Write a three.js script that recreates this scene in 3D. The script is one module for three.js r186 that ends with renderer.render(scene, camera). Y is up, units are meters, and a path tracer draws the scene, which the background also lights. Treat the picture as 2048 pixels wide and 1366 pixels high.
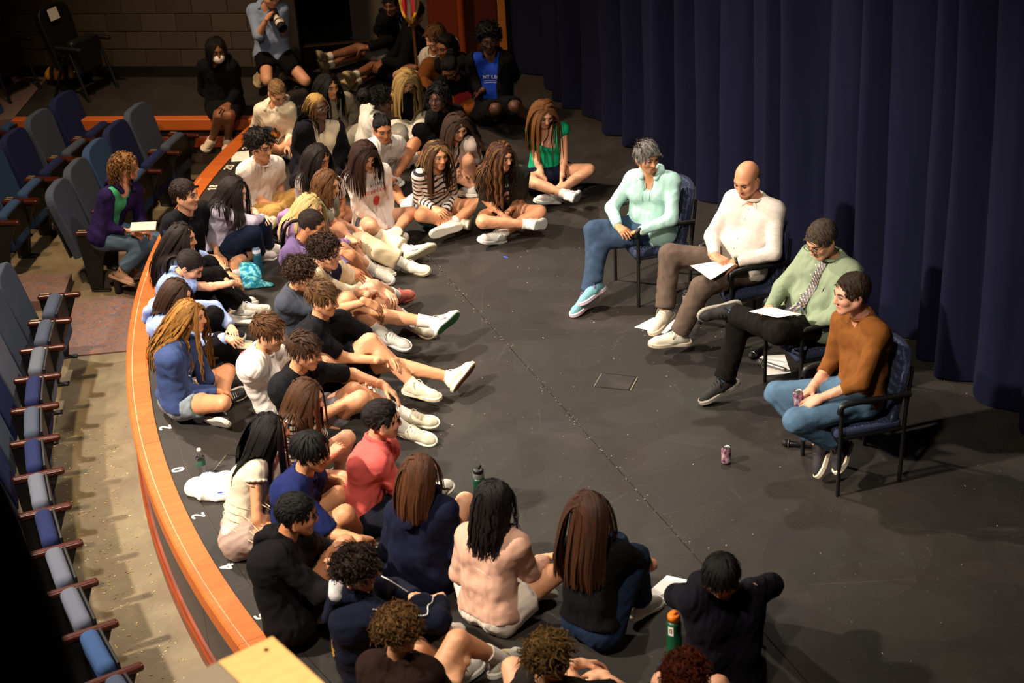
import * as THREE from 'three';
import { RoundedBoxGeometry } from 'three/addons/geometries/RoundedBoxGeometry.js';
import { DecalGeometry } from 'three/addons/geometries/DecalGeometry.js';
import { ImprovedNoise } from 'three/addons/math/ImprovedNoise.js';
import { mergeGeometries } from 'three/addons/utils/BufferGeometryUtils.js';

// ---------- camera, exposure, lights ----------
const scene = new THREE.Scene();
scene.background = new THREE.Color(0x000000);
const renderer = new THREE.WebGLRenderer({ antialias: true });
renderer.toneMapping = THREE.LinearToneMapping;
renderer.toneMappingExposure = 1.0;
renderer.shadowMap.enabled = true;
renderer.shadowMap.type = THREE.PCFSoftShadowMap;
const camera = new THREE.PerspectiveCamera(22.4, 2048 / 1366, 0.3, 80);
camera.position.set(0, 6, 11.776);
camera.up.set(0.06244, 0.88927, -0.4531);
camera.lookAt(0, 0, 0);
camera.focus = 13.2; camera.userData.fStop = 2.8;

// stage fixtures: [position, target, candela, cone angle, penumbra, size, colour]
const LAMPS = [
  [[-6.6, 8.0, -4.2], [-0.2, 0, -0.3], 560, 0.46, 0.8, 9, 0xfff0dd, 'left front-of-house spotlight aimed at the seated group'],
  [[-7.2, 7.8, 5.2], [0.0, 0, 1.2], 760, 0.44, 0.9, 9, 0xfff0dd, 'front-of-house spotlight nearest the balcony'],
  [[-1.0, 8.0, 7.6], [-0.2, 0, 0.9], 170, 0.55, 1.0, 12, 0xfff0dd, 'centre house spotlight above the balcony rail'],
  [[2.2, 8.0, -2.4], [-1.7, 0, 0.6], 190, 0.55, 1.0, 10, 0xfff0dd, 'overhead stage spotlight in front of the curtain'],
  [[-5.0, 8.4, 0.6], [-4.0, -0.65, -1.2], 210, 0.62, 1.0, 10, 0xffdcae, 'house downlight over the front seat rows'],
  [[-4.6, 8.0, -3.0], [-1.6, 0, -5.3], 190, 0.55, 1.0, 10, 0xffd9b0, 'house downlight over the side platform'],
 [[0.6, 8.4, 9.6], [-0.8, 2.8, 7.4], 300, 0.2, 1.0, 8, 0xffe6c6, 'house downlight over the balcony front'],
];
// ---------- helpers ----------
const V = (x, y, z) => new THREE.Vector3(x, y, z);
let seed = 7;
const rnd = () => { seed = (seed * 1664525 + 1013904223) >>> 0; return seed / 4294967296; };
const rr = (a, b) => a + (b - a) * rnd();
const noise = new ImprovedNoise();
const nz = (x, y, z) => noise.noise(x, y, z);
const names = {};
function numbered(n) { const k = names[n] = (names[n] ?? -1) + 1; return k ? n + '_' + String(k).padStart(3, '0') : n; }
const mats = {};
function mat(c, rough = 0.85, metal = 0, extra) {
  const key = c + '|' + rough + '|' + metal + (extra ? JSON.stringify(extra) : '');
  return mats[key] ??= rough >= 0.88 && !metal ? new THREE.MeshPhysicalMaterial({ color: c, roughness: rough, specularIntensity: 0.3, ...(extra || {}) }) : new THREE.MeshStandardMaterial({ color: c, roughness: rough, metalness: metal, ...(extra || {}) });
}
function mesh(name, geo, m, parent) {
  const o = new THREE.Mesh(geo, m); o.name = parent ? name : numbered(name); o.castShadow = o.receiveShadow = true;
  (parent || scene).add(o); return o;
}
function thing(name, label, category, pos = [0, 0, 0], turn = 0, group) {
  const o = new THREE.Group(); o.name = numbered(name); o.position.set(...pos); o.rotation.y = turn;
  o.userData = { label, category }; if (group) o.userData.group = group; scene.add(o); return o;
}
function tag(o, label, category, group) { o.userData.label = label; o.userData.category = category; if (group) o.userData.group = group; return o; }
function struct(o) { o.userData.kind = 'structure'; return o; }
function dup(src, pos, turn, label) { const o = src.clone(); o.name = numbered(src.name.replace(/_\d{3}$/, '')); o.position.set(...pos); o.rotation.y = turn; o.userData = { ...src.userData }; if (label) o.userData.label = label; scene.add(o); return o; }
const bx = (w, h, d, x = 0, y = 0, z = 0, r = 0) => { const g = r ? new RoundedBoxGeometry(w, h, d, 2, r) : new THREE.BoxGeometry(w, h, d); g.translate(x, y, z); return g; };
const strip = g => { const q = g.index ? g.toNonIndexed() : g; const o = new THREE.BufferGeometry(); for (const k of ['position', 'normal', 'uv']) if (q.attributes[k]) o.setAttribute(k, q.attributes[k]); return o; };
const merge = a => mergeGeometries(a.map(strip));
function tube(pts, r, sides = 8, segs, closed = false) { const c = new THREE.CatmullRomCurve3(pts.map(p => p.isVector3 ? p : V(...p)), closed, 'centripetal'); return new THREE.TubeGeometry(c, segs || pts.length * 4, r, sides, closed); }
function rod(a, b, r0, r1 = r0, sides = 10) { const A = V(...a), B = V(...b), d = B.clone().sub(A), L = d.length(); const g = new THREE.CylinderGeometry(r1, r0, L, sides); g.translate(0, L / 2, 0); g.applyQuaternion(new THREE.Quaternion().setFromUnitVectors(V(0, 1, 0), d.normalize())); g.translate(A.x, A.y, A.z); return g; }
const lathe = (pts, n = 20) => new THREE.LatheGeometry(pts.map(p => new THREE.Vector2(p[0], p[1])), n);
function noiseTex(w, h, fn, rep) {
  const d = new Uint8Array(w * h * 4);
  for (let y = 0; y < h; y++) for (let x = 0; x < w; x++) { const c = fn(x / w, y / h, x, y), i = 4 * (y * w + x); d[i] = c[0]; d[i + 1] = c[1]; d[i + 2] = c[2]; d[i + 3] = 255; }
  const t = new THREE.DataTexture(d, w, h); t.colorSpace = THREE.SRGBColorSpace; t.magFilter = THREE.LinearFilter; t.minFilter = THREE.LinearMipmapLinearFilter; t.generateMipmaps = true;
  t.wrapS = t.wrapT = THREE.RepeatWrapping; if (rep) t.repeat.set(rep[0], rep[1]); t.needsUpdate = true; return t;
}
function canvasTex(w, h, draw) { const c = document.createElement('canvas'); c.width = w; c.height = h; const x = c.getContext('2d'); draw(x, w, h); const t = new THREE.CanvasTexture(c); t.colorSpace = THREE.SRGBColorSpace; return t; }
const fbm = (x, y, z = 0, o = 4) => { let s = 0, a = 0.5; for (let i = 0; i < o; i++) { s += a * nz(x, y, z + i * 7.3); x *= 2.03; y *= 2.03; z *= 1.7; a *= 0.5; } return s; };

// ---------- distance-field modelling ----------
class Field {
  constructor(lo, hi, cell) {
    this.lo = lo; this.c = cell; this.n = [0, 1, 2].map(i => Math.ceil((hi[i] - lo[i]) / cell) + 1);
    this.d = new Float32Array(this.n[0] * this.n[1] * this.n[2]).fill(1);
  }
  each(a, b, r, fn) {
    const { lo, c, n } = this, s = [], e = [];
    for (let i = 0; i < 3; i++) { s[i] = Math.max(0, Math.floor((Math.min(a[i], b[i]) - r - lo[i]) / c)); e[i] = Math.min(n[i] - 1, Math.ceil((Math.max(a[i], b[i]) + r - lo[i]) / c)); }
    for (let k = s[2]; k <= e[2]; k++) for (let j = s[1]; j <= e[1]; j++) { let q = (k * n[1] + j) * n[0] + s[0]; for (let i = s[0]; i <= e[0]; i++, q++) fn(lo[0] + i * c, lo[1] + j * c, lo[2] + k * c, q); }
  }
  // tapered capsule; cut = stop flat at b
  cone(a, b, ra, rb, k = 0.03, cut = false) {
    const dx = b[0] - a[0], dy = b[1] - a[1], dz = b[2] - a[2], L2 = dx * dx + dy * dy + dz * dz + 1e-12, L = Math.sqrt(L2), D = this.d;
    this.each(a, b, Math.max(ra, rb) + k + this.c * 2, (x, y, z, q) => {
      const px = x - a[0], py = y - a[1], pz = z - a[2]; const tt = (px * dx + py * dy + pz * dz) / L2; const t = tt < 0 ? 0 : tt > 1 ? 1 : tt;
      const ex = px - dx * t, ey = py - dy * t, ez = pz - dz * t; let d = Math.sqrt(ex * ex + ey * ey + ez * ez) - (ra + (rb - ra) * t);
      if (cut) d = Math.max(d, (tt - 1) * L);
      const o = D[q]; if (k > 0) { const h = k - Math.abs(o - d); D[q] = Math.min(o, d) - (h > 0 ? h * h / (4 * k) : 0); } else if (d < o) D[q] = d;
    });
    return this;
  }
  ell(c, r, k = 0.02, sub = false) {
    const m = Math.max(...r), D = this.d, mn = Math.min(...r);
    this.each(c, c, m + k + this.c * 2, (x, y, z, q) => {
      const X = (x - c[0]) / r[0], Y = (y - c[1]) / r[1], Z = (z - c[2]) / r[2]; const l = Math.sqrt(X * X + Y * Y + Z * Z);
      const gx = X / r[0], gy = Y / r[1], gz = Z / r[2], g = Math.sqrt(gx * gx + gy * gy + gz * gz); let d = g > 1e-6 ? l * (l - 1) / g : -mn;
      const o = D[q];
      if (sub) { d = -d; const h = k - Math.abs(o - d); D[q] = Math.max(o, d) + (h > 0 ? h * h / (4 * k) : 0); }
      else { const h = k - Math.abs(o - d); D[q] = Math.min(o, d) - (h > 0 ? h * h / (4 * k) : 0); }
    });
    return this;
  }
  all(fn) { const { lo, c, n, d } = this; let q = 0; for (let k = 0; k < n[2]; k++) for (let j = 0; j < n[1]; j++) for (let i = 0; i < n[0]; i++, q++) if (d[q] < 0.9) d[q] = fn(lo[0] + i * c, lo[1] + j * c, lo[2] + k * c, d[q]); return this; }
  mesh() {
    const { n, d, lo, c } = this, nx = n[0], ny = n[1], nzz = n[2], sy = nx, sz = nx * ny;
    const map = new Int32Array(d.length).fill(-1), pos = [], idx = [];
    const off = [0, 1, sy, 1 + sy, sz, 1 + sz, sy + sz, 1 + sy + sz];
    const E = [0, 1, 2, 3, 4, 5, 6, 7, 0, 2, 1, 3, 4, 6, 5, 7, 0, 4, 1, 5, 2, 6, 3, 7];
    for (let k = 0; k < nzz - 1; k++) for (let j = 0; j < ny - 1; j++) {
      let q = k * sz + j * sy;
      for (let i = 0; i < nx - 1; i++, q++) {
        let m = 0; for (let e = 0; e < 8; e++) if (d[q + off[e]] < 0) m++;
        if (m === 0 || m === 8) continue;
        let x = 0, y = 0, z = 0, s = 0;
        for (let e = 0; e < 24; e += 2) {
          const A = E[e], B = E[e + 1], da = d[q + off[A]], db = d[q + off[B]];
          if ((da < 0) === (db < 0)) continue;
          const t = da / (da - db); s++;
          x += (A & 1) + t * ((B & 1) - (A & 1)); y += ((A >> 1) & 1) + t * (((B >> 1) & 1) - ((A >> 1) & 1)); z += (A >> 2) + t * ((B >> 2) - (A >> 2));
        }
        map[q] = pos.length / 3; pos.push(lo[0] + (i + x / s) * c, lo[1] + (j + y / s) * c, lo[2] + (k + z / s) * c);
      }
    }
    const quad = (a, b, e, f, flip) => { if (a < 0 || b < 0 || e < 0 || f < 0) return; flip ? idx.push(a, b, e, a, e, f) : idx.push(a, e, b, a, f, e); };
    for (let k = 1; k < nzz - 1; k++) for (let j = 1; j < ny - 1; j++) {
      let q = k * sz + j * sy + 1;
      for (let i = 1; i < nx - 1; i++, q++) {
        const s0 = d[q] < 0;
        if (s0 !== (d[q + 1] < 0)) quad(map[q], map[q - sy], map[q - sy - sz], map[q - sz], !s0 ? false : true);
        if (s0 !== (d[q + sy] < 0)) quad(map[q], map[q - sz], map[q - 1 - sz], map[q - 1], !s0 ? false : true);
        if (s0 !== (d[q + sz] < 0)) quad(map[q], map[q - 1], map[q - 1 - sy], map[q - sy], !s0 ? false : true);
      }
    }
    const g = new THREE.BufferGeometry(); g.setAttribute('position', new THREE.Float32BufferAttribute(pos, 3)); g.setIndex(idx); g.computeVertexNormals(); return g;
  }
}
const shadeOf = (hex, f) => { const c = new THREE.Color(hex); c.multiplyScalar(f); return c; };
// ---------- building shell ----------
const AC = [8.30, -1.88], R_OUT = 11.42, R_IN = 11.25, R_SEAM = 11.13, PIT = -0.65;
const D2R = Math.PI / 180;
const arcPt = (r, deg) => [AC[0] + r * Math.cos(deg * D2R), AC[1] + r * Math.sin(deg * D2R)];
const A0 = 199.0, A1 = 118;
const arcPts = (r, a, b, n) => Array.from({ length: n + 1 }, (_, i) => arcPt(r, a + (b - a) * i / n));
function clip(poly, p, n) { // keep the side where (x-p).n <= 0
  const out = [], s = q => (q[0] - p[0]) * n[0] + (q[1] - p[1]) * n[1];
  for (let i = 0; i < poly.length; i++) { const a = poly[i], b = poly[(i + 1) % poly.length], da = s(a), db = s(b); if (da <= 0) out.push(a); if (da * db < 0) { const t = da / (da - db); out.push([a[0] + (b[0] - a[0]) * t, a[1] + (b[1] - a[1]) * t]); } }
  return out;
}
function slab(poly, top, th) { const s = new THREE.Shape(poly.map(p => new THREE.Vector2(p[0], -p[1]))); const g = new THREE.ExtrudeGeometry(s, { depth: th, bevelEnabled: false }); g.rotateX(-Math.PI / 2); g.translate(0, top - th, 0); return g; }

// scuffed black paint of the stage deck, 12 m to a tile
const deckTex = canvasTex(2048, 2048, (x, w) => {
  x.fillStyle = '#2b2825'; x.fillRect(0, 0, w, w);
  for (let i = 0; i < 2600; i++) { const a = rr(0.01, 0.05), l = rnd() < 0.5; x.fillStyle = l ? `rgba(116,106,96,${a})` : `rgba(20,18,17,${a * 1.6})`; x.beginPath(); x.ellipse(rr(0, w), rr(0, w), rr(6, 90), rr(4, 50), rr(0, 3), 0, 6.3); x.fill(); }
  for (let i = 0; i < 1500; i++) { x.strokeStyle = `rgba(${rnd() < 0.7 ? '150,140,128' : '18,16,15'},${rr(0.03, 0.2)})`; x.lineWidth = rr(0.4, 1.1); const a = rr(0, w), b = rr(0, w), t = rr(0, 6.3), l = rnd() < 0.8 ? rr(5, 40) : rr(40, 170); x.beginPath(); x.moveTo(a, b); x.quadraticCurveTo(a + Math.cos(t) * l / 2 + rr(-4, 4), b + Math.sin(t) * l / 2 + rr(-4, 4), a + Math.cos(t) * l, b + Math.sin(t) * l); x.stroke(); }
  for (let i = 0; i < 4200; i++) { x.fillStyle = `rgba(190,180,165,${rr(0.1, 0.5)})`; x.fillRect(rr(0, w), rr(0, w), rr(0.5, 1.6), rr(0.5, 1.4)); }
});
deckTex.wrapS = deckTex.wrapT = THREE.RepeatWrapping; deckTex.repeat.set(1 / 12, 1 / 12);
const deckMat = new THREE.MeshPhysicalMaterial({ map: deckTex, roughness: 0.6, specularIntensity: 0.5 });
const floor = new THREE.Group(); floor.name = 'floor'; struct(floor); floor.userData.label = 'black scuffed stage deck'; scene.add(floor);
const outline = [[-5.2, -6.02], [-2.62, -5.58], ...arcPts(R_IN, 200.4, A1, 70).filter(p => p[1] > -5.5), [7, 7], [7, -10.2], [-5.0, -10.2], [-5.12, -7.49]];
const inner = [[-5.2, -6.02], [-2.55, -5.58], ...arcPts(R_SEAM, 200.4, A1, 70).filter(p => p[1] > -5.5), [7, 7], [7, -10.2], [-5.0, -10.2], [-5.12, -7.49]];
const seamN = [0.941, -0.338], seamP = [-0.54, -1.35], sh = (k) => [seamP[0] + seamN[0] * k, seamP[1] + seamN[1] * k];
const crossN = [0.338, 0.941];
mesh('subfloor', slab(outline, -0.012, 0.12), mat('#837868', 0.95), floor);
const panelPolys = [];
for (const [lo, hi] of [[-9, -0.003], [0.003, 9]]) {
  let p = inner; p = clip(p, sh(hi), seamN); p = clip(p, sh(lo), [-seamN[0], -seamN[1]]);
  for (const [c0, c1] of [[-12, -2.4405], [-2.4395, 2.4395], [2.4405, 12]]) {
    let q = clip(p, [seamP[0] + crossN[0] * (c1 + 1.2), seamP[1] + crossN[1] * (c1 + 1.2)], crossN); q = clip(q, [seamP[0] + crossN[0] * (c0 + 1.2), seamP[1] + crossN[1] * (c0 + 1.2)], [-crossN[0], -crossN[1]]);
    if (q.length > 2) panelPolys.push(q);
  }
}
for (const q of panelPolys) mesh('deck_panel', slab(q, 0, 0.02), deckMat, floor);
mesh('edge_strip', slab([...arcPts(R_IN, 198.8, A1, 60), ...arcPts(R_SEAM + 0.006, A1, 198.8, 60)], 0, 0.02), deckMat, floor);
// square floor plates let into the deck
for (const [x, z, w, d, a, ringed] of [[0.73, 0.755, 0.25, 0.2, -0.35, 1], [-1.93, 1.60, 0.24, 0.2, -0.3, 1]]) {
  const g = new THREE.Group(); g.name = 'floor_plate'; g.position.set(x, 0, z); g.rotation.y = a; floor.add(g);
  mesh('plate', bx(w, 0.006, d, 0, 0.003, 0), deckMat, g);
  mesh('rim', bx(w, 0.004, 0.008, 0, 0.004, -d / 2 - 0.006), mat('#0b0a0a', 0.5), g); mesh('rim', bx(0.012, 0.004, d, w / 2 + 0.008, 0.004, 0), mat('#0b0a0a', 0.5), g); mesh('rim_strip', bx(0.006, 0.005, d, w / 2 + 0.017, 0.004, 0), mat('#8a7f62', 0.5), g); mesh('rim_strip', bx(0.005, 0.005, d, -w / 2 - 0.005, 0.004, 0), mat('#7a7260', 0.5), g);
}

// wooden stage lip
const woodTex = noiseTex(512, 512, (u, v) => { const g = fbm(u * 2, v * 40, 3) * 0.6 + fbm(u * 9, v * 9, 8) * 0.25; const k = 1 + g * 0.35; return [Math.min(255, 182 * k), Math.min(255, 92 * k), Math.min(255, 36 * k)]; });
const woodMat = new THREE.MeshStandardMaterial({ map: woodTex, roughness: 0.42 });
const redWood = new THREE.MeshStandardMaterial({ map: noiseTex(256, 256, (u, v) => { const k = 1 + fbm(u * 30, v * 3, 2) * 0.5; return [118 * k, 48 * k, 18 * k]; }), roughness: 0.4 });
function sweepArc(prof, a, b, n, uvs = 1) { // prof: [radius, y] closed loop
  const pos = [], uv = [], idx = [], m = prof.length;
  for (let i = 0; i <= n; i++) { const t = (a + (b - a) * i / n); for (let j = 0; j <= m; j++) { const [r, y] = prof[j % m]; const p = arcPt(r, t); pos.push(p[0], y, p[1]); uv.push(j / m * 0.25, (t - a) * 0.2 * uvs); } }
  for (let i = 0; i < n; i++) for (let j = 0; j < m; j++) { const q = i * (m + 1) + j, w = q + m + 1; idx.push(q, w, q + 1, q + 1, w, w + 1); }
  for (const e of [0, n]) { const c = e * (m + 1); for (let j = 1; j < m - 1; j++) e ? idx.push(c, c + j + 1, c + j) : idx.push(c, c + j, c + j + 1); }
  const g = new THREE.BufferGeometry(); g.setAttribute('position', new THREE.Float32BufferAttribute(pos, 3)); g.setAttribute('uv', new THREE.Float32BufferAttribute(uv, 2)); g.setIndex(idx); const q = g.toNonIndexed(); q.computeVertexNormals(); return q;
}
const lip = new THREE.Group(); lip.name = 'trim_1'; struct(lip); lip.userData.label = 'curved orange wooden lip of the stage'; scene.add(lip);
const lipCuts = [198.9, 187, 176.3, 164, 151, 137, 118];
for (let i = 0; i < 6; i++) mesh('lip_board', sweepArc([[R_IN, 0.012], [R_OUT - 0.012, 0.012], [R_OUT, 0], [R_OUT, -0.11], [R_OUT - 0.03, -0.11], [R_IN, -0.02]], lipCuts[i] - 0.01, lipCuts[i + 1] + 0.01, 16, 1 + i * 0.13), woodMat, lip);
// line of small pale studs along the lip
const stud = new THREE.SphereGeometry(0.0042, 6, 4), studs = new THREE.InstancedMesh(stud, mat('#d9c4a0', 0.6), 900); studs.name = 'stud_line'; studs.userData.kind = 'stuff';
{ const M = new THREE.Matrix4(); for (let i = 0; i < 900; i++) { const p = arcPt(R_OUT - 0.05, 190 - i * 0.0785); M.makeTranslation(p[0], 0.013, p[1]); studs.setMatrixAt(i, M); } } lip.add(studs);
const face = new THREE.Group(); face.name = 'wall_stage_front'; struct(face); face.userData.label = 'dark panelled front of the stage'; scene.add(face);
for (let i = 0; i < 13; i++) mesh('front_panel', sweepArc([[R_OUT - 0.10, -0.1], [R_OUT - 0.03, -0.1], [R_OUT - 0.03, -0.545], [R_OUT - 0.10, -0.545]], 197.6 - i * 6.1 - 0.02, 197.6 - (i + 1) * 6.1 + 0.02, 8), mat('#4a4038', 0.7), face);
mesh('base_rail', sweepArc([[R_OUT - 0.08, -0.53], [R_OUT - 0.01, -0.53], [R_OUT + 0.01, -0.55], [R_OUT + 0.01, PIT], [R_OUT - 0.08, PIT]], 198, A1, 90), redWood, face);
mesh('core', sweepArc([[R_OUT - 0.6, -0.13], [R_OUT - 0.11, -0.13], [R_OUT - 0.11, PIT], [R_OUT - 0.6, PIT]], 198, A1, 60), mat('#4a4038', 0.7), face);

// side platform edge
const plat = new THREE.Group(); plat.name = 'trim_2'; struct(plat); plat.userData.label = 'straight wooden edge of the side platform'; scene.add(plat);
{
  const a = V(-5.2, 0, -6.02), b = V(-2.55, 0, -5.57), d = b.clone().sub(a), L = d.length(), t = -Math.atan2(d.z, d.x), m = a.clone().add(b).multiplyScalar(0.5);
  const put = (n, g, mt) => { const o = mesh(n, g, mt, plat); o.position.set(m.x, 0, m.z); o.rotation.y = t; };
  put('edge_board', bx(L, 0.12, 0.13, 0, -0.048, 0.035, 0.008), woodMat); put('lower_rail', bx(L, 0.12, 0.05, 0, -0.25, 0.05, 0.006), redWood);
  put('front_board', bx(L, 0.6, 0.04, 0, -0.36, -0.02), mat('#4a4038', 0.7));
}
// orchestra floor
const concTex = canvasTex(1024, 1024, (x, w) => {
  x.fillStyle = '#6e624b'; x.fillRect(0, 0, w, w);
  for (let i = 0; i < 1500; i++) { x.fillStyle = rnd() < 0.5 ? `rgba(60,50,36,${rr(0.02, 0.07)})` : `rgba(190,175,140,${rr(0.02, 0.06)})`; x.beginPath(); x.ellipse(rr(0, w), rr(0, w), rr(4, 70), rr(3, 40), rr(0, 3), 0, 6.3); x.fill(); }
  for (let i = 0; i < 2600; i++) { x.fillStyle = `rgba(40,32,22,${rr(0.1, 0.35)})`; x.fillRect(rr(0, w), rr(0, w), rr(0.5, 2), rr(0.5, 2)); }
  for (let i = 0; i < 14; i++) { x.strokeStyle = `rgba(50,40,28,${rr(0.15, 0.35)})`; x.lineWidth = rr(1, 4); const a = rr(0, w), b = rr(0, w); x.beginPath(); x.moveTo(a, b); x.lineTo(a + rr(20, 120), b + rr(-14, 14)); x.stroke(); }
});
concTex.wrapS = concTex.wrapT = THREE.RepeatWrapping; concTex.repeat.set(1 / 4, 1 / 4);
const pit = struct(mesh('floor_orchestra', slab([[-12, -12], [3, -12], [3, 14], [-12, 14]], PIT, 0.2), new THREE.MeshStandardMaterial({ map: concTex, roughness: 0.75 })));
pit.userData.label = 'worn concrete auditorium floor';
const carpetTex = canvasTex(512, 512, (x, w) => {
  x.fillStyle = '#6f5a55'; x.fillRect(0, 0, w, w);
  for (let i = 0; i < 1500; i++) { x.strokeStyle = ['#8d5a44', '#59566a', '#7d6b66', '#94512f', '#4d4653'][i % 5] + '99'; x.lineWidth = rr(2, 5); const a = rr(0, w), b = rr(0, w), t = rr(0, 6.3); x.beginPath(); x.moveTo(a, b); x.quadraticCurveTo(a + rr(-20, 20), b + rr(-20, 20), a + Math.cos(t) * 24, b + Math.sin(t) * 24); x.stroke(); }
});
carpetTex.wrapS = carpetTex.wrapT = THREE.RepeatWrapping; carpetTex.repeat.set(1, 1);
const carpetMat = new THREE.MeshStandardMaterial({ map: carpetTex, roughness: 1 });
const carpet1 = mesh('aisle_carpet', slab([[-3.96, -1.49], [-3.16, -1.55], [-3.2, -2.75], [-3.98, -2.62]], PIT + 0.012, 0.012), carpetMat); tag(carpet1, 'rust patterned carpet patch in the aisle at the stage front', 'carpet');
const step = thing('aisle_step', 'low carpeted aisle step between the two seat blocks', 'step', [0, PIT, 0]);
mesh('tread', slab([[-4.06, -2.50], [-4.09, -3.06], [-7, -3.35], [-7, -2.3]], 0.1, 0.1), carpetMat, step);
const sc = struct(mesh('floor_side_aisle', slab([[-5.22, -6.02], [-5.14, -7.49], [-5.0, -8.5], [-9, -9], [-9, -5.8]], -0.006, 0.6), carpetMat)); sc.userData.label = 'carpeted side aisle beyond the platform';

// concrete block wall at the back
const wall = new THREE.Group(); wall.name = 'wall_back'; struct(wall); wall.userData.label = 'dark painted concrete block wall'; scene.add(wall);
{
  const a = V(-8.2, 0, -8.1), b = V(-2.30, 0, -6.86), d = b.clone().sub(a), L = d.length(); wall.position.copy(a); wall.rotation.y = -Math.atan2(d.z, d.x);
  const bm = ['#40362c', '#3b3128', '#453a2f'].map(c => mat(c, 0.8));
  const full = new RoundedBoxGeometry(0.405, 0.195, 0.02, 1, 0.004), half = new RoundedBoxGeometry(0.197, 0.195, 0.02, 1, 0.004);
  mesh('mortar', bx(L, 4.2, 0.2, L / 2, 2.1, -0.105), mat('#5a4a35', 0.9), wall);
  for (let r = 0; r < 8; r++) { let x = L - 0.005, k = 0; while (x > 0.45) { const isHalf = k === 0 && r % 2; const w = isHalf ? 0.197 : 0.405; const o = mesh('block', isHalf ? half : full, bm[(r * 5 + k * 3 + ((k * k) % 4)) % 3], wall); o.position.set(x - w / 2, 0.12 + r * 0.205 + 0.0975, 0); x -= w + 0.010; k++; } }
  mesh('upper_wall', bx(L, 2.4, 0.015, L / 2, 2.96, 0), bm[1], wall);
  mesh('skirting', bx(L, 0.115, 0.03, L / 2, 0.0575, 0.01), mat('#0e0c0b', 0.5), wall);
}
// dark backstage opening, its jamb and far wall
const jamb = struct(mesh('trim_3', bx(0.16, 4, 0.14, -2.23, 2, -6.92, 0.01), mat('#241d17', 0.7))); jamb.userData.label = 'dark frame of the backstage opening';
const bw = struct(mesh('wall_backstage', bx(5, 4, 0.15, -0.6, 2, -9.9), mat('#14110f', 0.9))); bw.userData.label = 'dark far wall of the backstage area';
const bw2 = struct(mesh('wall_backstage_side', bx(1.75, 4, 0.12, -0.78, 2, -8.12), mat('#5a5148', 0.85))); bw2.rotation.y = 0; bw2.userData.label = 'grey wall beside the backstage opening';
for (const [x, z, t, l, lb] of [[-1.45, -8.45, 0.9, 0.7, 'slanting loose plank on the dark backstage floor'], [-1.9, -8.0, 0.1, 0.9, 'long loose plank lying crosswise on the dark backstage floor'], [-1.0, -8.85, 2.2, 0.5, 'short loose plank deepest in the dark backstage']]) { const o = tag(mesh('loose_plank', bx(l, 0.02, 0.07, 0, 0.01, 0, 0.004), mat('#7a5a35', 0.8)), lb, 'plank', 'loose planks backstage'); o.position.set(x, 0, z); o.rotation.y = t; }
// mahogany proscenium pillar made of upright boards
const pil = thing('wooden_pillar', 'tall reddish wooden pillar at the end of the curtain', 'pillar', [0, 0, 0]);
pil.userData.kind = 'structure';
{
  const pts = [[-0.72, -7.2], [-0.40, -7.05], [-0.28, -7.12], [0.06, -7.2]];
  const col = ['#5c2412', '#6d2c14', '#521f10'];
  for (let i = 0; i < 3; i++) { const a = V(pts[i][0], 0, pts[i][1]), b = V(pts[i + 1][0], 0, pts[i + 1][1]), d = b.clone().sub(a), L = d.length(); const o = mesh('pillar_board', bx(L, 4, 0.06, L / 2, 2, -0.03, 0.008), mat(col[i], 0.4), pil); o.position.copy(a); o.rotation.y = -Math.atan2(d.z, d.x); }
  mesh('edge_strip', bx(0.09, 4, 0.08, 0.115, 2, -7.22, 0.01), mat('#9a5a22', 0.45), pil);
  mesh('round_moulding', rod([-0.34, 0, -7.06], [-0.34, 4, -7.06], 0.045), mat('#7a3417', 0.35), pil);
}
// dark room shell around the view
for (const [n, w, h, d, x, y, z] of [['wall_left', 0.3, 12, 34, -13, 4, 1], ['wall_right', 0.3, 12, 34, 9, 4, 1], ['wall_far', 22, 12, 0.3, -2, 4, -12], ['wall_rear', 22, 12, 0.3, -2, 4, 16], ['ceiling', 22.3, 0.3, 34, -2, 10, 1]]) struct(mesh(n, bx(w, h, d, x, y, z), mat('#1a1715', 0.9)));

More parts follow.
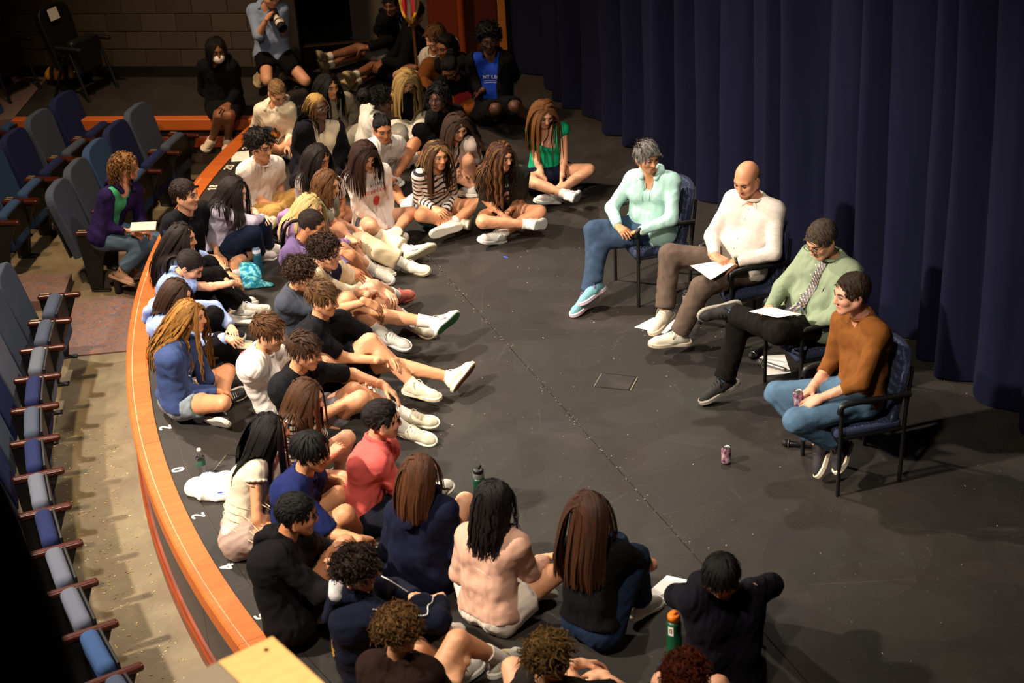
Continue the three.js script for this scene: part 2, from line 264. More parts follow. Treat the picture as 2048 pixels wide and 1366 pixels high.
// ---------- navy velvet curtain ----------
{
  const velvet = new THREE.MeshPhysicalMaterial({ color: '#121327', roughness: 0.95, specularIntensity: 0.2, sheen: 0.4, sheenRoughness: 0.4, sheenColor: new THREE.Color('#2a2c4e') });
  const P0 = V(0.44, 0, -6.65), dir = V(0.35, 0, 0.937), nrm = V(-0.937, 0, 0.35);
  const spans = [[0, 3.3], [3.32, 7.2], [7.22, 12.5]];
  const lab = ['navy velvet curtain length nearest the wooden pillar', 'navy velvet curtain length behind the seated speakers', 'navy velvet curtain length at the right edge of the stage'];
  spans.forEach(([s0, s1], c) => {
    const W = Math.round((s1 - s0) / 0.018), H = 22, HT = 6, pos = [], idx = [];
    const foldAt = (s, y) => { const ph = Math.PI * s / 0.42 + 2.6 * nz(s * 0.95, c * 5.1, 0.3) + 0.5 * nz(s * 1.6, y * 0.3, 4); const hump = Math.pow(Math.abs(Math.sin(ph)), 0.85) * (0.62 + 0.38 * Math.abs(Math.sin(ph * 0.37 + 1))); const amp = 0.25 + 0.14 * nz(s * 1.3, 3.1, 1); return amp * hump + 0.07 * nz(s * 0.9, 7, y * 0.1) + 0.03 * nz(s * 5, y * 0.4, 2) + 0.01 * nz(s * 12, y * 1.2, 6) + (y < 0.5 ? 0.03 * (0.5 - y) : 0); };
    for (let side = 0; side < 2; side++) for (let j = 0; j <= H; j++) for (let i = 0; i <= W; i++) {
      const s = s0 + (s1 - s0) * i / W, y = 0.015 + HT * Math.pow(j / H, 1.4); const o = foldAt(s, y) - side * 0.012 ;
      pos.push(P0.x + dir.x * s + nrm.x * o, y, P0.z + dir.z * s + nrm.z * o);
    }
    const N = (W + 1) * (H + 1);
    for (let j = 0; j < H; j++) for (let i = 0; i < W; i++) { const q = j * (W + 1) + i; idx.push(q, q + 1, q + W + 1, q + 1, q + W + 2, q + W + 1); const p = q + N; idx.push(p, p + W + 1, p + 1, p + 1, p + W + 1, p + W + 2); }
    for (let i = 0; i < W; i++) idx.push(i, i + N, i + 1, i + 1, i + N, i + N + 1);
    const g = new THREE.BufferGeometry(); g.setAttribute('position', new THREE.Float32BufferAttribute(pos, 3)); g.setIndex(idx); g.computeVertexNormals();
    tag(mesh('stage_curtain', g, velvet), lab[c], 'curtain');
  });
  const bd = struct(mesh('wall_behind_curtain', bx(13, 7, 0.1), mat('#08080a', 1))); bd.position.set(P0.x + dir.x * 6 - nrm.x * 0.5, 3.4, P0.z + dir.z * 6 - nrm.z * 0.5); bd.rotation.y = Math.atan2(-dir.z, dir.x);
  tag(mesh('black_leg_curtain', bx(0.5, 5, 0.06, 0.42, 2.5, -7.0, 0.02), mat('#060607', 1)), 'narrow black drape between pillar and navy curtain', 'curtain');
}
// ---------- light fixtures ----------
for (const [p, t, cd, ang, pen, size, col, what] of LAMPS) {
  const g = thing('stage_light', what, 'light', p); const P = V(...p), dv = V(...t).sub(P).normalize();
  const q = new THREE.Quaternion().setFromUnitVectors(V(0, -1, 0), dv);
  const b = mesh('housing', lathe([[0.001, 0.34], [0.09, 0.34], [0.11, 0.3], [0.12, 0.06], [0.15, 0.0], [0.14, 0.0], [0.11, 0.06], [0.1, 0.1]], 16), mat('#0d0d0d', 0.5), g); b.quaternion.copy(q);
  const l = mesh('lens', new THREE.CylinderGeometry(0.105, 0.105, 0.01, 16).translate(0, 0.05, 0), new THREE.MeshStandardMaterial({ color: 0x222222, emissive: col, emissiveIntensity: 6 }), g); l.quaternion.copy(q);
  mesh('yoke', merge([rod([0, 0.2, 0], [0, 9.84 - p[1], 0], 0.02)]), mat('#0d0d0d', 0.5), g);
  const s = new THREE.SpotLight(col, cd, 0, ang, pen, 2); s.position.copy(P).addScaledVector(dv, 0.03); s.target.position.set(...t); s.castShadow = true; s.shadow.radius = size; s.shadow.mapSize.set(2048, 2048); scene.add(s, s.target);
}
// ---------- people ----------
const JN = ['pv', 'nk', 'hd', 'ls', 'rs', 'le', 're', 'lw', 'rw', 'lh', 'rh', 'lk', 'rk', 'la', 'ra', 'lt', 'rt', 'lf', 'rf'];
const A3 = v => [v.x, v.y, v.z];
const lerp3 = (a, b, t) => a.clone().lerp(b, t);
// head template: origin at the middle of the skull, +z out of the face
function headGeo(f, cell) {
  const F = new Field([-0.1, -0.15, -0.13], [0.1, 0.14, 0.14], cell), j = f ? 0.9 : 1;
  F.ell([0, 0.032, -0.014], [0.076, 0.088, 0.097], 0.02);
  F.ell([0, -0.022, 0.03], [0.062 * (f ? 0.96 : 1), 0.088, 0.062], 0.03);
  for (const s of [-1, 1]) {
    F.cone([s * 0.056 * j, -0.04, 0.0], [s * 0.018, -0.093 * (f ? 0.98 : 1), 0.066], 0.03 * j, 0.02 * j, 0.025);
    F.ell([s * 0.04, -0.022, 0.062], [0.026, 0.022, 0.024], 0.025);
    F.cone([s * 0.012, 0.03, 0.083], [s * 0.044, 0.026, 0.066], 0.012, 0.011, 0.02);
  }
  F.ell([0, -0.097, 0.068], [0.02 * j, 0.017, 0.018], 0.02);
  for (const s of [-1, 1]) F.ell([s * 0.031, 0.004, 0.1], [0.019, 0.013, 0.019], 0.012, true);
  F.cone([0, 0.014, 0.088], [0, -0.028, 0.108], 0.008, 0.0125, 0.014);
  for (const s of [-1, 1]) F.ell([s * 0.012, -0.032, 0.098], [0.009, 0.008, 0.011], 0.008);
  F.cone([-0.018, -0.0585, 0.086], [0.018, -0.0585, 0.086], 0.0065, 0.0065, 0.006); F.ell([0, -0.0575, 0.094], [0.012, 0.007, 0.007], 0.006);
  F.cone([-0.015, -0.0705, 0.086], [0.015, -0.0705, 0.086], 0.0075, 0.0075, 0.006);
  F.ell([0, -0.0642, 0.101], [0.022, 0.0022, 0.008], 0.004, true);
  for (const s of [-1, 1]) { F.ell([s * 0.079, -0.008, -0.012], [0.01, 0.032, 0.02], 0.006); F.ell([s * 0.09, -0.006, -0.006], [0.008, 0.02, 0.011], 0.005, true); }
  const g = F.mesh(), p = g.attributes.position, col = new Float32Array(p.count * 3);
  for (let i = 0; i < p.count; i++) {
    const x = p.getX(i), y = p.getY(i), z = p.getZ(i); let c = [1, 1, 1];
    const lip = Math.abs(x) < 0.025 * (1 - Math.abs(y + 0.065) / 0.03) && y < -0.051 && y > -0.079 && z > 0.08; if (lip) c = f ? [0.82, 0.5, 0.5] : [0.84, 0.6, 0.58];
    col.set(c, i * 3);
  }
  g.setAttribute('color', new THREE.BufferAttribute(col, 3)); return g;
}
const HEAD = { m: headGeo(false, 0.0072), f: headGeo(true, 0.0072) }, HEAD_FAR = { m: headGeo(false, 0.0092), f: headGeo(true, 0.0092) };
const SD = [-1, 1];
const eyeGeo = SD.map(s => new THREE.SphereGeometry(0.0128, 10, 7).translate(s * 0.031, 0.003, 0.0785));
const irisGeo = SD.map(s => new THREE.SphereGeometry(0.0078, 8, 6).translate(s * 0.031, 0.002, 0.0848));
const lidGeo = SD.map(s => tube([[s * 0.0165, 0.004, 0.0865], [s * 0.031, 0.0135, 0.0935], [s * 0.047, 0.005, 0.0815]], 0.0024, 4, 6));
const browGeo = SD.map(s => tube([[s * 0.014, 0.0245, 0.0965], [s * 0.032, 0.0305, 0.092], [s * 0.05, 0.0225, 0.0765]], 0.0042, 4, 6));
// hands: +z along the fingers, palm towards -y, thumb at +x (right hand)
function handGeo(curl, spread = 1) {
  const F = new Field([-0.07, -0.12, -0.075], [0.1, 0.05, 0.22], 0.0076);
  const xs = [0.031, 0.0105, -0.0105, -0.03], kz = [0.082, 0.087, 0.083, 0.074], ln = [0.92, 1, 0.94, 0.76];
  F.cone([0, 0, -0.03], [0, 0, 0.012], 0.025, 0.026, 0.02);
  for (let i = 0; i < 4; i++) {
    F.cone([xs[i] * 0.6, 0, 0.012], [xs[i], 0.002, kz[i]], 0.0145, 0.0125, 0.016);
    let p = [xs[i], 0.002, kz[i]], a = curl[0] + i * 0.05, r = 0.0092, yaw = xs[i] * 2.2 * spread;
    [0.043, 0.027, 0.021].forEach((L, k) => { const l = L * ln[i]; const q = [p[0] + Math.sin(yaw) * l, p[1] - Math.sin(a) * l, p[2] + Math.cos(a) * l]; F.cone(p, q, r, r * 0.9, k ? 0.003 : 0.007); p = q; r *= 0.9; a += curl[1]; });
  }
  let p = [0.022, -0.006, 0.018], a = 0.75, dn = curl[2]; let r = 0.0135;
  [0.04, 0.032, 0.025].forEach((L, k) => { const q = [p[0] + Math.sin(a) * L, p[1] - dn * L, p[2] + Math.cos(a) * L]; F.cone(p, q, r, r * 0.85, k ? 0.004 : 0.016); p = q; r *= 0.85; a -= 0.35; });
  const g = F.mesh(); g.setAttribute('color', new THREE.BufferAttribute(new Float32Array(g.attributes.position.count * 3).fill(1), 3)); return g;
}
const HANDS = { relax: handGeo([0.25, 0.35, 0.35]), flat: handGeo([0.06, 0.12, 0.15], 1.6), grip: handGeo([0.7, 0.7, 0.55]) };
function mirrored(g) { const q = g.clone(); q.scale(-1, 1, 1); const i = q.index.array; for (let k = 0; k < i.length; k += 3) { const t = i[k]; i[k] = i[k + 1]; i[k + 1] = t; } q.computeVertexNormals(); return q; }
const HANDSL = Object.fromEntries(Object.entries(HANDS).map(([k, g]) => [k, mirrored(g)]));
// shoe template: origin at the ankle joint, +z to the toe
const shoeUpper = (() => { const F = new Field([-0.07, -0.1, -0.12], [0.07, 0.07, 0.25], 0.0132); F.cone([0, -0.032, -0.048], [0, -0.03, 0.04], 0.037, 0.042, 0.02); F.cone([0, -0.03, 0.04], [0, -0.048, 0.15], 0.043, 0.037, 0.03); F.cone([0, -0.048, 0.15], [0, -0.055, 0.185], 0.037, 0.027, 0.02); F.cone([0, -0.02, -0.02], [0, 0.02, -0.02], 0.042, 0.044, 0.02, true); F.cone([0, 0.005, 0.0], [0, -0.02, 0.09], 0.036, 0.026, 0.02); F.all((x, y, z, d) => Math.max(d, -0.066 - y)); return F.mesh(); })();
const shoeSole = (() => { const s = new THREE.Shape(); s.moveTo(0, -0.098); s.bezierCurveTo(0.045, -0.1, 0.04, -0.03, 0.036, 0.02); s.bezierCurveTo(0.034, 0.06, 0.056, 0.12, 0.046, 0.165); s.bezierCurveTo(0.034, 0.228, -0.03, 0.228, -0.044, 0.165); s.bezierCurveTo(-0.054, 0.12, -0.034, 0.06, -0.036, 0.02); s.bezierCurveTo(-0.04, -0.03, -0.045, -0.1, 0, -0.098); const g = new THREE.ExtrudeGeometry(s, { depth: 0.022, bevelEnabled: true, bevelSize: 0.005, bevelThickness: 0.004, bevelSegments: 1, curveSegments: 6 }); g.rotateX(Math.PI / 2); g.translate(0, -0.051, 0); return g; })();
const shoeTread = (() => { const s = new THREE.Shape(); s.moveTo(0, -0.093); s.bezierCurveTo(0.04, -0.095, 0.036, -0.03, 0.032, 0.02); s.bezierCurveTo(0.03, 0.06, 0.051, 0.12, 0.041, 0.162); s.bezierCurveTo(0.03, 0.22, -0.026, 0.22, -0.04, 0.162); s.bezierCurveTo(-0.05, 0.12, -0.03, 0.06, -0.032, 0.02); s.bezierCurveTo(-0.036, -0.03, -0.04, -0.095, 0, -0.093); const g = new THREE.ExtrudeGeometry(s, { depth: 0.004, bevelEnabled: false, curveSegments: 6 }); g.rotateX(Math.PI / 2); g.translate(0, -0.0765, 0); return g; })();
const shoeLace = merge([[0.028, 0.034], [0.048, 0.027], [0.068, 0.019], [0.088, 0.01], [0.106, 0.001]].map(([z, y]) => tube([[-0.026, y - 0.02, z - 0.004], [-0.014, y - 0.003, z], [0.014, y - 0.003, z], [0.026, y - 0.02, z + 0.004]], 0.0038, 4, 6)).concat([tube([[0, 0.036, 0.024], [0.034, 0.034, 0.03], [0.046, -0.004, 0.05]], 0.003, 4, 6), tube([[0, 0.036, 0.024], [-0.034, 0.038, 0.02], [-0.046, 0, 0.04]], 0.003, 4, 6)]));

// strand bundles for hair
class Strands {
  constructor(c) { this.p = []; this.c = []; this.i = []; this.u = []; this.ctr = c; }
  add(pts, r, col, col2, flat) { // tapered lock of hair: a small tube, or a slightly arched ribbon lying on the head
    const n = pts.length, base = this.p.length / 3, t = V(), u = V(), w = V(), u0 = rnd() * 3;
    for (let k = 0; k < n; k++) {
      t.copy(pts[Math.min(n - 1, k + 1)]).sub(pts[Math.max(0, k - 1)]).normalize();
      if (flat) { w.copy(pts[k]).sub(this.ctr); w.y *= pts[k].y > this.ctr.y ? 1 : 0.15; w.addScaledVector(t, -w.dot(t)).normalize(); u.copy(t).cross(w); } else { u.set(t.y, t.z, t.x).cross(t).normalize(); w.copy(t).cross(u); }
      const f = k / (n - 1), rad = r * (k === n - 1 ? 0.25 : (0.75 + 0.4 * Math.sin(Math.PI * Math.min(1, f * 1.3 + 0.1)))) * (1 - 0.35 * f), c = col2 ? col2(f) : col;
      for (let s = 0; s < 3; s++) { let a, b; if (flat) { a = (s - 1) * rad; b = s === 1 ? rad * 0.35 : 0; } else { a = Math.cos(s * 2.0944) * rad; b = Math.sin(s * 2.0944) * rad; } this.p.push(pts[k].x + u.x * a + w.x * b, pts[k].y + u.y * a + w.y * b, pts[k].z + u.z * a + w.z * b); this.c.push(c.r, c.g, c.b); this.u.push(u0 + s * rad * 22, f); }
    }
    for (let k = 0; k < n - 1; k++) for (let s = 0; s < (flat ? 2 : 3); s++) { const a = base + k * 3 + s, b = base + k * 3 + (s + 1) % 3; this.i.push(a, b, a + 3, b, b + 3, a + 3); }
  }
  geo() { const g = new THREE.BufferGeometry(); g.setAttribute('position', new THREE.Float32BufferAttribute(this.p, 3)); g.setAttribute('color', new THREE.Float32BufferAttribute(this.c, 3)); g.setAttribute('uv', new THREE.Float32BufferAttribute(this.u, 2)); g.setIndex(this.i); g.computeVertexNormals(); return g; }
}
const CR = [0.076, 0.088, 0.097], CC = [0, 0.032, -0.014];
function hairline(x, y, z, st) { // >0 inside the face window; local head coordinates
  const low = st === 'long' ? -0.25 : -0.06;
  const f = ((y - 0.070) * -0.058 + (z - 0.083) * 0.08) / 0.0988 + (Math.abs(x) > 0.05 ? (Math.abs(x) - 0.05) * -0.25 : 0.0);
  const nape = z < 0.03 ? low - y : -1;
  const ear = (z > 0.005 && y < -0.005) ? 0.02 : -1;
  return Math.max(f, nape, ear);
}
const streak = noiseTex(256, 32, (u, v, x, y) => { const k = 150 + 70 * nz(x * 0.35, 3, y * 0.02) + 60 * nz(x * 0.11, 8, y * 0.02); const q = Math.max(70, Math.min(255, k + 30)); return [q, q, q]; });
const hairMat = new THREE.MeshPhysicalMaterial({ vertexColors: true, roughness: 0.55, specularIntensity: 0.45, map: streak, bumpMap: streak, bumpScale: 0.003 });
function buildHair(P) {
  const h = P.hair, st = h.st, M = P.headM, S = new Strands(new THREE.Vector3(...CC).applyMatrix4(M)), base = new THREE.Color(h.c), alt = h.c2 ? new THREE.Color(h.c2) : null;
  const tint = () => { const c = base.clone(); if (alt && rnd() < 0.38) c.lerp(alt, rr(0.5, 1)); return c.multiplyScalar(rr(1.1, 1.9)); };
  const far = P.far, long = ['long', 'longwavy', 'bob', 'wavybob', 'curlylong', 'locs', 'locsshort'].includes(st), curly = ['curly', 'curlybig', 'curlylong', 'afro', 'afropuff', 'wavymess'].includes(st), slick = ['pony', 'slick', 'slickbun', 'afropuff'].includes(st);
  let off = { afro: 0.045, curlybig: 0.03, curly: 0.018, wavymess: 0.016, bald: 0.006, slick: 0.006, slickbun: 0.006, pony: 0.008, afropuff: 0.012, curlylong: 0.02, long: 0.003, longwavy: 0.003, bob: 0.004, wavybob: 0.004 }[st] ?? 0.011;
  // base cap
  const e = off + 0.02, F = new Field([-0.1 - e, -0.12 - e, -0.13 - e], [0.1 + e, 0.14 + e, 0.12 + e], far ? 0.011 : 0.0085);
  F.ell(CC, CR.map(r => r + off), 0.01);
  const nf = st.startsWith('curl') || st === 'afro' ? 0.012 : 0.005, sf = st.startsWith('curl') || st === 'afro' ? 42 : 60, sd = P.seed;
  F.all((x, y, z, d) => { if (st === 'bald') return Math.max(d, y - 0.03, z - 0.01, hairline(x, y, z, 's')); const hl = hairline(x, y, z, 's'); return Math.max(d + nz(x * sf + sd, y * sf, z * sf) * nf + Math.max(0, 1 + hl / 0.035) * (off + 0.002), hl - 0.004); });
  const cap = F.mesh(); cap.applyMatrix4(M);
  { const n = cap.attributes.position.count, c = new Float32Array(n * 3), q = (h.c2 && st === 'locs') ? alt : base; for (let i = 0; i < n; i++) { c[3 * i] = q.r * 1.4; c[3 * i + 1] = q.g * 1.4; c[3 * i + 2] = q.b * 1.4; } cap.setAttribute('color', new THREE.BufferAttribute(c, 3)); const cu = new Float32Array(n * 2), cp = cap.attributes.position; for (let i = 0; i < n; i++) { cu[2 * i] = (cp.getX(i) + cp.getZ(i) * 0.7) * 18; cu[2 * i + 1] = cp.getY(i); } cap.setAttribute('uv', new THREE.BufferAttribute(cu, 2)); }
  const iM = M.clone().invert(), up = V(0, -1, 0), tmp = V(), bk0 = h.back ?? 0.28, upB = V(0, 0, -1).transformDirection(M).setY(0).multiplyScalar(bk0).add(V(0, -1, 0)).normalize();
  const pushHead = (w, m) => { tmp.copy(w).applyMatrix4(iM); const X = (tmp.x - CC[0]) / (CR[0] + m), Y = (tmp.y - CC[1]) / (CR[1] + m), Z = (tmp.z - CC[2]) / (CR[2] + m); const l = Math.hypot(X, Y, Z); if (l < 1) { tmp.set(CC[0] + X / l * (CR[0] + m), CC[1] + Y / l * (CR[1] + m), CC[2] + Z / l * (CR[2] + m)); w.copy(tmp.applyMatrix4(M)); return; } const fw = st === 'curlylong' ? 0.088 : 0.062; if (tmp.z > 0.02 && Math.abs(tmp.x) < fw && tmp.y < 0.06 && tmp.y > -0.12 && tmp.z < 0.13) { tmp.x = Math.sign(tmp.x || 1) * (fw + 0.002); w.copy(tmp.applyMatrix4(M)); } };
  const root = () => { for (let t = 0; t < 60; t++) { const u = rr(-0.45, 1), a = rr(0, 6.283), s = Math.sqrt(1 - u * u); const p = V(CC[0] + CR[0] * s * Math.cos(a), CC[1] + CR[1] * u, CC[2] + CR[2] * s * Math.sin(a)); if (hairline(p.x, p.y, p.z, 's') < -0.004) return p; } return V(0, 0.12, -0.02); };
  const R = v => v.transformDirection(M);
  if (st === 'bald') { return mesh('hair', cap, hairMat, P.group); }
  if (curly) {
    const N = Math.round((st === 'afro' ? 260 : st === 'curlylong' ? 260 : 300) * (far ? 0.75 : 1));
    for (let i = 0; i < N; i++) {
      const p = root(), nrm = p.clone().sub(V(...CC)).normalize(), L = st === 'curlylong' ? rr(0.6, 1) * h.len : st === 'wavymess' ? rr(0.05, 0.08) : st === 'afro' ? 0.03 : rr(0.035, 0.06);
      const n = st === 'curlylong' ? 15 : 7, pts = [], ph = rr(0, 6.28), cr = st === 'afro' ? 0.006 : rr(0.007, 0.013), turns = st === 'curlylong' ? L * 15 : st === 'wavymess' ? 0.8 : rr(1.0, 1.8);
      let w = p.clone().addScaledVector(nrm, off * 0.7).applyMatrix4(M); const d = R(nrm.clone()); const tang = st === 'curlylong' ? R(V(Math.sign(p.x || 1) * 0.8, 0, p.z > 0 ? -0.8 : -0.3)) : R(V(rr(-1, 1), rr(-0.4, 0.4), rr(-1, 1)));
      d.multiplyScalar(st === 'afro' ? 1 : st === 'wavymess' ? 0.3 : 0.55).addScaledVector(tang, st === 'wavymess' ? 1 : 0.7).normalize();
      const a = V(d.y, d.z, d.x).cross(d).normalize(), b = d.clone().cross(a);
      for (let k = 0; k < n; k++) {
        const f = k / (n - 1), th = ph + f * turns * 6.28, q = w.clone().addScaledVector(a, Math.cos(th) * cr).addScaledVector(b, Math.sin(th) * cr); pts.push(q);
        d.y -= st === 'curlylong' ? 0.45 : st === 'afro' ? 0 : 0.12; d.normalize(); w.addScaledVector(d, L / (n - 1)); pushHead(w, off + (st === 'wavymess' ? 0.006 : st === 'curlylong' ? 0.012 : 0.002)); if (st === 'curlylong') P.pushBody(w, 0.012);
      }
      S.add(pts, st === 'afro' ? 0.0055 : st === 'curlylong' ? 0.005 : 0.0043, tint());
    }
  }
  if (long && st !== 'curlylong') {
    const locs = st.startsWith('locs'), wavy = st === 'longwavy' || st === 'wavybob', N = Math.round((locs ? 70 : wavy ? 300 : 330) * (far ? 0.6 : 1)), LL = h.len ?? (st === 'bob' ? 0.13 : st === 'wavybob' ? 0.17 : st === 'locsshort' ? 0.13 : 0.3);
    for (let i = 0; i < N; i++) {
      const p = root(), nrm = p.clone().sub(V(...CC)).normalize(), n = LL > 0.25 ? (wavy ? 14 : 10) : 8, pts = [], sx = Math.abs(p.x) < 0.006 ? (rnd() < 0.5 ? -1 : 1) : Math.sign(p.x);
      const lay = rr(0.007, 0.016), fd = V(sx * (p.y > 0.05 ? 0.9 : 0.12), p.y > 0.05 ? -0.25 : -1, p.z > 0.045 ? 0.0 : p.y > 0.05 ? -0.55 : -0.1); fd.addScaledVector(nrm, -fd.dot(nrm)).normalize(); const d = R(fd); let w = p.clone().addScaledVector(nrm, 0.005).applyMatrix4(M);
      const top = Math.max(0, p.y + 0.02) * 1.0, L = LL * (rnd() < 0.25 ? rr(0.6, 0.95) : rr(0.92, 1.03)) + top, ph = Math.round(rr(0, 5)) * 1.25 + p.x * 20, wv = wavy ? rr(0.006, 0.011) : 0.0015, side = R(V(1, 0, 0.4)), wl = rr(15, 18);
      for (let k = 0; k < n; k++) {
        const f = k / (n - 1); pts.push(w.clone().addScaledVector(side, Math.sin(ph + f * L * wl * (wavy ? 3.4 : 1)) * wv * Math.min(1, f * 2.5)));
        d.lerp(k < n * 0.6 && p.z < 0.055 ? upB : up, k < 1 ? 0.12 : 0.5).normalize(); d.x += rr(-0.02, 0.02); d.z += rr(-0.02, 0.02); w.addScaledVector(d, L / (n - 1)); pushHead(w, lay); P.pushBody(w, 0.004 + lay * 0.8); if (w.y < 0.012 && !P.hang) w.y = 0.012;
      }
      const c = tint(); S.add(pts, locs ? 0.0065 : rr(0.009, 0.014) * (far ? 1.2 : 1) * (wavy ? 0.8 : 1), c, locs && alt ? (f => (f < 0.42 && (p.z > -0.06)) ? alt.clone().multiplyScalar(0.9) : base) : undefined, !locs);
    }
  }
  if (slick) {
    const T = st === 'slick' || st === 'pony' ? V(0, 0.0, -0.118) : V(0, 0.045, -0.125), N = far ? 110 : 200;
    for (let i = 0; i < N; i++) { const p = root(), pts = []; for (let k = 0; k < 6; k++) { const f = k / 5, w = p.clone().lerp(T, f).applyMatrix4(M); pushHead(w, off + 0.002); pts.push(w); } S.add(pts, 0.0075, tint(), undefined, true); }
    const tw = T.clone().applyMatrix4(M);
    if (st === 'pony') for (let i = 0; i < 80; i++) { const d = R(V(rr(-0.2, 0.2), 0.1, -1)), pts = []; const w = tw.clone().add(V(rr(-1, 1), rr(-1, 1), rr(-1, 1)).multiplyScalar(0.008)); for (let k = 0; k < 9; k++) { pts.push(w.clone()); d.lerp(up, 0.38).normalize(); d.x += rr(-0.04, 0.04); d.z += rr(-0.04, 0.04); w.addScaledVector(d, h.len / 8); pushHead(w, 0.014); P.pushBody(w, 0.014); } S.add(pts, 0.009, tint(), undefined, true); }
    else if (st !== 'slick') { const rad = st === 'afropuff' ? 0.062 : 0.032, ctr = V(0, T.y + 0.005, T.z - rad * 0.55); for (let i = 0; i < (st === 'afropuff' ? 150 : 40); i++) { const d = V(rr(-1, 1), rr(-1, 1), rr(-1, 1)).normalize(), t2 = V(rr(-1, 1), rr(-1, 1), rr(-1, 1)).cross(d).normalize(), pts = []; for (let k = 0; k < 6; k++) { const a = k * 0.45; pts.push(ctr.clone().addScaledVector(d, rad * Math.cos(a * 0.5)).addScaledVector(t2, rad * Math.sin(a * 0.6)).applyMatrix4(M)); } S.add(pts, st === 'afropuff' ? 0.014 : 0.011, tint()); } }
  }
  if (['short', 'shortmess', 'shortside', 'combed', 'bowl'].includes(st)) {
    const N = Math.round(380 * (far ? 0.6 : 1)), mess = st === 'shortmess';
    for (let i = 0; i < N; i++) {
      const p = root(), nrm = p.clone().sub(V(...CC)).normalize(), topz = p.y > 0.06; let fl;
      if (st === 'bowl') fl = V(p.x * 9, -0.35, (p.z + 0.03) * 9); else if (st === 'combed') fl = topz ? V(0.6, 0, -1) : V(0, -0.7, -0.8); else if (st === 'shortside') fl = topz ? V(0.9, 0.15, 0.1) : V(0, -1, -0.15); else fl = topz ? V(rr(-0.5, 0.7), 0.05, 1) : V(0, -0.9, mess ? 0.25 : -0.1);
      fl.addScaledVector(nrm, -fl.dot(nrm)).normalize().addScaledVector(nrm, mess && topz ? rr(0.15, 0.55) : 0.12).normalize();
      const d = R(fl.clone()), L = (st === 'bowl' ? rr(0.05, 0.075) : mess ? rr(0.04, 0.07) : topz ? rr(0.03, 0.05) : 0.028), n = 5, pts = []; let w = p.clone().addScaledVector(nrm, off * 0.75).applyMatrix4(M);
      for (let k = 0; k < n; k++) { pts.push(w.clone()); d.addScaledVector(up, 0.16).normalize(); d.x += rr(-0.1, 0.1) * (mess ? 1.6 : 0.5); d.z += rr(-0.1, 0.1) * (mess ? 1.6 : 0.5); w.addScaledVector(d, L / (n - 1)); pushHead(w, off + 0.001); }
      S.add(pts, (topz ? 0.0068 : 0.0055) * (far ? 1.3 : 1), tint(), undefined, true);
    }
  }
  const g = mergeGeometries([cap.index ? cap : cap, S.geo()]);
  return mesh('hair', g, hairMat, P.group);
}

const foldTex = (() => { const n = 512, d = new Uint8Array(n * n * 4); for (let y = 0; y < n; y++) for (let x = 0; x < n; x++) { const u = x / n * 6, v = y / n * 6; const W = (a, b) => { const q = (dx, dy) => { const s1 = a + 0.8 * nz(dx * 0.7, dy * 0.7, 3), s2 = b; return (1 - Math.abs(nz(dx * 1.0 + s1 * 0.6, dy * 0.55 + s2, 1.7))) * 0.6 + 0.4 * (0.5 + nz(dx * 2.6, dy * 1.3, 9)); }; const fx = x / n, fy = y / n; return (q(u, v) * (1 - fx) + q(u - 6, v) * fx) * (1 - fy) + (q(u, v - 6) * (1 - fx) + q(u - 6, v - 6) * fx) * fy; }; const c = Math.max(0, Math.min(255, 255 * W(0, 0))), i = 4 * (y * n + x); d[i] = d[i + 1] = d[i + 2] = c; d[i + 3] = 255; } const t = new THREE.DataTexture(d, n, n); t.magFilter = THREE.LinearFilter; t.wrapS = t.wrapT = THREE.RepeatWrapping; t.repeat.set(1.7, 1.7); t.needsUpdate = true; return t; })();
const cloths = {};
const deep = c => { const k = new THREE.Color(c), l = 0.3 * k.r + 0.6 * k.g + 0.1 * k.b; return l < 0.05 ? k.multiplyScalar(0.62) : k; };
const cloth = c => cloths[c] ??= new THREE.MeshPhysicalMaterial({ color: deep(c), roughness: 0.92, bumpMap: foldTex, bumpScale: 0.024, specularIntensity: 0.3, sheen: 0.15, sheenRoughness: 0.6, sheenColor: new THREE.Color(c) });
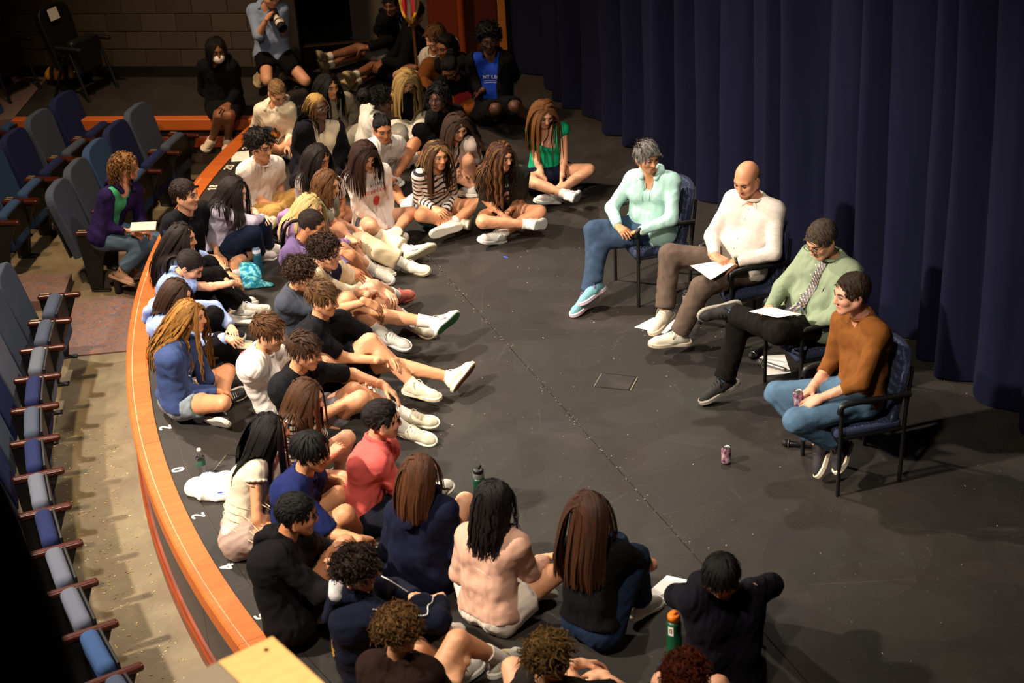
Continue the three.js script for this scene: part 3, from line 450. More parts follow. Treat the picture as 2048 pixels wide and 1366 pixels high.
function person(o) {
  const J = {}, s = o.s, f = o.g === 'f'; JN.forEach((k, i) => J[k] = V(o.j[3 * i] / 1000, o.j[3 * i + 1] / 1000, o.j[3 * i + 2] / 1000));
  const fl = o.fl || 0, org = V(J.pv.x, fl, J.pv.z);
  const G = thing('person', o.label, 'person', A3(org)); for (const k of JN) J[k].sub(org);
  const P = { group: G, J, hair: o.hair, seed: o.j[0] % 97, far: org.z < -2.6 };
  const up = J.nk.clone().sub(J.pv).normalize(), lat = J.ls.clone().sub(J.rs).normalize(), hl = J.lh.clone().sub(J.rh).normalize();
  const fr = lat.clone().cross(up).normalize(), w = (o.w || 1) * s, lim = s * (f ? 0.9 : 1.02);
  // torso points
  const spine = t => { const p = lerp3(J.pv, J.nk, t); p.addScaledVector(fr, -0.03 * Math.sin(Math.PI * t) * s); return p; };
  const wc = spine(0.36), cc = spine(0.74), hx = 0.075 * w, wx = (f ? 0.047 : 0.058) * w, cx = (f ? 0.07 : 0.086) * w;
  const at = (c, d, k) => c.clone().addScaledVector(d, k), mid = hl.clone().add(lat).normalize();
  const LS = lerp3(J.ls, J.nk, 0.1), RS = lerp3(J.rs, J.nk, 0.1);
  const torso = [];
  const bone = (a, b, ra, rb, k) => torso.push([A3(a), A3(b), ra, rb, k]);
  const rH = (f ? 0.105 : 0.1) * w, rW = (f ? 0.08 : 0.088) * w, rC = (f ? 0.084 : 0.093) * w;
  bone(at(J.pv, hl, hx), at(J.pv, hl, -hx), rH, rH, 0.05); bone(at(wc, mid, wx), at(wc, mid, -wx), rW, rW, 0.06); bone(at(cc, lat, cx), at(cc, lat, -cx), rC, rC, 0.06);
  for (const q of [1, -1]) { const sh = q > 0 ? LS : RS; bone(at(J.pv, hl, hx * q), at(wc, mid, wx * q), rH, rW, 0.05); bone(at(wc, mid, wx * q), at(cc, lat, cx * q), rW, rC, 0.05); bone(at(cc, lat, cx * q), sh, rC * 0.9, 0.056 * lim, 0.05); bone(J.nk, sh, 0.05 * s, 0.05 * lim, 0.04); }
  if (f) for (const q of [1, -1]) { const b = at(cc, lat, 0.062 * w * q).addScaledVector(fr, 0.062 * w).addScaledVector(up, -0.02); bone(b, b, 0.052 * w, 0.052 * w, 0.05); }
  if ((o.w || 1) > 1.12) { const b = at(wc, fr, 0.05 * w).addScaledVector(up, -0.02); bone(at(b, mid, 0.05), at(b, mid, -0.05), rW * 1.02, rW * 1.02, 0.05); }
  const limb = [];
  const arm = sd => { const S = sd > 0 ? J.ls : J.rs, E = sd > 0 ? J.le : J.re, W = sd > 0 ? J.lw : J.rw; return [[A3(S), A3(E), 0.047 * lim, 0.04 * lim], [A3(E), A3(W), 0.041 * lim, 0.028 * lim]]; };
  const leg = sd => { const H = sd > 0 ? J.lh : J.rh, K = sd > 0 ? J.lk : J.rk, A = sd > 0 ? J.la : J.ra; return [[A3(H), A3(K), 0.088 * (f ? s : s * 0.98), 0.057 * s], [A3(K), A3(A), 0.056 * s, 0.037 * s]]; };
  P.arm = arm; P.leg = leg;
  const box = (bones, m) => { const lo = [9, 9, 9], hi = [-9, -9, -9]; for (const b of bones) for (const e of [0, 1]) for (let i = 0; i < 3; i++) { const r = Math.max(b[2], b[3]) + m; lo[i] = Math.min(lo[i], b[e][i] - r); hi[i] = Math.max(hi[i], b[e][i] + r); } return [lo, hi]; };
  const cellB = P.far ? 0.032 : 0.027;
  // ----- skin
  {
    const B = [...torso.map(b => [b[0], b[1], b[2] - 0.008, b[3] - 0.008, b[4]])];
    B.push([A3(lerp3(J.pv, J.nk, 0.92)), A3(at(lerp3(J.nk, J.hd, 0.62), fr, 0.0)), 0.062 * lim, 0.05 * lim, 0.025]);
    for (const q of [1, -1]) {
      const [u, l] = arm(q); B.push([...u, 0.02], [...l, 0.015]);
      const [t, c] = leg(q); B.push([...t, 0.03], [...c, 0.02]);
      const K = V(...c[0]), A = V(...c[1]), T = V(...t[0]), ax = A.clone().sub(K).normalize(), bk = T.clone().sub(K); bk.addScaledVector(ax, -bk.dot(ax)); if (bk.length() > 0.01) bk.normalize(); const cf = lerp3(K, A, 0.3).addScaledVector(bk, 0.014 * s); B.push([A3(lerp3(K, A, 0.12).addScaledVector(bk, 0.008)), A3(lerp3(cf, A, 0.25)), 0.046 * s, 0.046 * s, 0.02]);
      const an = q > 0 ? J.la : J.ra, toe = q > 0 ? J.lt : J.rt; B.push([A3(an), A3(lerp3(an, toe, 0.8)), 0.033 * s, 0.024 * s, 0.015]);
    }
    const [lo, hi] = box(B, 0.04), F = new Field(lo, hi, cellB); for (const b of B) F.cone(b[0], b[1], b[2], b[3], b[4]);
    const g = F.mesh(); g.setAttribute('color', new THREE.BufferAttribute(new Float32Array(g.attributes.position.count * 3).fill(1), 3));
    // head
    const a = o.hh * D2R, pt = o.hp * D2R, hf = V(Math.cos(a) * Math.cos(pt), -Math.sin(pt), -Math.sin(a) * Math.cos(pt)), hl0 = V(-Math.sin(a), 0, -Math.cos(a)); let hu = hf.clone().cross(hl0).normalize(), hL = hl0;
    if (o.hr) { const q = new THREE.Quaternion().setFromAxisAngle(hf, o.hr * D2R); hu = hu.applyQuaternion(q); hL = hl0.clone().applyQuaternion(q); }
    const hs = (f ? 0.99 : 1.03) * Math.sqrt(s);
    P.headM = new THREE.Matrix4().makeBasis(hL, hu, hf).scale(V(hs, hs, hs)).setPosition(J.hd);
    const parts = [g, (P.far ? HEAD_FAR : HEAD)[o.g].clone().applyMatrix4(P.headM)];
    for (const q of [1, -1]) {
      const E = q > 0 ? J.le : J.re, W = q > 0 ? J.lw : J.rw, Fg = q > 0 ? J.lf : J.rf; const d = Fg.clone().sub(W).normalize();
      let pn = V(0, -1, 0).addScaledVector(lat, -0.45 * q); pn.addScaledVector(d, -pn.dot(d)).normalize(); // palm side
      const y = pn.clone().negate(), x = y.clone().cross(d); const kind = (o.hands && o.hands[q > 0 ? 0 : 1]) || 'relax';
      const M = new THREE.Matrix4().makeBasis(x, y, d).scale(V(lim, lim, lim)).setPosition(W); parts.push((q > 0 ? HANDSL : HANDS)[kind].clone().applyMatrix4(M));
    }
    mesh('body', mergeGeometries(parts), new THREE.MeshPhysicalMaterial({ color: o.sk, vertexColors: true, roughness: 0.55, sheen: 0.2, sheenRoughness: 0.6, sheenColor: new THREE.Color(0xffb090) }), G);
    const put = (n, geo, m) => { const e = mesh(n, geo, m, G); e.matrixAutoUpdate = true; P.headM.decompose(e.position, e.quaternion, e.scale); return e; };
    for (const q of [0, 1]) { const ey = put('eye', eyeGeo[q], mat('#9c8e84', 0.3)); mesh('iris', irisGeo[q], mat('#1c110b', 0.2), ey); mesh('eyelid', lidGeo[q], mat('#1d120d', 0.6), ey); }
    for (const q of [0, 1]) put('eyebrow', browGeo[q], mat('#' + shadeOf(o.hair.c === '#e0c080' || o.hair.c === '#b07a36' ? '#7a5a30' : o.hair.c, 0.8).getHexString(), 0.8));
    if (o.glasses) put('glasses', merge([new THREE.TorusGeometry(0.021, 0.0022, 5, 18).scale(1.15, 0.9, 1).translate(0.033, 0.002, 0.108), new THREE.TorusGeometry(0.021, 0.0022, 5, 18).scale(1.15, 0.9, 1).translate(-0.033, 0.002, 0.108), rod([-0.009, 0.006, 0.11], [0.009, 0.006, 0.11], 0.002, 0.002, 5), rod([0.057, 0.006, 0.106], [0.08, 0.008, -0.01], 0.002, 0.002, 5), rod([-0.057, 0.006, 0.106], [-0.08, 0.008, -0.01], 0.002, 0.002, 5)]), mat(o.glasses, 0.3));
    if (o.mask) { const F2 = new Field([-0.09, -0.13, 0.0], [0.09, 0.0, 0.14], 0.006); F2.ell([0, -0.055, 0.045], [0.066, 0.056, 0.076], 0.01); F2.all((x, y, z, d) => Math.max(d, 0.022 - z, y + 0.008)); put('face_mask', F2.mesh(), mat(o.mask, 0.8)); }
    if (o.beard) { const F2 = new Field([-0.09, -0.14, 0.0], [0.09, -0.02, 0.13], 0.0055); for (const q of [-1, 1]) F2.cone([q * 0.05, -0.055, 0.025], [q * 0.016, -0.096, 0.07], 0.024, 0.0215, 0.02); F2.ell([0, -0.098, 0.07], [0.021, 0.018, 0.019], 0.015); F2.all((x, y, z, d) => Math.max(d, y + 0.074)); put('beard', F2.mesh(), mat(o.beard, 0.9)); }
  }
  // ----- clothing
  const wrinkle = (amp, fq) => (x, y, z, d) => d > 0.04 || d < -0.05 ? d : d + amp * (nz(x * fq + P.seed, y * fq * 1.4, z * fq) + 0.6 * (Math.abs(nz(x * fq * 2.1, y * fq * 0.9 + P.seed, z * fq * 2.1)) - 0.3));
  const t = { ...o.top, off: o.top.off * 0.82 }, cellC = P.far ? 0.021 : 0.015;
  const neckA = A3(lerp3(J.nk, J.hd, -0.15).addScaledVector(fr, 0.012)), neckB = A3(lerp3(J.nk, J.hd, 0.9).addScaledVector(fr, 0.02));
  const distSeg = (x, y, z, a, b) => { const dx = b[0] - a[0], dy = b[1] - a[1], dz = b[2] - a[2], k = Math.max(0, Math.min(1, ((x - a[0]) * dx + (y - a[1]) * dy + (z - a[2]) * dz) / (dx * dx + dy * dy + dz * dz + 1e-9))); return Math.hypot(x - a[0] - dx * k, y - a[1] - dy * k, z - a[2] - dz * k); };
  const sleeve = (q, sl, off, B) => { const [u, l] = arm(q); const end = (b, k) => A3(lerp3(V(...b[0]), V(...b[1]), k)); const mix = (b, k) => b[2] + (b[3] - b[2]) * k;
    if (sl <= 1) B.push([u[0], end(u, sl), u[2] + off, mix(u, sl) + off * 1.3, 0.03, true]); else { B.push([u[0], u[1], u[2] + off, u[3] + off, 0.03]); B.push([l[0], end(l, sl - 1), l[2] + off, mix(l, sl - 1) + off * 0.8, 0.025, true]); } };
  function garment(off, sl, hemDrop, neckR, extra) {
    const B = torso.map(b => [b[0], b[1], b[2] + off, b[3] + off, b[4]]); if (sl > 0.02) { sleeve(1, sl, off, B); sleeve(-1, sl, off, B); }
    const [lo, hi] = box(B, 0.05), F = new Field(lo, hi, cellC); for (const b of B) F.cone(b[0], b[1], b[2], b[3], b[4], b[5]);
    const hp = at(J.pv, up, -hemDrop);
    F.all(wrinkle(off * 0.12 + 0.0018, 17));
    F.all((x, y, z, d) => { let r = Math.max(d, neckR - distSeg(x, y, z, neckA, neckB)); r = Math.max(r, -((x - hp.x) * up.x + (y - hp.y) * up.y + (z - hp.z) * up.z)); r = Math.max(r, 0.004 + fl - fl - y); return extra ? extra(x, y, z, r) : r; });
    return { g: F.mesh(), B };
  }
  const dotF = (x, y, z, p, d) => (x - p.x) * d.x + (y - p.y) * d.y + (z - p.z) * d.z;
  let tm = cloth(t.c), shirt;
  const chestTop = at(J.nk, fr, 0.09);
  if (t.open) { // open jacket over a shirt
    const inn = garment(0.008, 0, 0.02, 0.066 * lim); P.inner = mesh('shirt', inn.g, mat(t.open, 0.9), G);
    const ja = garment(t.off, t.sl, 0.08, 0.075 * lim, (x, y, z, d) => { const h = dotF(x, y, z, J.pv, up), l = Math.abs(dotF(x, y, z, J.pv, lat)), q = dotF(x, y, z, cc, fr); return q < 0.0 ? d : Math.max(d, (0.055 + 0.03 * Math.max(0, h - 0.25) / 0.2) * w - l); }); shirt = ja;
  } else if (t.tank) shirt = garment(t.off, t.sl, 0.0, 0.08 * lim, (x, y, z, d) => { const h = dotF(x, y, z, J.nk, up), l = Math.abs(dotF(x, y, z, J.nk, lat)); return Math.max(d, Math.min(h + 0.13, 0.098 * w - l)); });
  else if (t.vneck) shirt = garment(t.off, t.sl, 0.09, 0.068 * lim, (x, y, z, d) => Math.max(d, 0.045 - distSeg(x, y, z, A3(chestTop), A3(at(chestTop, up, -0.05)))));
  else shirt = garment(t.off, t.sl, t.hem ?? (t.off > 0.0165 ? 0.07 : 0.05), (t.collar ? 0.06 : 0.062) * lim);
  // cloth coordinates: across the limb and along it
  { const p = shirt.g.attributes.position, uv = new Float32Array(p.count * 2); for (let i = 0; i < p.count; i++) { const x = p.getX(i), y = p.getY(i), z = p.getZ(i); let best = 1e9, v = 0, u = 0; const dT = Math.min(...torso.map(b => distSeg(x, y, z, b[0], b[1]) - Math.max(b[2], b[3]))); best = dT; v = dotF(x, y, z, J.pv, up); u = dotF(x, y, z, J.pv, lat); for (const q of [1, -1]) { let acc = 0; for (const b of arm(q)) { const d = distSeg(x, y, z, b[0], b[1]) - b[2]; const A = V(...b[0]), Bv = V(...b[1]), ax = Bv.clone().sub(A), L = ax.length(); ax.normalize(); const k = dotF(x, y, z, A, ax); if (d < best - 0.012 && k > (acc ? 0 : 0.06)) { best = d; v = acc + k; u = y; } acc += L; } } if (!t.stripes && !t.plaid) { u = dotF(x, y, z, J.pv, lat) + 0.45 * dotF(x, y, z, J.pv, fr); v = dotF(x, y, z, J.pv, up) - 0.25 * dotF(x, y, z, J.pv, fr); } uv[2 * i] = u + P.seed * 0.13; uv[2 * i + 1] = v; } shirt.g.setAttribute('uv', new THREE.BufferAttribute(uv, 2)); }
  if (t.stripes) { const [c1, c2, pitch] = t.stripes; const tx = noiseTex(4, 64, (u, v) => { const c = new THREE.Color(v < 0.6 ? c1 : c2); return [c.r, c.g, c.b].map(q => Math.round(255 * Math.pow(q, 1 / 2.2))); }); tx.repeat.set(1, 1 / pitch); tm = new THREE.MeshStandardMaterial({ map: tx, roughness: 0.9 }); }
  if (t.plaid) { const tx = noiseTex(64, 64, (u, v) => (u < 0.06 || v < 0.06) ? [196, 182, 170] : [206, 196, 186]); tx.repeat.set(1 / 0.045, 1 / 0.045); tm = new THREE.MeshStandardMaterial({ map: tx, roughness: 0.9 }); }
  P.shirt = mesh(t.open ? 'jacket' : t.off > 0.0185 ? 'sweatshirt' : 'shirt', shirt.g, tm, G);
  const SB = shirt.B;
  const bodySD = p => { let m = 9; for (const b of SB) { const d = distSeg(p.x, p.y, p.z, b[0], b[1]) - Math.max(b[2], b[3]); if (d < m) m = d; } for (const q of [1, -1]) for (const b of leg(q)) { const d = distSeg(p.x, p.y, p.z, b[0], b[1]) - b[2] - 0.01; if (d < m) m = d; } const n = distSeg(p.x, p.y, p.z, neckA, neckB) - 0.05; return Math.min(m, n); };
  const gr = V();
  P.pushBody = (p, mrg) => { for (let k = 0; k < 3; k++) { const d = bodySD(p) - mrg; if (d >= 0) return; const e = 0.004; gr.set(bodySD(V(p.x + e, p.y, p.z)) - d - mrg, bodySD(V(p.x, p.y + e, p.z)) - d - mrg, bodySD(V(p.x, p.y, p.z + e)) - d - mrg).multiplyScalar(1 / e); if (gr.lengthSq() < 0.01) return; gr.normalize(); p.addScaledVector(gr, -d); } };
  P.onSurface = (from, dir, lift = 0.004) => { const p = from.clone(); for (let k = 0; k < 40; k++) { const d = bodySD(p) - lift; if (d < 0.001) break; p.addScaledVector(dir, Math.min(d, 0.05)); } return p; };
  // hood, collar, strings, tie, piping
  const ring = (k, rad, drop, tilt) => { const c = lerp3(J.nk, J.hd, k); const pts = []; for (let i = 0; i < 12; i++) { const a = i / 12 * 6.283; pts.push(c.clone().addScaledVector(lat, Math.sin(a) * rad).addScaledVector(fr, Math.cos(a) * rad + 0.012).addScaledVector(up, -drop * Math.cos(a) * tilt)); } return pts; };
  if (t.hood) {
    const hd = t.hood, B = []; const back = at(J.nk, fr, -0.05);
    for (let i = -3; i <= 3; i++) { const a = i / 3 * 2.3, b = (i + 1) / 3 * 2.3; if (i === 3) break; const pt = (x) => A3(J.nk.clone().addScaledVector(up, 0.035 - 0.05 * Math.max(0, -Math.cos(x)) + 0.01).addScaledVector(lat, Math.sin(x) * (0.078 + 0.02 * hd)).addScaledVector(fr, -Math.cos(x) * (0.075 + 0.02 * hd) + 0.015)); B.push([pt(a), pt(b), 0.022 + 0.014 * hd * Math.cos(a * 0.6), 0.022 + 0.014 * hd * Math.cos(b * 0.6), 0.02]); }
    if (hd > 0.55) { const p1 = at(at(J.nk, fr, -0.108), up, 0.02), p2 = at(at(J.nk, fr, -0.135 - 0.025 * hd), up, -0.1 * hd); B.push([A3(at(p1, lat, 0.07)), A3(at(p2, lat, 0.02)), 0.034, 0.03, 0.03], [A3(at(p1, lat, -0.07)), A3(at(p2, lat, -0.02)), 0.034, 0.03, 0.03]); }
    const [lo, hi] = box(B, 0.04), F = new Field(lo, hi, 0.011); for (const b of B) F.cone(...b); F.all(wrinkle(0.006, 14)); const hg = F.mesh(); const hm = mesh('hood', hg, mat('#' + deep(t.c).getHexString(), 0.92), G);
    if (t.hoodin) { const c = at(at(J.nk, fr, -0.10), up, 0.052); const F2 = new Field(A3(c.clone().addScalar(-0.14)), A3(c.clone().addScalar(0.14)), 0.01); F2.cone(A3(at(c, lat, 0.07)), A3(at(at(c, lat, -0.07), up, 0.005)), 0.045, 0.045, 0.02); mesh('hood_lining', F2.mesh(), mat(t.hoodin, 0.9), hm); }
  }
  if (t.collar) { const pts = ring(0.18, 0.068 * lim, 0.02, 1); mesh('collar', tube(pts, 0.013, 6, 30, true), mat(t.c, 0.9), G); for (const q of [1, -1]) { const a = at(at(J.nk, fr, 0.075), lat, 0.022 * q), b = at(at(at(J.nk, fr, 0.085), lat, 0.065 * q), up, -0.05); mesh('collar_point', tube([A3(a), A3(lerp3(a, b, 0.5)), A3(b)], 0.014, 5, 6), mat(t.c, 0.9), G); } }
  else if (!t.hood && !t.tank && !t.open) mesh('neckband', tube(ring(0.05, 0.066 * lim, 0.018, 1), 0.009, 6, 30, true), mat('#' + deep(t.c).getHexString(), 0.95), G);
  if (t.strings) for (const q of [1, -1]) { const pts = []; for (let k = 0; k < 5; k++) { const p = at(at(lerp3(J.nk, J.pv, 0.06 + k * 0.08), lat, 0.03 * q), fr, 0.35); pts.push(P.onSurface(p, fr.clone().negate(), 0.008)); } mesh('drawstring', tube(pts, 0.0035, 5, 12), mat(o.id === 's1' ? '#7fb8b0' : '#d8d4cc', 0.8), G); }
  const frontLine = (k0, k1, n, lift) => Array.from({ length: n }, (_, i) => P.onSurface(at(lerp3(J.nk, J.pv, k0 + (k1 - k0) * i / (n - 1)), fr, 0.45), fr.clone().negate(), lift));
  if (t.tie) { const pts = frontLine(0.02, 0.9, 9, 0.006), pos = [], idx = [], uv = []; pts.forEach((p, i) => { const hw = i === 0 ? 0.022 : 0.024 + 0.014 * i / 8; for (const q of [-1, 1]) for (const d of [0, 1]) { const v = at(at(p, lat, hw * q), fr, d * 0.008); pos.push(v.x, v.y, v.z); uv.push(q > 0 ? 1 : 0, i * 1.1); } }); for (let i = 0; i < 8; i++) { const a = i * 4, b = a + 4; for (const [p, q] of [[1, 3], [3, 2], [2, 0], [0, 1]]) idx.push(a + p, a + q, b + p, a + q, b + q, b + p); } const g = new THREE.BufferGeometry(); g.setAttribute('position', new THREE.Float32BufferAttribute(pos, 3)); g.setAttribute('uv', new THREE.Float32BufferAttribute(uv, 2)); g.setIndex(idx); g.computeVertexNormals(); const cs = ['#2b2a2c', '#3f4a78', '#c9b690', '#5b4a3a', '#171516', '#8a6f4c']; const tx = noiseTex(48, 48, (u, v, x, y) => { const k = new THREE.Color(cs[((x >> 3) * 7 + (y >> 3) * 5 + ((x >> 4) ^ (y >> 4)) * 3) % 6]); return [k.r, k.g, k.b].map(q => 255 * Math.pow(q, 1 / 2.2)); }); mesh('necktie', g, new THREE.MeshStandardMaterial({ map: tx, roughness: 0.5 }), G); mesh('tie_knot', new THREE.SphereGeometry(0.022, 10, 8).translate(...A3(pts[0])), mat('#2b2a30', 0.6), G); }
  if (t.btn || t.tie) frontLine(0.12, 0.85, 6, 0.004).forEach(p => { const b = at(p, lat, t.tie ? -0.05 : 0); mesh('button', new THREE.SphereGeometry(0.006, 8, 6).translate(b.x, b.y, b.z), mat('#d9d2c6', 0.4), G); });
  if (t.pocket) { const c = P.onSurface(at(at(lerp3(J.nk, J.pv, 0.38), lat, 0.085), fr, 0.4), fr.clone().negate(), 0.006); mesh('shirt_pocket', tube([A3(at(c, lat, -0.05)), A3(c), A3(at(c, lat, 0.05))], 0.004, 5, 6), mat(t.c, 0.95), G); mesh('pocket_pen', rod(A3(at(c, up, 0.03)), A3(at(c, up, -0.02)), 0.005), mat('#16161a', 0.4), G); }
  if (t.piping) for (const q of [1, -1]) { const [u, l] = arm(q); const pts = []; for (const [b, k] of [[u, 0.15], [u, 0.5], [u, 0.95], [l, 0.3], [l, 0.6], [l, 0.9]]) { const p = lerp3(V(...b[0]), V(...b[1]), k); pts.push(P.onSurface(p.clone().add(V(-0.1, 0.2, 0.12)), V(0.1, -0.2, -0.12).normalize(), 0.004)); } mesh('piping', tube(pts, 0.0035, 5, 24), mat(t.piping, 0.8), G); }
  if (t.ruffle) { for (let k = 0; k < 8; k++) { const c = lerp3(J.nk, J.pv, 0.22 + k * 0.095), pts = []; for (let i = 0; i < 16; i++) { const a = i / 16 * 6.283, d = lat.clone().multiplyScalar(Math.sin(a)).addScaledVector(fr, Math.cos(a)); pts.push(P.onSurface(at(c, d, 0.4), d.clone().negate(), 0.001)); } mesh('tier_seam', tube(pts, 0.003, 4, 40, true), mat('#c4b499', 0.95), G); } for (const q of [1, -1]) { const S0 = q > 0 ? J.ls : J.rs, E0 = q > 0 ? J.le : J.re, c = lerp3(S0, E0, 0.16), ax = E0.clone().sub(S0).normalize(), a = V(ax.y, ax.z, ax.x).cross(ax).normalize(), b = ax.clone().cross(a), pts = []; for (let i = 0; i < 24; i++) { const th = i / 24 * 6.283; pts.push(c.clone().addScaledVector(a, Math.cos(th) * (0.056 + (i % 2) * 0.01)).addScaledVector(b, Math.sin(th) * (0.056 + (i % 2) * 0.01))); } mesh('ruffle', tube(pts, 0.011, 5, 60, true), mat(t.c, 0.95), G); } }
  if (t.yoke) { const F = new Field(...box(SB.slice(-8), 0.3), 0.013); for (const b of torso) F.cone(b[0], b[1], b[2] + t.off + 0.005, b[3] + t.off + 0.005, b[4]); F.all((x, y, z, d) => { const h = dotF(x, y, z, J.nk, up); return Math.max(d, -0.17 - h + 0.0, 0.066 * lim - distSeg(x, y, z, neckA, neckB), Math.abs(dotF(x, y, z, J.nk, lat)) - 0.125); }); mesh('yoke', F.mesh(), mat(t.yoke, 0.9), G); }
  if (t.seams) { const bk = fr.clone().negate(); for (const pp of [[[0.14, 0.34], [0.05, 0.37], [-0.07, 0.47]], [[-0.07, 0.47], [-0.045, 0.34], [-0.02, 0.2]]]) { const pts = pp.map(([x, k]) => P.onSurface(at(at(lerp3(J.nk, J.pv, k), lat, x), bk, 0.4), fr, 0.003)); mesh('seam', tube(pts, 0.0035, 4, 14), mat('#dcb9a5', 0.95), G); } }
  if (t.sleevec) for (const q of [1, -1]) { const B = []; sleeve(q, t.sl, t.off + 0.005, B); B[0][0] = A3(lerp3(V(...B[0][0]), V(...B[0][1]), 0.2)); const F = new Field(...box(B, 0.03), 0.012); for (const b of B) F.cone(...b); mesh('sleeve', F.mesh(), mat(t.sleevec, 0.9), G); }
  // ----- lower garment
  const b = o.bot;
  {
    const B = []; const off = b.off; B.push([A3(at(J.pv, hl, hx)), A3(at(J.pv, hl, -hx)), rH + 0.007, rH + 0.007, 0.05]); for (const q of [1, -1]) B.push([A3(at(J.pv, hl, hx * q)), A3(lerp3(at(J.pv, hl, hx * q), at(wc, mid, wx * q), 0.55)), rH + 0.006, rW + 0.008, 0.04]);
    const ends = [];
    for (const q of [1, -1]) { const [th, cf] = leg(q); const end = (e, k) => A3(lerp3(V(...e[0]), V(...e[1]), k)), mx = (e, k) => e[2] + (e[3] - e[2]) * k; if (b.len <= 1) { B.push([th[0], end(th, b.len), th[2] + off * 0.7, mx(th, b.len) + off, 0.04, true]); ends.push(end(th, b.len)); } else { B.push([th[0], th[1], th[2] + off * 0.8, th[3] + off, 0.04]); B.push([cf[0], end(cf, b.len - 1), cf[2] + off, mx(cf, b.len - 1) + off * 1.35 + 0.006, 0.03, true]); } }
    if (b.skirt) { B.push([ends[0], ends[1], 0.05, 0.05, 0.06]); B.push([A3(J.pv), A3(lerp3(V(...ends[0]), V(...ends[1]), 0.5)), 0.1, 0.06, 0.06]); for (const q of [0, 1]) B.push([A3(at(at(J.pv, hl, (q ? -1 : 1) * 0.13), fr, -0.03).setY(0.05)), ends[q], 0.05, 0.05, 0.05]); }
    const [lo, hi] = box(B, 0.05), F = new Field(lo, hi, cellC); for (const e of B) F.cone(...e); F.all(wrinkle(0.0035 + off * 0.15, 16)); F.all((x, y, z, d) => Math.max(d, 0.003 - y));
    const tg = F.mesh(), tp = tg.attributes.position, tu = new Float32Array(tp.count * 2);
    for (let i = 0; i < tp.count; i++) { const x = tp.getX(i), y = tp.getY(i), z = tp.getZ(i); tu[2 * i] = dotF(x, y, z, J.pv, hl) + 0.5 * y + P.seed * 0.21; tu[2 * i + 1] = dotF(x, y, z, J.pv, fr) * 0.8 - 0.6 * y; }
    tg.setAttribute('uv', new THREE.BufferAttribute(tu, 2)); mesh(b.skirt ? 'skirt' : b.len <= 1 ? 'shorts' : 'trousers', tg, cloth(b.c), G);
  }
  // ----- socks and shoes
  for (const q of [1, -1]) {
    const A = q > 0 ? J.la : J.ra, K = q > 0 ? J.lk : J.rk, T = q > 0 ? J.lt : J.rt; const sh = K.clone().sub(A).normalize();
    if (o.sock) mesh('sock', rod(A3(at(A, sh, -0.02)), A3(at(A, sh, o.sock[1] + 0.02)), 0.039 * s, 0.041 * s + o.sock[1] * 0.07, 14), mat(o.sock[0], 0.95), G);
    if (!o.shoe) continue;
    const z = T.clone().sub(A).normalize(), y = sh.clone().addScaledVector(z, -sh.dot(z)).normalize(), x = y.clone().cross(z); const k = s * 0.97;
    const so = q > 0 && o.shoe2 || o.shoe; const M = new THREE.Matrix4().makeBasis(x, y, z).multiply(new THREE.Matrix4().makeRotationX(-13.7 * D2R)); const u = mesh('shoe', shoeUpper, mat(so[0], 0.8), G); u.quaternion.setFromRotationMatrix(M); u.position.copy(A); u.scale.set(k, k, k);
    mesh('sole', shoeSole, mat(so[1], 0.7), u); mesh('laces', shoeLace, mat(so[2], 0.9), u); mesh('tread', shoeTread, mat((o.tread && o.tread[q > 0 ? 0 : 1]) || so[1], 0.8), u); if (o.mark) for (const e of [-1, 1]) mesh('side_mark', tube([[e * 0.033, -0.03, 0.075], [e * 0.0425, -0.048, 0.05], [e * 0.042, -0.04, 0.02], [e * 0.037, -0.018, -0.035]], 0.0055, 5, 10), mat(o.mark, 0.7), u);
  }
  if (o.watch) { const W = o.watch === 'l' ? J.lw : J.rw, E = o.watch === 'l' ? J.le : J.re, d = W.clone().sub(E).normalize(), c = at(W, d, o.top.sl > 1.9 ? 0.002 : -0.035); const g = new THREE.TorusGeometry(0.034 * lim, 0.007, 6, 16); g.scale(1, 1, 1.7); g.applyQuaternion(new THREE.Quaternion().setFromUnitVectors(V(0, 0, 1), d)); g.translate(c.x, c.y, c.z); mesh('wristwatch', g, mat('#15120f', 0.4), G); const fc = new THREE.CylinderGeometry(0.016, 0.016, 0.008, 12).translate(0, 0.042 * lim, 0); fc.translate(c.x, c.y, c.z); mesh('watch_face', fc, mat('#b9b2a4', 0.3, 0.6), G); }
  buildHair(P);
  PEOPLE_BY_ID[o.id] = P; P.fr = fr; P.up = up; P.lat = lat; P.org = org; P.cc = cc; P.wc = wc; return P;
}
const PEOPLE_BY_ID = {};
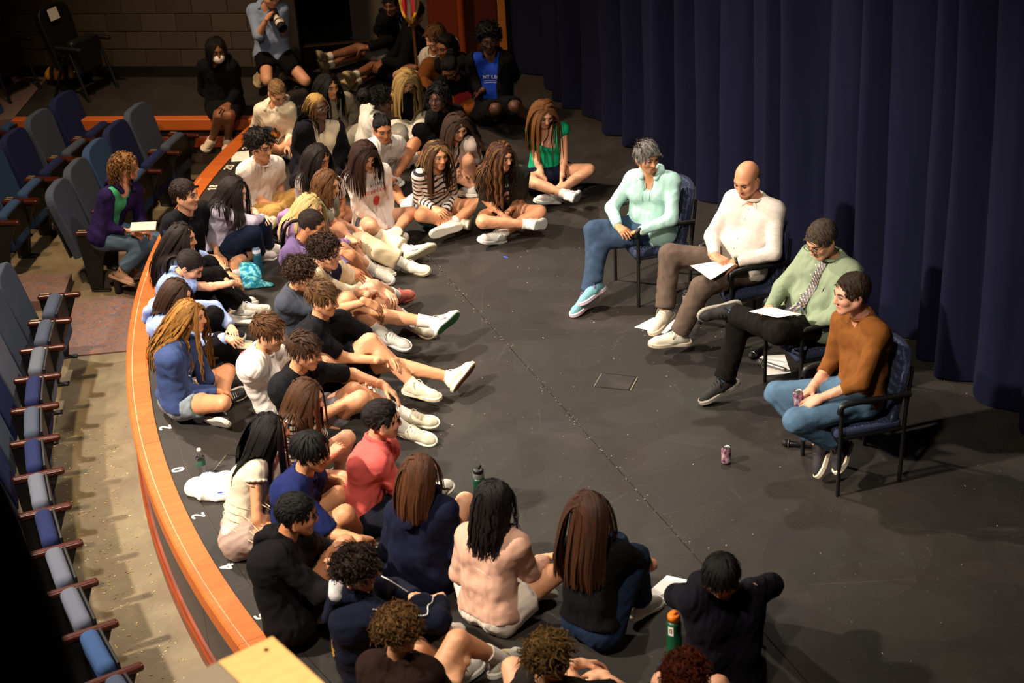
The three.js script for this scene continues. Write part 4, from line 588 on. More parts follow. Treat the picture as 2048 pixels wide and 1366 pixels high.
// joints in millimetres: pv nk hd ls rs le re lw rw lh rh lk rk la ra lt rt lf rf
const PEOPLE = [
 {id:"s1",j:[1159,543,-782,1166,1007,-718,1120,1187,-648,1321,973,-639,1019,948,-802,1288,721,-497,852,708,-820,1037,639,-483,877,658,-572,1180,539,-694,1086,528,-835,754,512,-638,693,592,-673,615,119,-477,676,198,-491,485,34,-357,555,131,-356,962,600,-540,929,631,-488],"g":"f","sk":"#c2875f","w":1.2,"top":{"c":"#a6cdc4","sl":2,"off":0.018,"vneck":1,"hood":0.25,"strings":1},"bot":{"c":"#36475f","len":1.93,"off":0.016},"shoe":["#6fa3ad","#cdb7c4","#8d5aa8"],"hair":{"st":"shortmess","c":"#85807a","c2":"#4c4843"},"label":"person in a pale mint hooded top and blue jeans on the farthest armchair","hh":300,"hp":10,"hr":0,"s":1.02,"fl":0},
 {id:"s2",j:[1728,571,91,1862,1058,33,1785,1247,76,1985,1015,167,1704,1031,-63,1946,757,328,1539,773,2,1677,697,315,1522,733,265,1758,570,180,1653,564,34,1401,576,453,1216,671,52,1232,179,417,1152,269,212,1029,144,428,1040,203,368,1588,682,372,1593,712,343],"g":"m","sk":"#c98a66","w":1.15,"top":{"c":"#cfc3b6","sl":2,"off":0.018,"collar":1,"plaid":1,"btn":1},"bot":{"c":"#5d4e44","len":1.92,"off":0.02},"shoe":["#cfc6b4","#bdb19c","#8f8878"],"hair":{"st":"bald","c":"#5a4232"},"watch":"l","beard":"#8a5d42","label":"balding person in a white checked button shirt and grey-brown trousers in an armchair","hh":228,"hp":22,"hr":0,"s":1.07,"fl":0},
 {id:"s3",j:[2088,568,1084,2225,1046,1102,2126,1218,1167,2322,983,1248,2094,1020,969,2187,754,1401,1896,782,977,1994,637,1259,1776,750,1213,2120,555,1171,2020,555,1021,1793,684,1452,1578,581,1104,1522,686,1113,1470,163,1135,1319,663,1111,1304,52,1184,1892,594,1266,1698,760,1285],"g":"m","sk":"#d29a78","w":1.25,"top":{"c":"#87957a","sl":2,"off":0.02,"collar":1,"tie":1,"pocket":1},"bot":{"c":"#17120f","len":1.93,"off":0.022},"shoe":["#14110f","#8a8378","#0c0a09"],"sock":["#3e7f95",0.1],"hair":{"st":"shortside","c":"#54463a"},"watch":"l","glasses":"#120d0b","label":"person in glasses, sage green shirt and patterned tie with one ankle on the knee","hh":214,"hp":26,"hr":0,"s":1.07,"fl":0},
 {id:"s4",j:[2193,570,2173,2213,1091,2090,2127,1275,2136,2277,1039,2264,2106,997,1965,2150,776,2381,2059,698,1937,1911,661,2347,1897,613,2133,2186,565,2268,2137,555,2097,1751,529,2378,1692,538,2028,2060,254,2251,1952,212,2151,2008,190,2436,1905,82,2299,1817,611,2334,1814,592,2198],"g":"m","sk":"#d09478","w":0.95,"top":{"c":"#7a4a20","sl":1.45,"off":0.014},"bot":{"c":"#4f6b84","len":1.82,"off":0.016},"shoe":["#1b161c","#d8c9b0","#2a232b"],"hair":{"st":"shortside","c":"#3b2a1d"},"label":"person in a brown sweater and blue jeans holding a drink can in the nearest armchair","hh":196,"hp":4,"hr":0,"s":1.07,"fl":0},
 {id:"p1",j:[-2867,127,-5646,-2863,620,-5576,-2844,790,-5458,-2715,594,-5465,-3030,557,-5627,-2705,297,-5538,-3082,281,-5741,-2766,257,-5281,-2924,190,-5544,-2778,132,-5612,-2955,103,-5624,-2757,173,-5164,-2863,177,-5189,-2843,-173,-5408,-3010,-163,-5411,-2834,-199,-5206,-3065,-182,-5216,-2792,244,-5179,-2853,153,-5472],"g":"m","sk":"#7a4d33","top":{"c":"#0d0f14","sl":2,"off":0.025,"hood":0.6},"bot":{"c":"#14131a","len":0.9,"off":0.03},"shoe":["#c9b8a0","#ded2bf","#e6ddcc"],"hair":{"st":"bob","c":"#0d0a09"},"mask":"#e9e3dc","label":"person in a white face mask and black sweatshirt on the platform edge, legs hanging down","hh":290,"hp":12,"hr":0,"s":1.07,"fl":0},
 {id:"p2",j:[-2401,421,-6398,-2387,956,-6371,-2322,1112,-6250,-2225,933,-6278,-2556,896,-6417,-2253,639,-6336,-2496,702,-6188,-2239,845,-6161,-2363,914,-6092,-2308,421,-6396,-2488,419,-6427,-2047,188,-6112,-2438,256,-6012,-2254,142,-6489,-2563,185,-6421,-2359,49,-6636,-2568,143,-6223,-2284,855,-6258,-2337,934,-6194],"g":"m","sk":"#d29a78","top":{"c":"#8496b4","sl":1.1,"off":0.022,"hood":0.6},"bot":{"c":"#0f0e10","len":0.62,"off":0.03},"shoe":["#8c7f62","#a8976e","#6b604a"],"hair":{"st":"short","c":"#3a2417"},"watch":"l","label":"person in a pale blue hoodie kneeling with a camera by the block wall","hh":300,"hp":25,"hr":0,"s":1.07,"fl":0},
 {id:"p3",j:[-1082,133,-7005,-1086,628,-6931,-1087,789,-6799,-1000,534,-7067,-1195,606,-6782,-1137,384,-6837,-1269,434,-7023,-1382,279,-6864,-1206,398,-7280,-1110,108,-6918,-1110,165,-7089,-1522,222,-7059,-1543,100,-7195,-1879,211,-6816,-1880,77,-6925,-1918,323,-6651,-1921,194,-6765,-1476,244,-6901,-1286,354,-7223],"g":"m","sk":"#7a4d33","top":{"c":"#0b0a0c","sl":2,"off":0.022,"hood":0.7,"strings":1},"bot":{"c":"#55524f","len":0.75,"off":0.03},"shoe":["#8f8264","#a59467","#7a6e52"],"sock":["#cfc8bc",0.06],"hair":{"st":"short","c":"#0d0a09"},"label":"person in a black hoodie and grey shorts with legs stretched out beside the flag","hh":250,"hp":15,"hr":0,"s":1.07,"fl":0},
 {id:"p3b",j:[-899,129,-6347,-853,629,-6354,-817,806,-6250,-884,593,-6172,-914,585,-6527,-984,323,-6071,-1043,316,-6591,-1198,315,-6232,-1249,189,-6476,-936,128,-6260,-919,117,-6439,-1341,189,-6448,-1322,75,-6634,-1530,220,-6061,-1541,79,-6262,-1572,321,-5890,-1625,165,-6098,-1282,249,-6233,-1311,236,-6403],"g":"m","sk":"#7a4d33","top":{"c":"#0a090b","sl":2,"off":0.022},"bot":{"c":"#10121f","len":0.8,"off":0.03},"shoe":["#8f8264","#a59467","#7a6e52"],"sock":["#d6cfc8",0.07],"hair":{"st":"short","c":"#0d0a09"},"label":"person in black top and navy shorts half hidden behind the flag pole","hh":230,"hp":15,"hr":0,"s":1.07,"fl":0},
 {id:"p4",j:[-2184,124,-4331,-2142,579,-4201,-2097,743,-4099,-2004,571,-4091,-2297,514,-4254,-2004,312,-4226,-2391,274,-4384,-2038,237,-3986,-2234,197,-4197,-2099,146,-4311,-2264,100,-4298,-1957,284,-3930,-2309,298,-3920,-2213,101,-4195,-2071,79,-4175,-2295,73,-4021,-2006,122,-3998,-1998,221,-3894,-2213,184,-4097],"g":"f","sk":"#d29a78","top":{"c":"#ddd3bd","sl":2,"off":0.03,"hood":1},"bot":{"c":"#6b5442","len":0.5,"off":0.02},"shoe":["#cfc8bb","#e3ddd0","#ffffff"],"sock":["#d9d3cc",0.07],"hair":{"st":"slick","c":"#8a6a42"},"label":"fair-haired person in a cream hoodie with a colourful picture, looking down","hh":300,"hp":35,"hr":0,"s":1.02,"fl":0},
 {id:"p5",j:[-1727,199,-3486,-1658,651,-3359,-1646,842,-3308,-1489,604,-3389,-1798,651,-3249,-1456,345,-3516,-1889,418,-3396,-1545,238,-3301,-1792,269,-3212,-1661,191,-3546,-1812,210,-3465,-1527,217,-3141,-1868,228,-3041,-1604,81,-3524,-1855,80,-3427,-1680,39,-3697,-1907,38,-3609,-1548,273,-3206,-1699,276,-3170],"g":"f","sk":"#523322","w":1.3,"top":{"c":"#12101a","sl":2,"off":0.026,"open":"#cfc0a4"},"bot":{"c":"#14131c","len":1.9,"off":0.02},"shoe":["#222","#ddd","#999"],"hair":{"st":"locs","c":"#15100d","c2":"#c49a55"},"glasses":"#6b5a48","label":"person with blond-topped locs, glasses and a black jacket over a beige shirt","hh":318,"hp":0,"hr":0,"s":1.02,"fl":0},
 {id:"p6",j:[-1662,124,-4449,-1594,572,-4303,-1615,742,-4203,-1465,524,-4413,-1687,566,-4152,-1418,298,-4588,-1733,364,-4356,-1499,268,-4348,-1618,233,-4170,-1576,104,-4452,-1739,143,-4410,-1345,278,-4134,-1796,191,-3989,-1696,79,-4210,-1437,80,-4159,-1687,60,-4018,-1251,61,-4212,-1481,231,-4255,-1527,199,-4138],"g":"f","sk":"#c2875f","top":{"c":"#8a8472","sl":2,"off":0.022},"bot":{"c":"#9a968a","len":1.9,"off":0.025},"shoe":["#d6d2ca","#e6e2da","#fff"],"hair":{"st":"long","c":"#0d0a09","len":0.42,"part":0},"label":"person with long straight black hair in a khaki grey jacket","hh":312,"hp":10,"hr":0,"s":1.02,"fl":0},
 {id:"p7",j:[-1276,119,-3912,-1143,555,-3875,-1090,711,-3763,-1250,548,-4020,-1146,552,-3696,-1256,303,-4178,-1131,262,-3683,-1035,221,-4081,-982,221,-3886,-1319,100,-3987,-1258,100,-3826,-1076,182,-4329,-950,388,-3755,-970,80,-3943,-938,93,-4045,-887,56,-3770,-940,58,-4235,-951,191,-4032,-933,191,-3971],"g":"f","sk":"#523322","top":{"c":"#c9c4ba","sl":0.8,"off":0.02},"bot":{"c":"#b8b3a9","len":1.9,"off":0.025},"shoe":["#d6d2ca","#e6e2da","#fff"],"hair":{"st":"afropuff","c":"#0d0a09"},"label":"person with a dark curly puff of hair in a pale grey outfit, face turned away","hh":10,"hp":5,"hr":0,"s":1.02,"fl":0},
 {id:"p8",j:[-876,125,-4632,-831,566,-4453,-873,707,-4320,-746,481,-4583,-934,546,-4309,-724,228,-4723,-957,326,-4499,-870,217,-4513,-976,268,-4252,-875,99,-4719,-926,143,-4560,-718,277,-4367,-1009,280,-4162,-819,233,-3973,-698,79,-4342,-917,145,-4118,-515,60,-4284,-821,208,-4424,-885,227,-4273],"g":"f","sk":"#d29a78","top":{"c":"#0c0d18","sl":2,"off":0.02},"bot":{"c":"#d8d2c4","len":1.9,"off":0.025},"shoe":["#cfcabd","#e0dbce","#fff"],"hair":{"st":"long","c":"#c9a668","len":0.4,"part":0},"label":"blond person in a black sweater and white trousers with the head tilted sideways","hh":285,"hp":30,"hr":-25,"s":1.02,"fl":0},
 {id:"p9",j:[-563,125,-5996,-612,550,-5761,-596,721,-5643,-431,609,-5765,-708,447,-5888,-460,306,-5737,-803,303,-6139,-714,225,-5725,-853,233,-5886,-487,140,-5944,-604,99,-6076,-587,157,-5506,-1041,197,-6054,-848,79,-5842,-821,80,-5700,-1008,58,-5964,-732,59,-5518,-818,200,-5737,-861,205,-5783],"g":"m","sk":"#d29a78","top":{"c":"#b9b4aa","sl":0.8,"off":0.02},"bot":{"c":"#3a2a20","len":1,"off":0.02},"hair":{"st":"shortmess","c":"#6b4a2a"},"label":"brown-haired person in a light grey tee at the wooden pillar","hh":215,"hp":15,"hr":0,"s":1.07,"fl":0},
 {id:"p10",j:[-415,129,-5675,-439,557,-5403,-485,723,-5288,-332,554,-5248,-563,460,-5502,-447,306,-5379,-653,308,-5749,-579,423,-5577,-850,427,-5609,-354,140,-5606,-491,99,-5718,-520,303,-5223,-682,457,-5524,-888,79,-5223,-905,115,-5377,-842,37,-5029,-1049,45,-5251,-587,468,-5673,-922,421,-5687],"g":"m","sk":"#7a4d33","top":{"c":"#0f0f12","sl":0.9,"off":0.02},"bot":{"c":"#6a3d1a","len":1.9,"off":0.02},"shoe":["#222","#333","#111"],"hair":{"st":"locsshort","c":"#0d0a09"},"label":"person with short black locs in a black tee, hand raised to the mouth","hh":228,"hp":10,"hr":0,"s":1.07,"fl":0},
 {id:"p11",j:[-407,126,-5238,-418,514,-4943,-452,653,-4807,-301,435,-5045,-543,505,-4819,-242,190,-5184,-627,338,-5041,-392,276,-5367,-540,201,-5236,-323,99,-5242,-490,128,-5206,-212,228,-4849,-737,422,-5020,-573,80,-4981,-498,113,-4885,-765,61,-5002,-340,66,-4782,-450,339,-5311,-545,200,-5134],"g":"f","sk":"#7a4d33","top":{"c":"#0d0d10","sl":0.85,"off":0.018},"bot":{"c":"#7a4520","len":1.9,"off":0.02},"shoe":["#222","#333","#111"],"hair":{"st":"slickbun","c":"#0d0a09"},"watch":"l","label":"person bent forward in a black tee and rust brown trousers, wristwatch near the mouth","hh":255,"hp":45,"hr":0,"s":1.02,"fl":0},
 {id:"p12",j:[-485,124,-4091,-530,537,-3859,-554,703,-3753,-385,486,-3947,-617,537,-3704,-277,264,-4100,-658,336,-3909,-204,230,-3858,-613,186,-4108,-404,100,-4061,-567,153,-4072,-339,341,-3712,-742,386,-3757,-622,79,-3854,-468,79,-3728,-794,58,-3769,-294,61,-3644,-163,200,-3769,-599,187,-4007],"g":"f","sk":"#523322","top":{"c":"#100f13","sl":2,"off":0.022,"hood":0.8},"bot":{"c":"#0e0d12","len":1.9,"off":0.02},"shoe":["#bbb","#ddd","#999"],"hair":{"st":"curlylong","c":"#0d0a09","len":0.12},"label":"person with dark curly hair in a black hoodie beside the red backpack","hh":248,"hp":0,"hr":0,"s":1.02,"fl":0},
 {id:"p13",j:[-393,128,-3239,-374,553,-3026,-368,718,-2916,-245,534,-2907,-511,480,-3110,-214,324,-3107,-549,250,-3283,-357,287,-2900,-454,237,-3046,-324,167,-3195,-477,99,-3237,-292,412,-2843,-583,348,-2906,-246,73,-3065,-243,112,-2915,-391,69,-2934,-55,70,-2931,-278,225,-2917,-381,219,-2977],"g":"f","sk":"#d29a78","top":{"c":"#c9b8ad","sl":1.6,"off":0.016,"open":"#0f0d12"},"bot":{"c":"#141a2c","len":0.5,"off":0.02},"shoe":["#d0cabf","#e6e0d5","#fff"],"hair":{"st":"long","c":"#3a2417","len":0.42,"part":0},"label":"brunette person in a pale jacket over a black top, one bare knee raised","hh":292,"hp":25,"hr":0,"s":1.02,"fl":0},
 {id:"p14",j:[-47,166,-4869,-31,732,-4877,-48,927,-4804,128,714,-4772,-212,704,-4826,185,484,-4959,-249,428,-4944,107,334,-5163,-144,435,-4697,46,194,-4849,-121,173,-4806,171,340,-4438,-18,339,-4397,371,67,-4698,-19,83,-4743,403,78,-4497,93,31,-4578,166,390,-5092,-193,390,-4781],"g":"m","sk":"#523322","w":1.1,"top":{"c":"#0c0b0d","sl":2,"off":0.026,"hood":0.8,"open":"#1c3fae"},"bot":{"c":"#0c0b0d","len":0.97,"off":0.035},"shoe":["#0c0b0d","#15130f","#222"],"sock":["#0d0c0c",0.1],"hair":{"st":"afro","c":"#0d0a09"},"label":"person with an afro in a black zip hoodie over a blue printed tee","hh":275,"hp":15,"hr":0,"s":1.07,"fl":0},
 {id:"p15",j:[390,122,-3056,425,597,-3021,412,777,-2938,584,611,-2950,299,557,-3137,575,320,-2923,324,331,-2953,524,139,-2752,409,124,-2824,469,141,-3091,304,100,-3066,797,249,-2839,250,242,-2667,463,103,-2649,574,182,-2422,300,115,-2545,667,119,-2580,477,103,-2669,445,60,-2753],"g":"f","sk":"#d29a78","top":{"c":"#0f8a62","sl":0.12,"off":0.01,"tank":1},"bot":{"c":"#11162e","len":0.42,"off":0.03,"skirt":1},"shoe":["#d9d6d2","#f0ede6","#fff"],"sock":["#e0dcd5",0.05],"hair":{"st":"long","c":"#75481f","len":0.42,"part":0},"label":"person in a green square-neck top and dark skirt sitting cross-legged near the curtain","hh":288,"hp":25,"hr":0,"s":1.02,"fl":0},
 {id:"p17",j:[-2184,134,-2694,-2123,623,-2581,-2086,803,-2483,-1997,536,-2689,-2232,595,-2429,-2014,288,-2865,-2258,331,-2578,-1979,233,-2605,-2050,270,-2420,-2194,100,-2780,-2188,141,-2601,-1847,267,-2553,-1996,270,-2213,-2012,224,-2157,-1959,75,-2596,-2123,87,-2259,-1761,45,-2557,-1934,231,-2507,-1966,243,-2481],"g":"m","sk":"#c2875f","top":{"c":"#d6c8bd","sl":0.72,"off":0.022},"bot":{"c":"#a07c45","len":1.9,"off":0.02},"shoe":["#b7ad98","#cfc6b2","#ddd"],"hair":{"st":"curlybig","c":"#191009"},"label":"person with dark curly hair in a pale tee and tan trousers holding paper","hh":322,"hp":12,"hr":0,"s":1.07,"fl":0},
 {id:"p18",j:[-2399,137,-1760,-2326,606,-1670,-2223,755,-1589,-2260,555,-1825,-2357,616,-1497,-2222,376,-2050,-2087,504,-1497,-2097,425,-1832,-2033,438,-1737,-2341,130,-1831,-2388,186,-1681,-2037,389,-1667,-2096,423,-1467,-2057,78,-1933,-2108,117,-1740,-1874,65,-1865,-1993,30,-1865,-2144,457,-1916,-2001,453,-1642],"g":"f","sk":"#d29e80","top":{"c":"#b9b3c6","sl":1.95,"off":0.014},"bot":{"c":"#18233c","len":1.92,"off":0.014},"shoe":["#d8d0c6","#e6e0d4","#fff"],"hair":{"st":"long","c":"#1f1311","len":0.3,"part":0,"back":0.6},"label":"person with long dark hair in a lavender long-sleeved top hugging jeans-clad knees","hh":345,"hp":22,"hr":0,"s":1.02,"fl":0},
 {id:"p19",j:[-1729,124,-2451,-1590,560,-2317,-1573,745,-2247,-1449,450,-2355,-1729,538,-2202,-1434,225,-2538,-1777,325,-2392,-1427,191,-2285,-1634,235,-2200,-1731,137,-2539,-1775,101,-2378,-1309,109,-2487,-1759,197,-1962,-1579,80,-2176,-1450,80,-2211,-1692,58,-2021,-1280,61,-2302,-1483,196,-2200,-1540,202,-2177],"g":"f","sk":"#ab6f4a","top":{"c":"#cfc2bd","sl":0.6,"off":0.018},"bot":{"c":"#3c3a44","len":0.6,"off":0.02},"shoe":["#ccc","#eee","#fff"],"hair":{"st":"long","c":"#1d100d","len":0.36,"part":0},"label":"person with long dark brown hair in a pale tee behind the light-brown wavy hair","hh":325,"hp":18,"hr":0,"s":1.02,"fl":0},
 {id:"p20",j:[-1588,127,-1691,-1530,610,-1649,-1448,771,-1566,-1447,513,-1775,-1546,607,-1469,-1450,281,-1949,-1374,383,-1532,-1269,260,-1771,-1198,182,-1462,-1578,100,-1774,-1580,135,-1603,-1159,178,-1811,-1197,266,-1464,-808,98,-1610,-834,78,-1373,-614,131,-1634,-669,63,-1274,-1188,228,-1716,-1214,226,-1553],"g":"f","sk":"#d29a78","top":{"c":"#7c7a6a","sl":0.6,"off":0.016},"bot":{"c":"#d5c7a8","len":1.8,"off":0.03},"shoe":["#d8d2c2","#b3a98c","#c9c3b4"],"mark":"#2a2825","sock":["#ece6dc",0.12],"hair":{"st":"wavybob","c":"#6b4526"},"label":"person with wavy light-brown hair in an olive tee and cream trousers, legs stretched out","hh":338,"hp":15,"hr":0,"s":1.02,"fl":0},
 {id:"p21",j:[-1681,124,-1383,-1687,590,-1269,-1565,717,-1178,-1557,508,-1370,-1711,587,-1089,-1450,335,-1577,-1451,439,-1045,-1295,372,-1378,-1295,370,-1233,-1652,100,-1464,-1662,152,-1300,-1372,422,-1424,-1335,368,-1124,-1139,88,-1353,-1105,79,-1305,-953,41,-1326,-971,35,-1172,-1255,369,-1284,-1214,367,-1294],"g":"f","sk":"#d29a78","top":{"c":"#8d6f95","sl":2,"off":0.026,"hood":1},"bot":{"c":"#c9a98a","len":0.3,"off":0.012},"shoe":["#d9d5cc","#e8e4da","#fff"],"sock":["#e6e0d8",0.09],"hair":{"st":"long","c":"#e0c080","len":0.36,"part":0,"back":0.6},"label":"person with long pale blond hair in a lilac hoodie","hh":340,"hp":12,"hr":0,"s":1.02,"fl":0},
 {id:"p22",j:[-1604,132,-816,-1649,600,-766,-1512,745,-765,-1565,523,-903,-1687,593,-593,-1372,350,-1034,-1383,533,-626,-1204,396,-847,-1214,492,-443,-1603,100,-900,-1551,186,-764,-1313,416,-894,-1238,482,-706,-1057,96,-843,-1102,141,-888,-870,48,-822,-1021,33,-1025,-1168,379,-754,-1149,457,-374],"g":"f","sk":"#ab6f4a","top":{"c":"#5b4a72","sl":1.8,"off":0.02},"bot":{"c":"#4a3d5e","len":0.5,"off":0.02},"shoe":["#d9d5cc","#e8e4da","#fff"],"hair":{"st":"pony","c":"#20120d","len":0.42},"label":"person with a low dark ponytail in a dusky purple sweater","hh":350,"hp":20,"hr":0,"s":1.02,"fl":0},
 {id:"p23",j:[-1442,135,-362,-1423,611,-216,-1358,785,-122,-1314,540,-352,-1446,610,-29,-1134,334,-489,-1253,421,-167,-949,341,-296,-1057,480,2,-1389,124,-441,-1433,164,-272,-1040,385,-321,-1063,413,-211,-896,147,-651,-777,96,-240,-772,80,-797,-614,32,-132,-892,340,-206,-1031,450,-98],"g":"m","sk":"#d0987a","top":{"c":"#d2c1a2","sl":1.5,"off":0.024,"yoke":"#262843","hood":0.5},"bot":{"c":"#d8c5a8","len":0.85,"off":0.03},"shoe":["#d9d2c6","#dcd2b8","#222"],"sock":["#e9e2d8",0.1],"shoe2":["#c9695c","#b8584c","#c9695c"],"hair":{"st":"curly","c":"#3a2316"},"label":"curly brown-haired person in a cream and navy half-zip jacket","hh":345,"hp":8,"hr":0,"s":1.07,"fl":0},
 {id:"p24",j:[-1495,133,3,-1593,601,114,-1522,768,217,-1517,508,-32,-1635,582,296,-1280,434,-212,-1341,489,285,-1031,393,-114,-1056,522,233,-1425,110,-59,-1503,170,90,-1044,331,46,-1210,510,127,-568,232,66,-964,161,61,-423,228,-77,-785,71,110,-957,363,-43,-974,457,209],"g":"m","sk":"#c98f68","top":{"c":"#3b404b","sl":0.85,"off":0.022},"bot":{"c":"#1d2129","len":0.7,"off":0.03},"shoe":["#d6d1c8","#e8e3da","#9a968e"],"tread":["#2f6a36",null],"mark":"#d2582c","sock":["#e9e3da",0.12],"hair":{"st":"curly","c":"#40291b"},"label":"wavy brown-haired person in a charcoal tee, back turned, one leg stretched to a green-soled shoe","hh":352,"hp":15,"hr":0,"s":1.07,"fl":0},
 {id:"p25",j:[-1352,133,638,-1368,630,686,-1316,820,756,-1221,554,585,-1392,616,876,-1014,345,499,-1213,375,826,-898,341,740,-949,352,857,-1298,113,563,-1357,154,728,-902,258,724,-1019,451,735,-454,130,766,-725,142,870,-313,150,620,-553,94,967,-832,313,818,-890,316,776],"g":"m","sk":"#cf946c","top":{"c":"#17171f","sl":0.8,"off":0.02},"bot":{"c":"#15151c","len":0.75,"off":0.03},"shoe":["#d6c9ae","#e0d2b4","#efe6d2"],"tread":["#8a4f24",null],"sock":["#e6dcca",0.03],"hair":{"st":"shortmess","c":"#6e4c2a","c2":"#3f2a1a"},"label":"sandy-haired person in a black tee, one leg stretched to a gum-soled shoe","hh":345,"hp":12,"hr":0,"s":1.07,"fl":0},
 {id:"p26",j:[-1721,136,960,-1735,622,1139,-1656,801,1209,-1640,517,1013,-1765,596,1325,-1526,331,803,-1634,392,1141,-1235,302,804,-1405,378,1005,-1690,116,871,-1685,183,1035,-1340,400,899,-1324,456,1067,-1071,119,711,-1057,158,906,-970,55,875,-1008,81,1089,-1161,270,734,-1298,388,1002],"g":"m","sk":"#cf9672","top":{"c":"#e4dcd4","sl":0.85,"off":0.024,"stripe":"#c8473f"},"bot":{"c":"#c9c0b4","len":0.7,"off":0.03},"shoe":["#d6d1c8","#e8e3da","#fff"],"sock":["#e6dcca",0.1],"hair":{"st":"shortmess","c":"#6a4527","c2":"#4a2e1b"},"label":"brown-haired person in a white tee with a red stripe down the back","hh":350,"hp":15,"hr":0,"s":1.07,"fl":0},
 {id:"p27",j:[-1462,133,1367,-1472,625,1464,-1383,803,1526,-1336,550,1353,-1522,588,1644,-1123,426,1174,-1292,388,1665,-898,391,1315,-1074,410,1512,-1463,105,1278,-1409,167,1438,-1110,378,1334,-1046,419,1531,-757,132,1288,-765,105,1441,-554,70,1312,-580,33,1502,-817,327,1351,-1011,394,1427],"g":"m","sk":"#c78c66","top":{"c":"#121318","sl":0.8,"off":0.02},"bot":{"c":"#77757a","len":0.6,"off":0.03},"shoe":["#d2cab2","#dcd3bb","#eee6d4"],"sock":["#e9e3da",0.13],"hair":{"st":"shortmess","c":"#4a301d","c2":"#2c1b12"},"label":"dark brown-haired person in a black tee and grey shorts with an arm over the knees","hh":350,"hp":15,"hr":0,"s":1.07,"fl":0},
 {id:"p28",j:[-1472,151,2079,-1402,652,2119,-1318,815,2193,-1359,547,1985,-1422,661,2296,-1311,321,1814,-1312,402,2221,-1320,252,1572,-1176,512,2405,-1429,160,1998,-1428,180,2163,-1107,436,2089,-1125,342,2438,-1211,79,1918,-1283,66,2190,-1024,75,1980,-1094,67,2245,-1241,235,1513,-1127,528,2316],"g":"f","sk":"#d29a78","top":{"c":"#d9d0c2","sl":1.2,"off":0.014,"stripes":["#dcd4c6","#15131a",0.034]},"bot":{"c":"#15151d","len":0.25,"off":0.012},"shoe":["#ccc","#eee","#fff"],"hair":{"st":"long","c":"#56351d","len":0.3,"part":1,"back":0.4},"label":"person with straight brown hair in a black-and-white striped top","hh":350,"hp":15,"hr":0,"s":1.02,"fl":0},
 {id:"p29",j:[-1766,125,2623,-1599,570,2508,-1523,754,2495,-1500,461,2401,-1617,579,2688,-1533,223,2236,-1625,326,2831,-1525,228,2490,-1485,227,2642,-1791,117,2537,-1789,109,2708,-1542,215,2205,-1457,285,2910,-1438,80,2581,-1500,123,2530,-1333,35,2738,-1444,76,2350,-1430,194,2505,-1423,197,2568],"g":"f","sk":"#c2875f","top":{"c":"#cdbfa8","sl":0.18,"off":0.014,"ruffle":1,"hem":0.02},"bot":{"c":"#9a8478","len":0.5,"off":0.03,"skirt":1},"hair":{"st":"long","c":"#0d0a09","len":0.34,"part":0,"back":0.5},"shoe":["#ccc","#eee","#fff"],"label":"person with long black hair in a white ruffled tiered top and floral skirt","hh":12,"hp":0,"hr":0,"s":1.02,"fl":0},
 {id:"p30",j:[-1440,126,2761,-1315,617,2789,-1243,800,2856,-1269,494,2652,-1353,582,2973,-1305,348,2389,-1149,344,3056,-1101,399,2556,-957,400,3230,-1482,98,2684,-1374,141,2825,-1130,376,2681,-1064,428,2983,-945,79,2425,-1011,92,2717,-749,42,2467,-811,56,2741,-1021,388,2627,-926,349,3140],"g":"m","sk":"#c2875f","top":{"c":"#1c2860","sl":0.95,"off":0.022},"bot":{"c":"#10121c","len":0.6,"off":0.03},"hair":{"st":"bowl","c":"#0d0a09"},"shoe":["#ccc","#eee","#fff"],"label":"black-haired person in a royal blue tee with a bare knee drawn up","hh":8,"hp":15,"hr":0,"s":1.07,"fl":0},
 {id:"p31",j:[-951,137,2611,-885,660,2549,-819,849,2608,-818,531,2421,-846,623,2739,-964,283,2321,-737,347,2672,-717,245,2418,-589,206,2500,-926,99,2529,-1020,165,2668,-666,379,2765,-648,325,2858,-543,185,2399,-611,120,2477,-458,138,2221,-616,77,2278,-625,214,2463,-636,233,2591],"g":"m","sk":"#ce9070","top":{"c":"#c45650","sl":0.8,"off":0.02,"collar":1},"bot":{"c":"#151822","len":0.8,"off":0.03},"hair":{"st":"combed","c":"#1c1310"},"shoe":["#d6d1c0","#e8e3d2","#fff"],"label":"dark-haired person in a salmon red polo shirt, back turned","hh":15,"hp":8,"hr":0,"s":1.07,"fl":0},
 {id:"p32",j:[-1378,137,3578,-1367,636,3536,-1265,815,3569,-1272,528,3410,-1372,629,3725,-1179,320,3207,-1154,407,3763,-1002,421,3380,-1037,556,3949,-1348,148,3484,-1333,182,3653,-1038,459,3359,-1055,513,3513,-854,78,3278,-1194,106,3478,-657,34,3297,-989,87,3492,-927,395,3452,-1014,523,3849],"g":"m","sk":"#ab6f4a","w":1.12,"top":{"c":"#100d10","sl":2,"off":0.03,"hood":1},"bot":{"c":"#0f0d12","len":0.6,"off":0.03},"hair":{"st":"short","c":"#0d0a09"},"shoe":["#ccc","#eee","#fff"],"label":"black-haired person in a black hooded rain jacket, bare knee raised","hh":10,"hp":10,"hr":0,"s":1.07,"fl":0},
 {id:"p33",j:[-636,124,3205,-591,614,3156,-576,807,3197,-738,509,3131,-442,582,3260,-817,229,3110,-425,293,3254,-610,225,2959,-400,237,3007,-713,99,3168,-553,158,3194,-731,180,2748,-340,464,2979,-416,80,2995,-466,84,2879,-229,64,3044,-593,62,2734,-516,206,2924,-415,183,2921],"g":"f","sk":"#d29a78","w":1.05,"top":{"c":"#121630","sl":2,"off":0.032,"hood":1},"bot":{"c":"#10131f","len":0.4,"off":0.03},"hair":{"st":"long","c":"#5a341b","len":0.26,"part":0},"shoe":["#d6d1c0","#e8e3d2","#fff"],"label":"person with long brown hair in a navy hooded windbreaker, back turned","hh":38,"hp":8,"hr":0,"s":1.02,"fl":0},
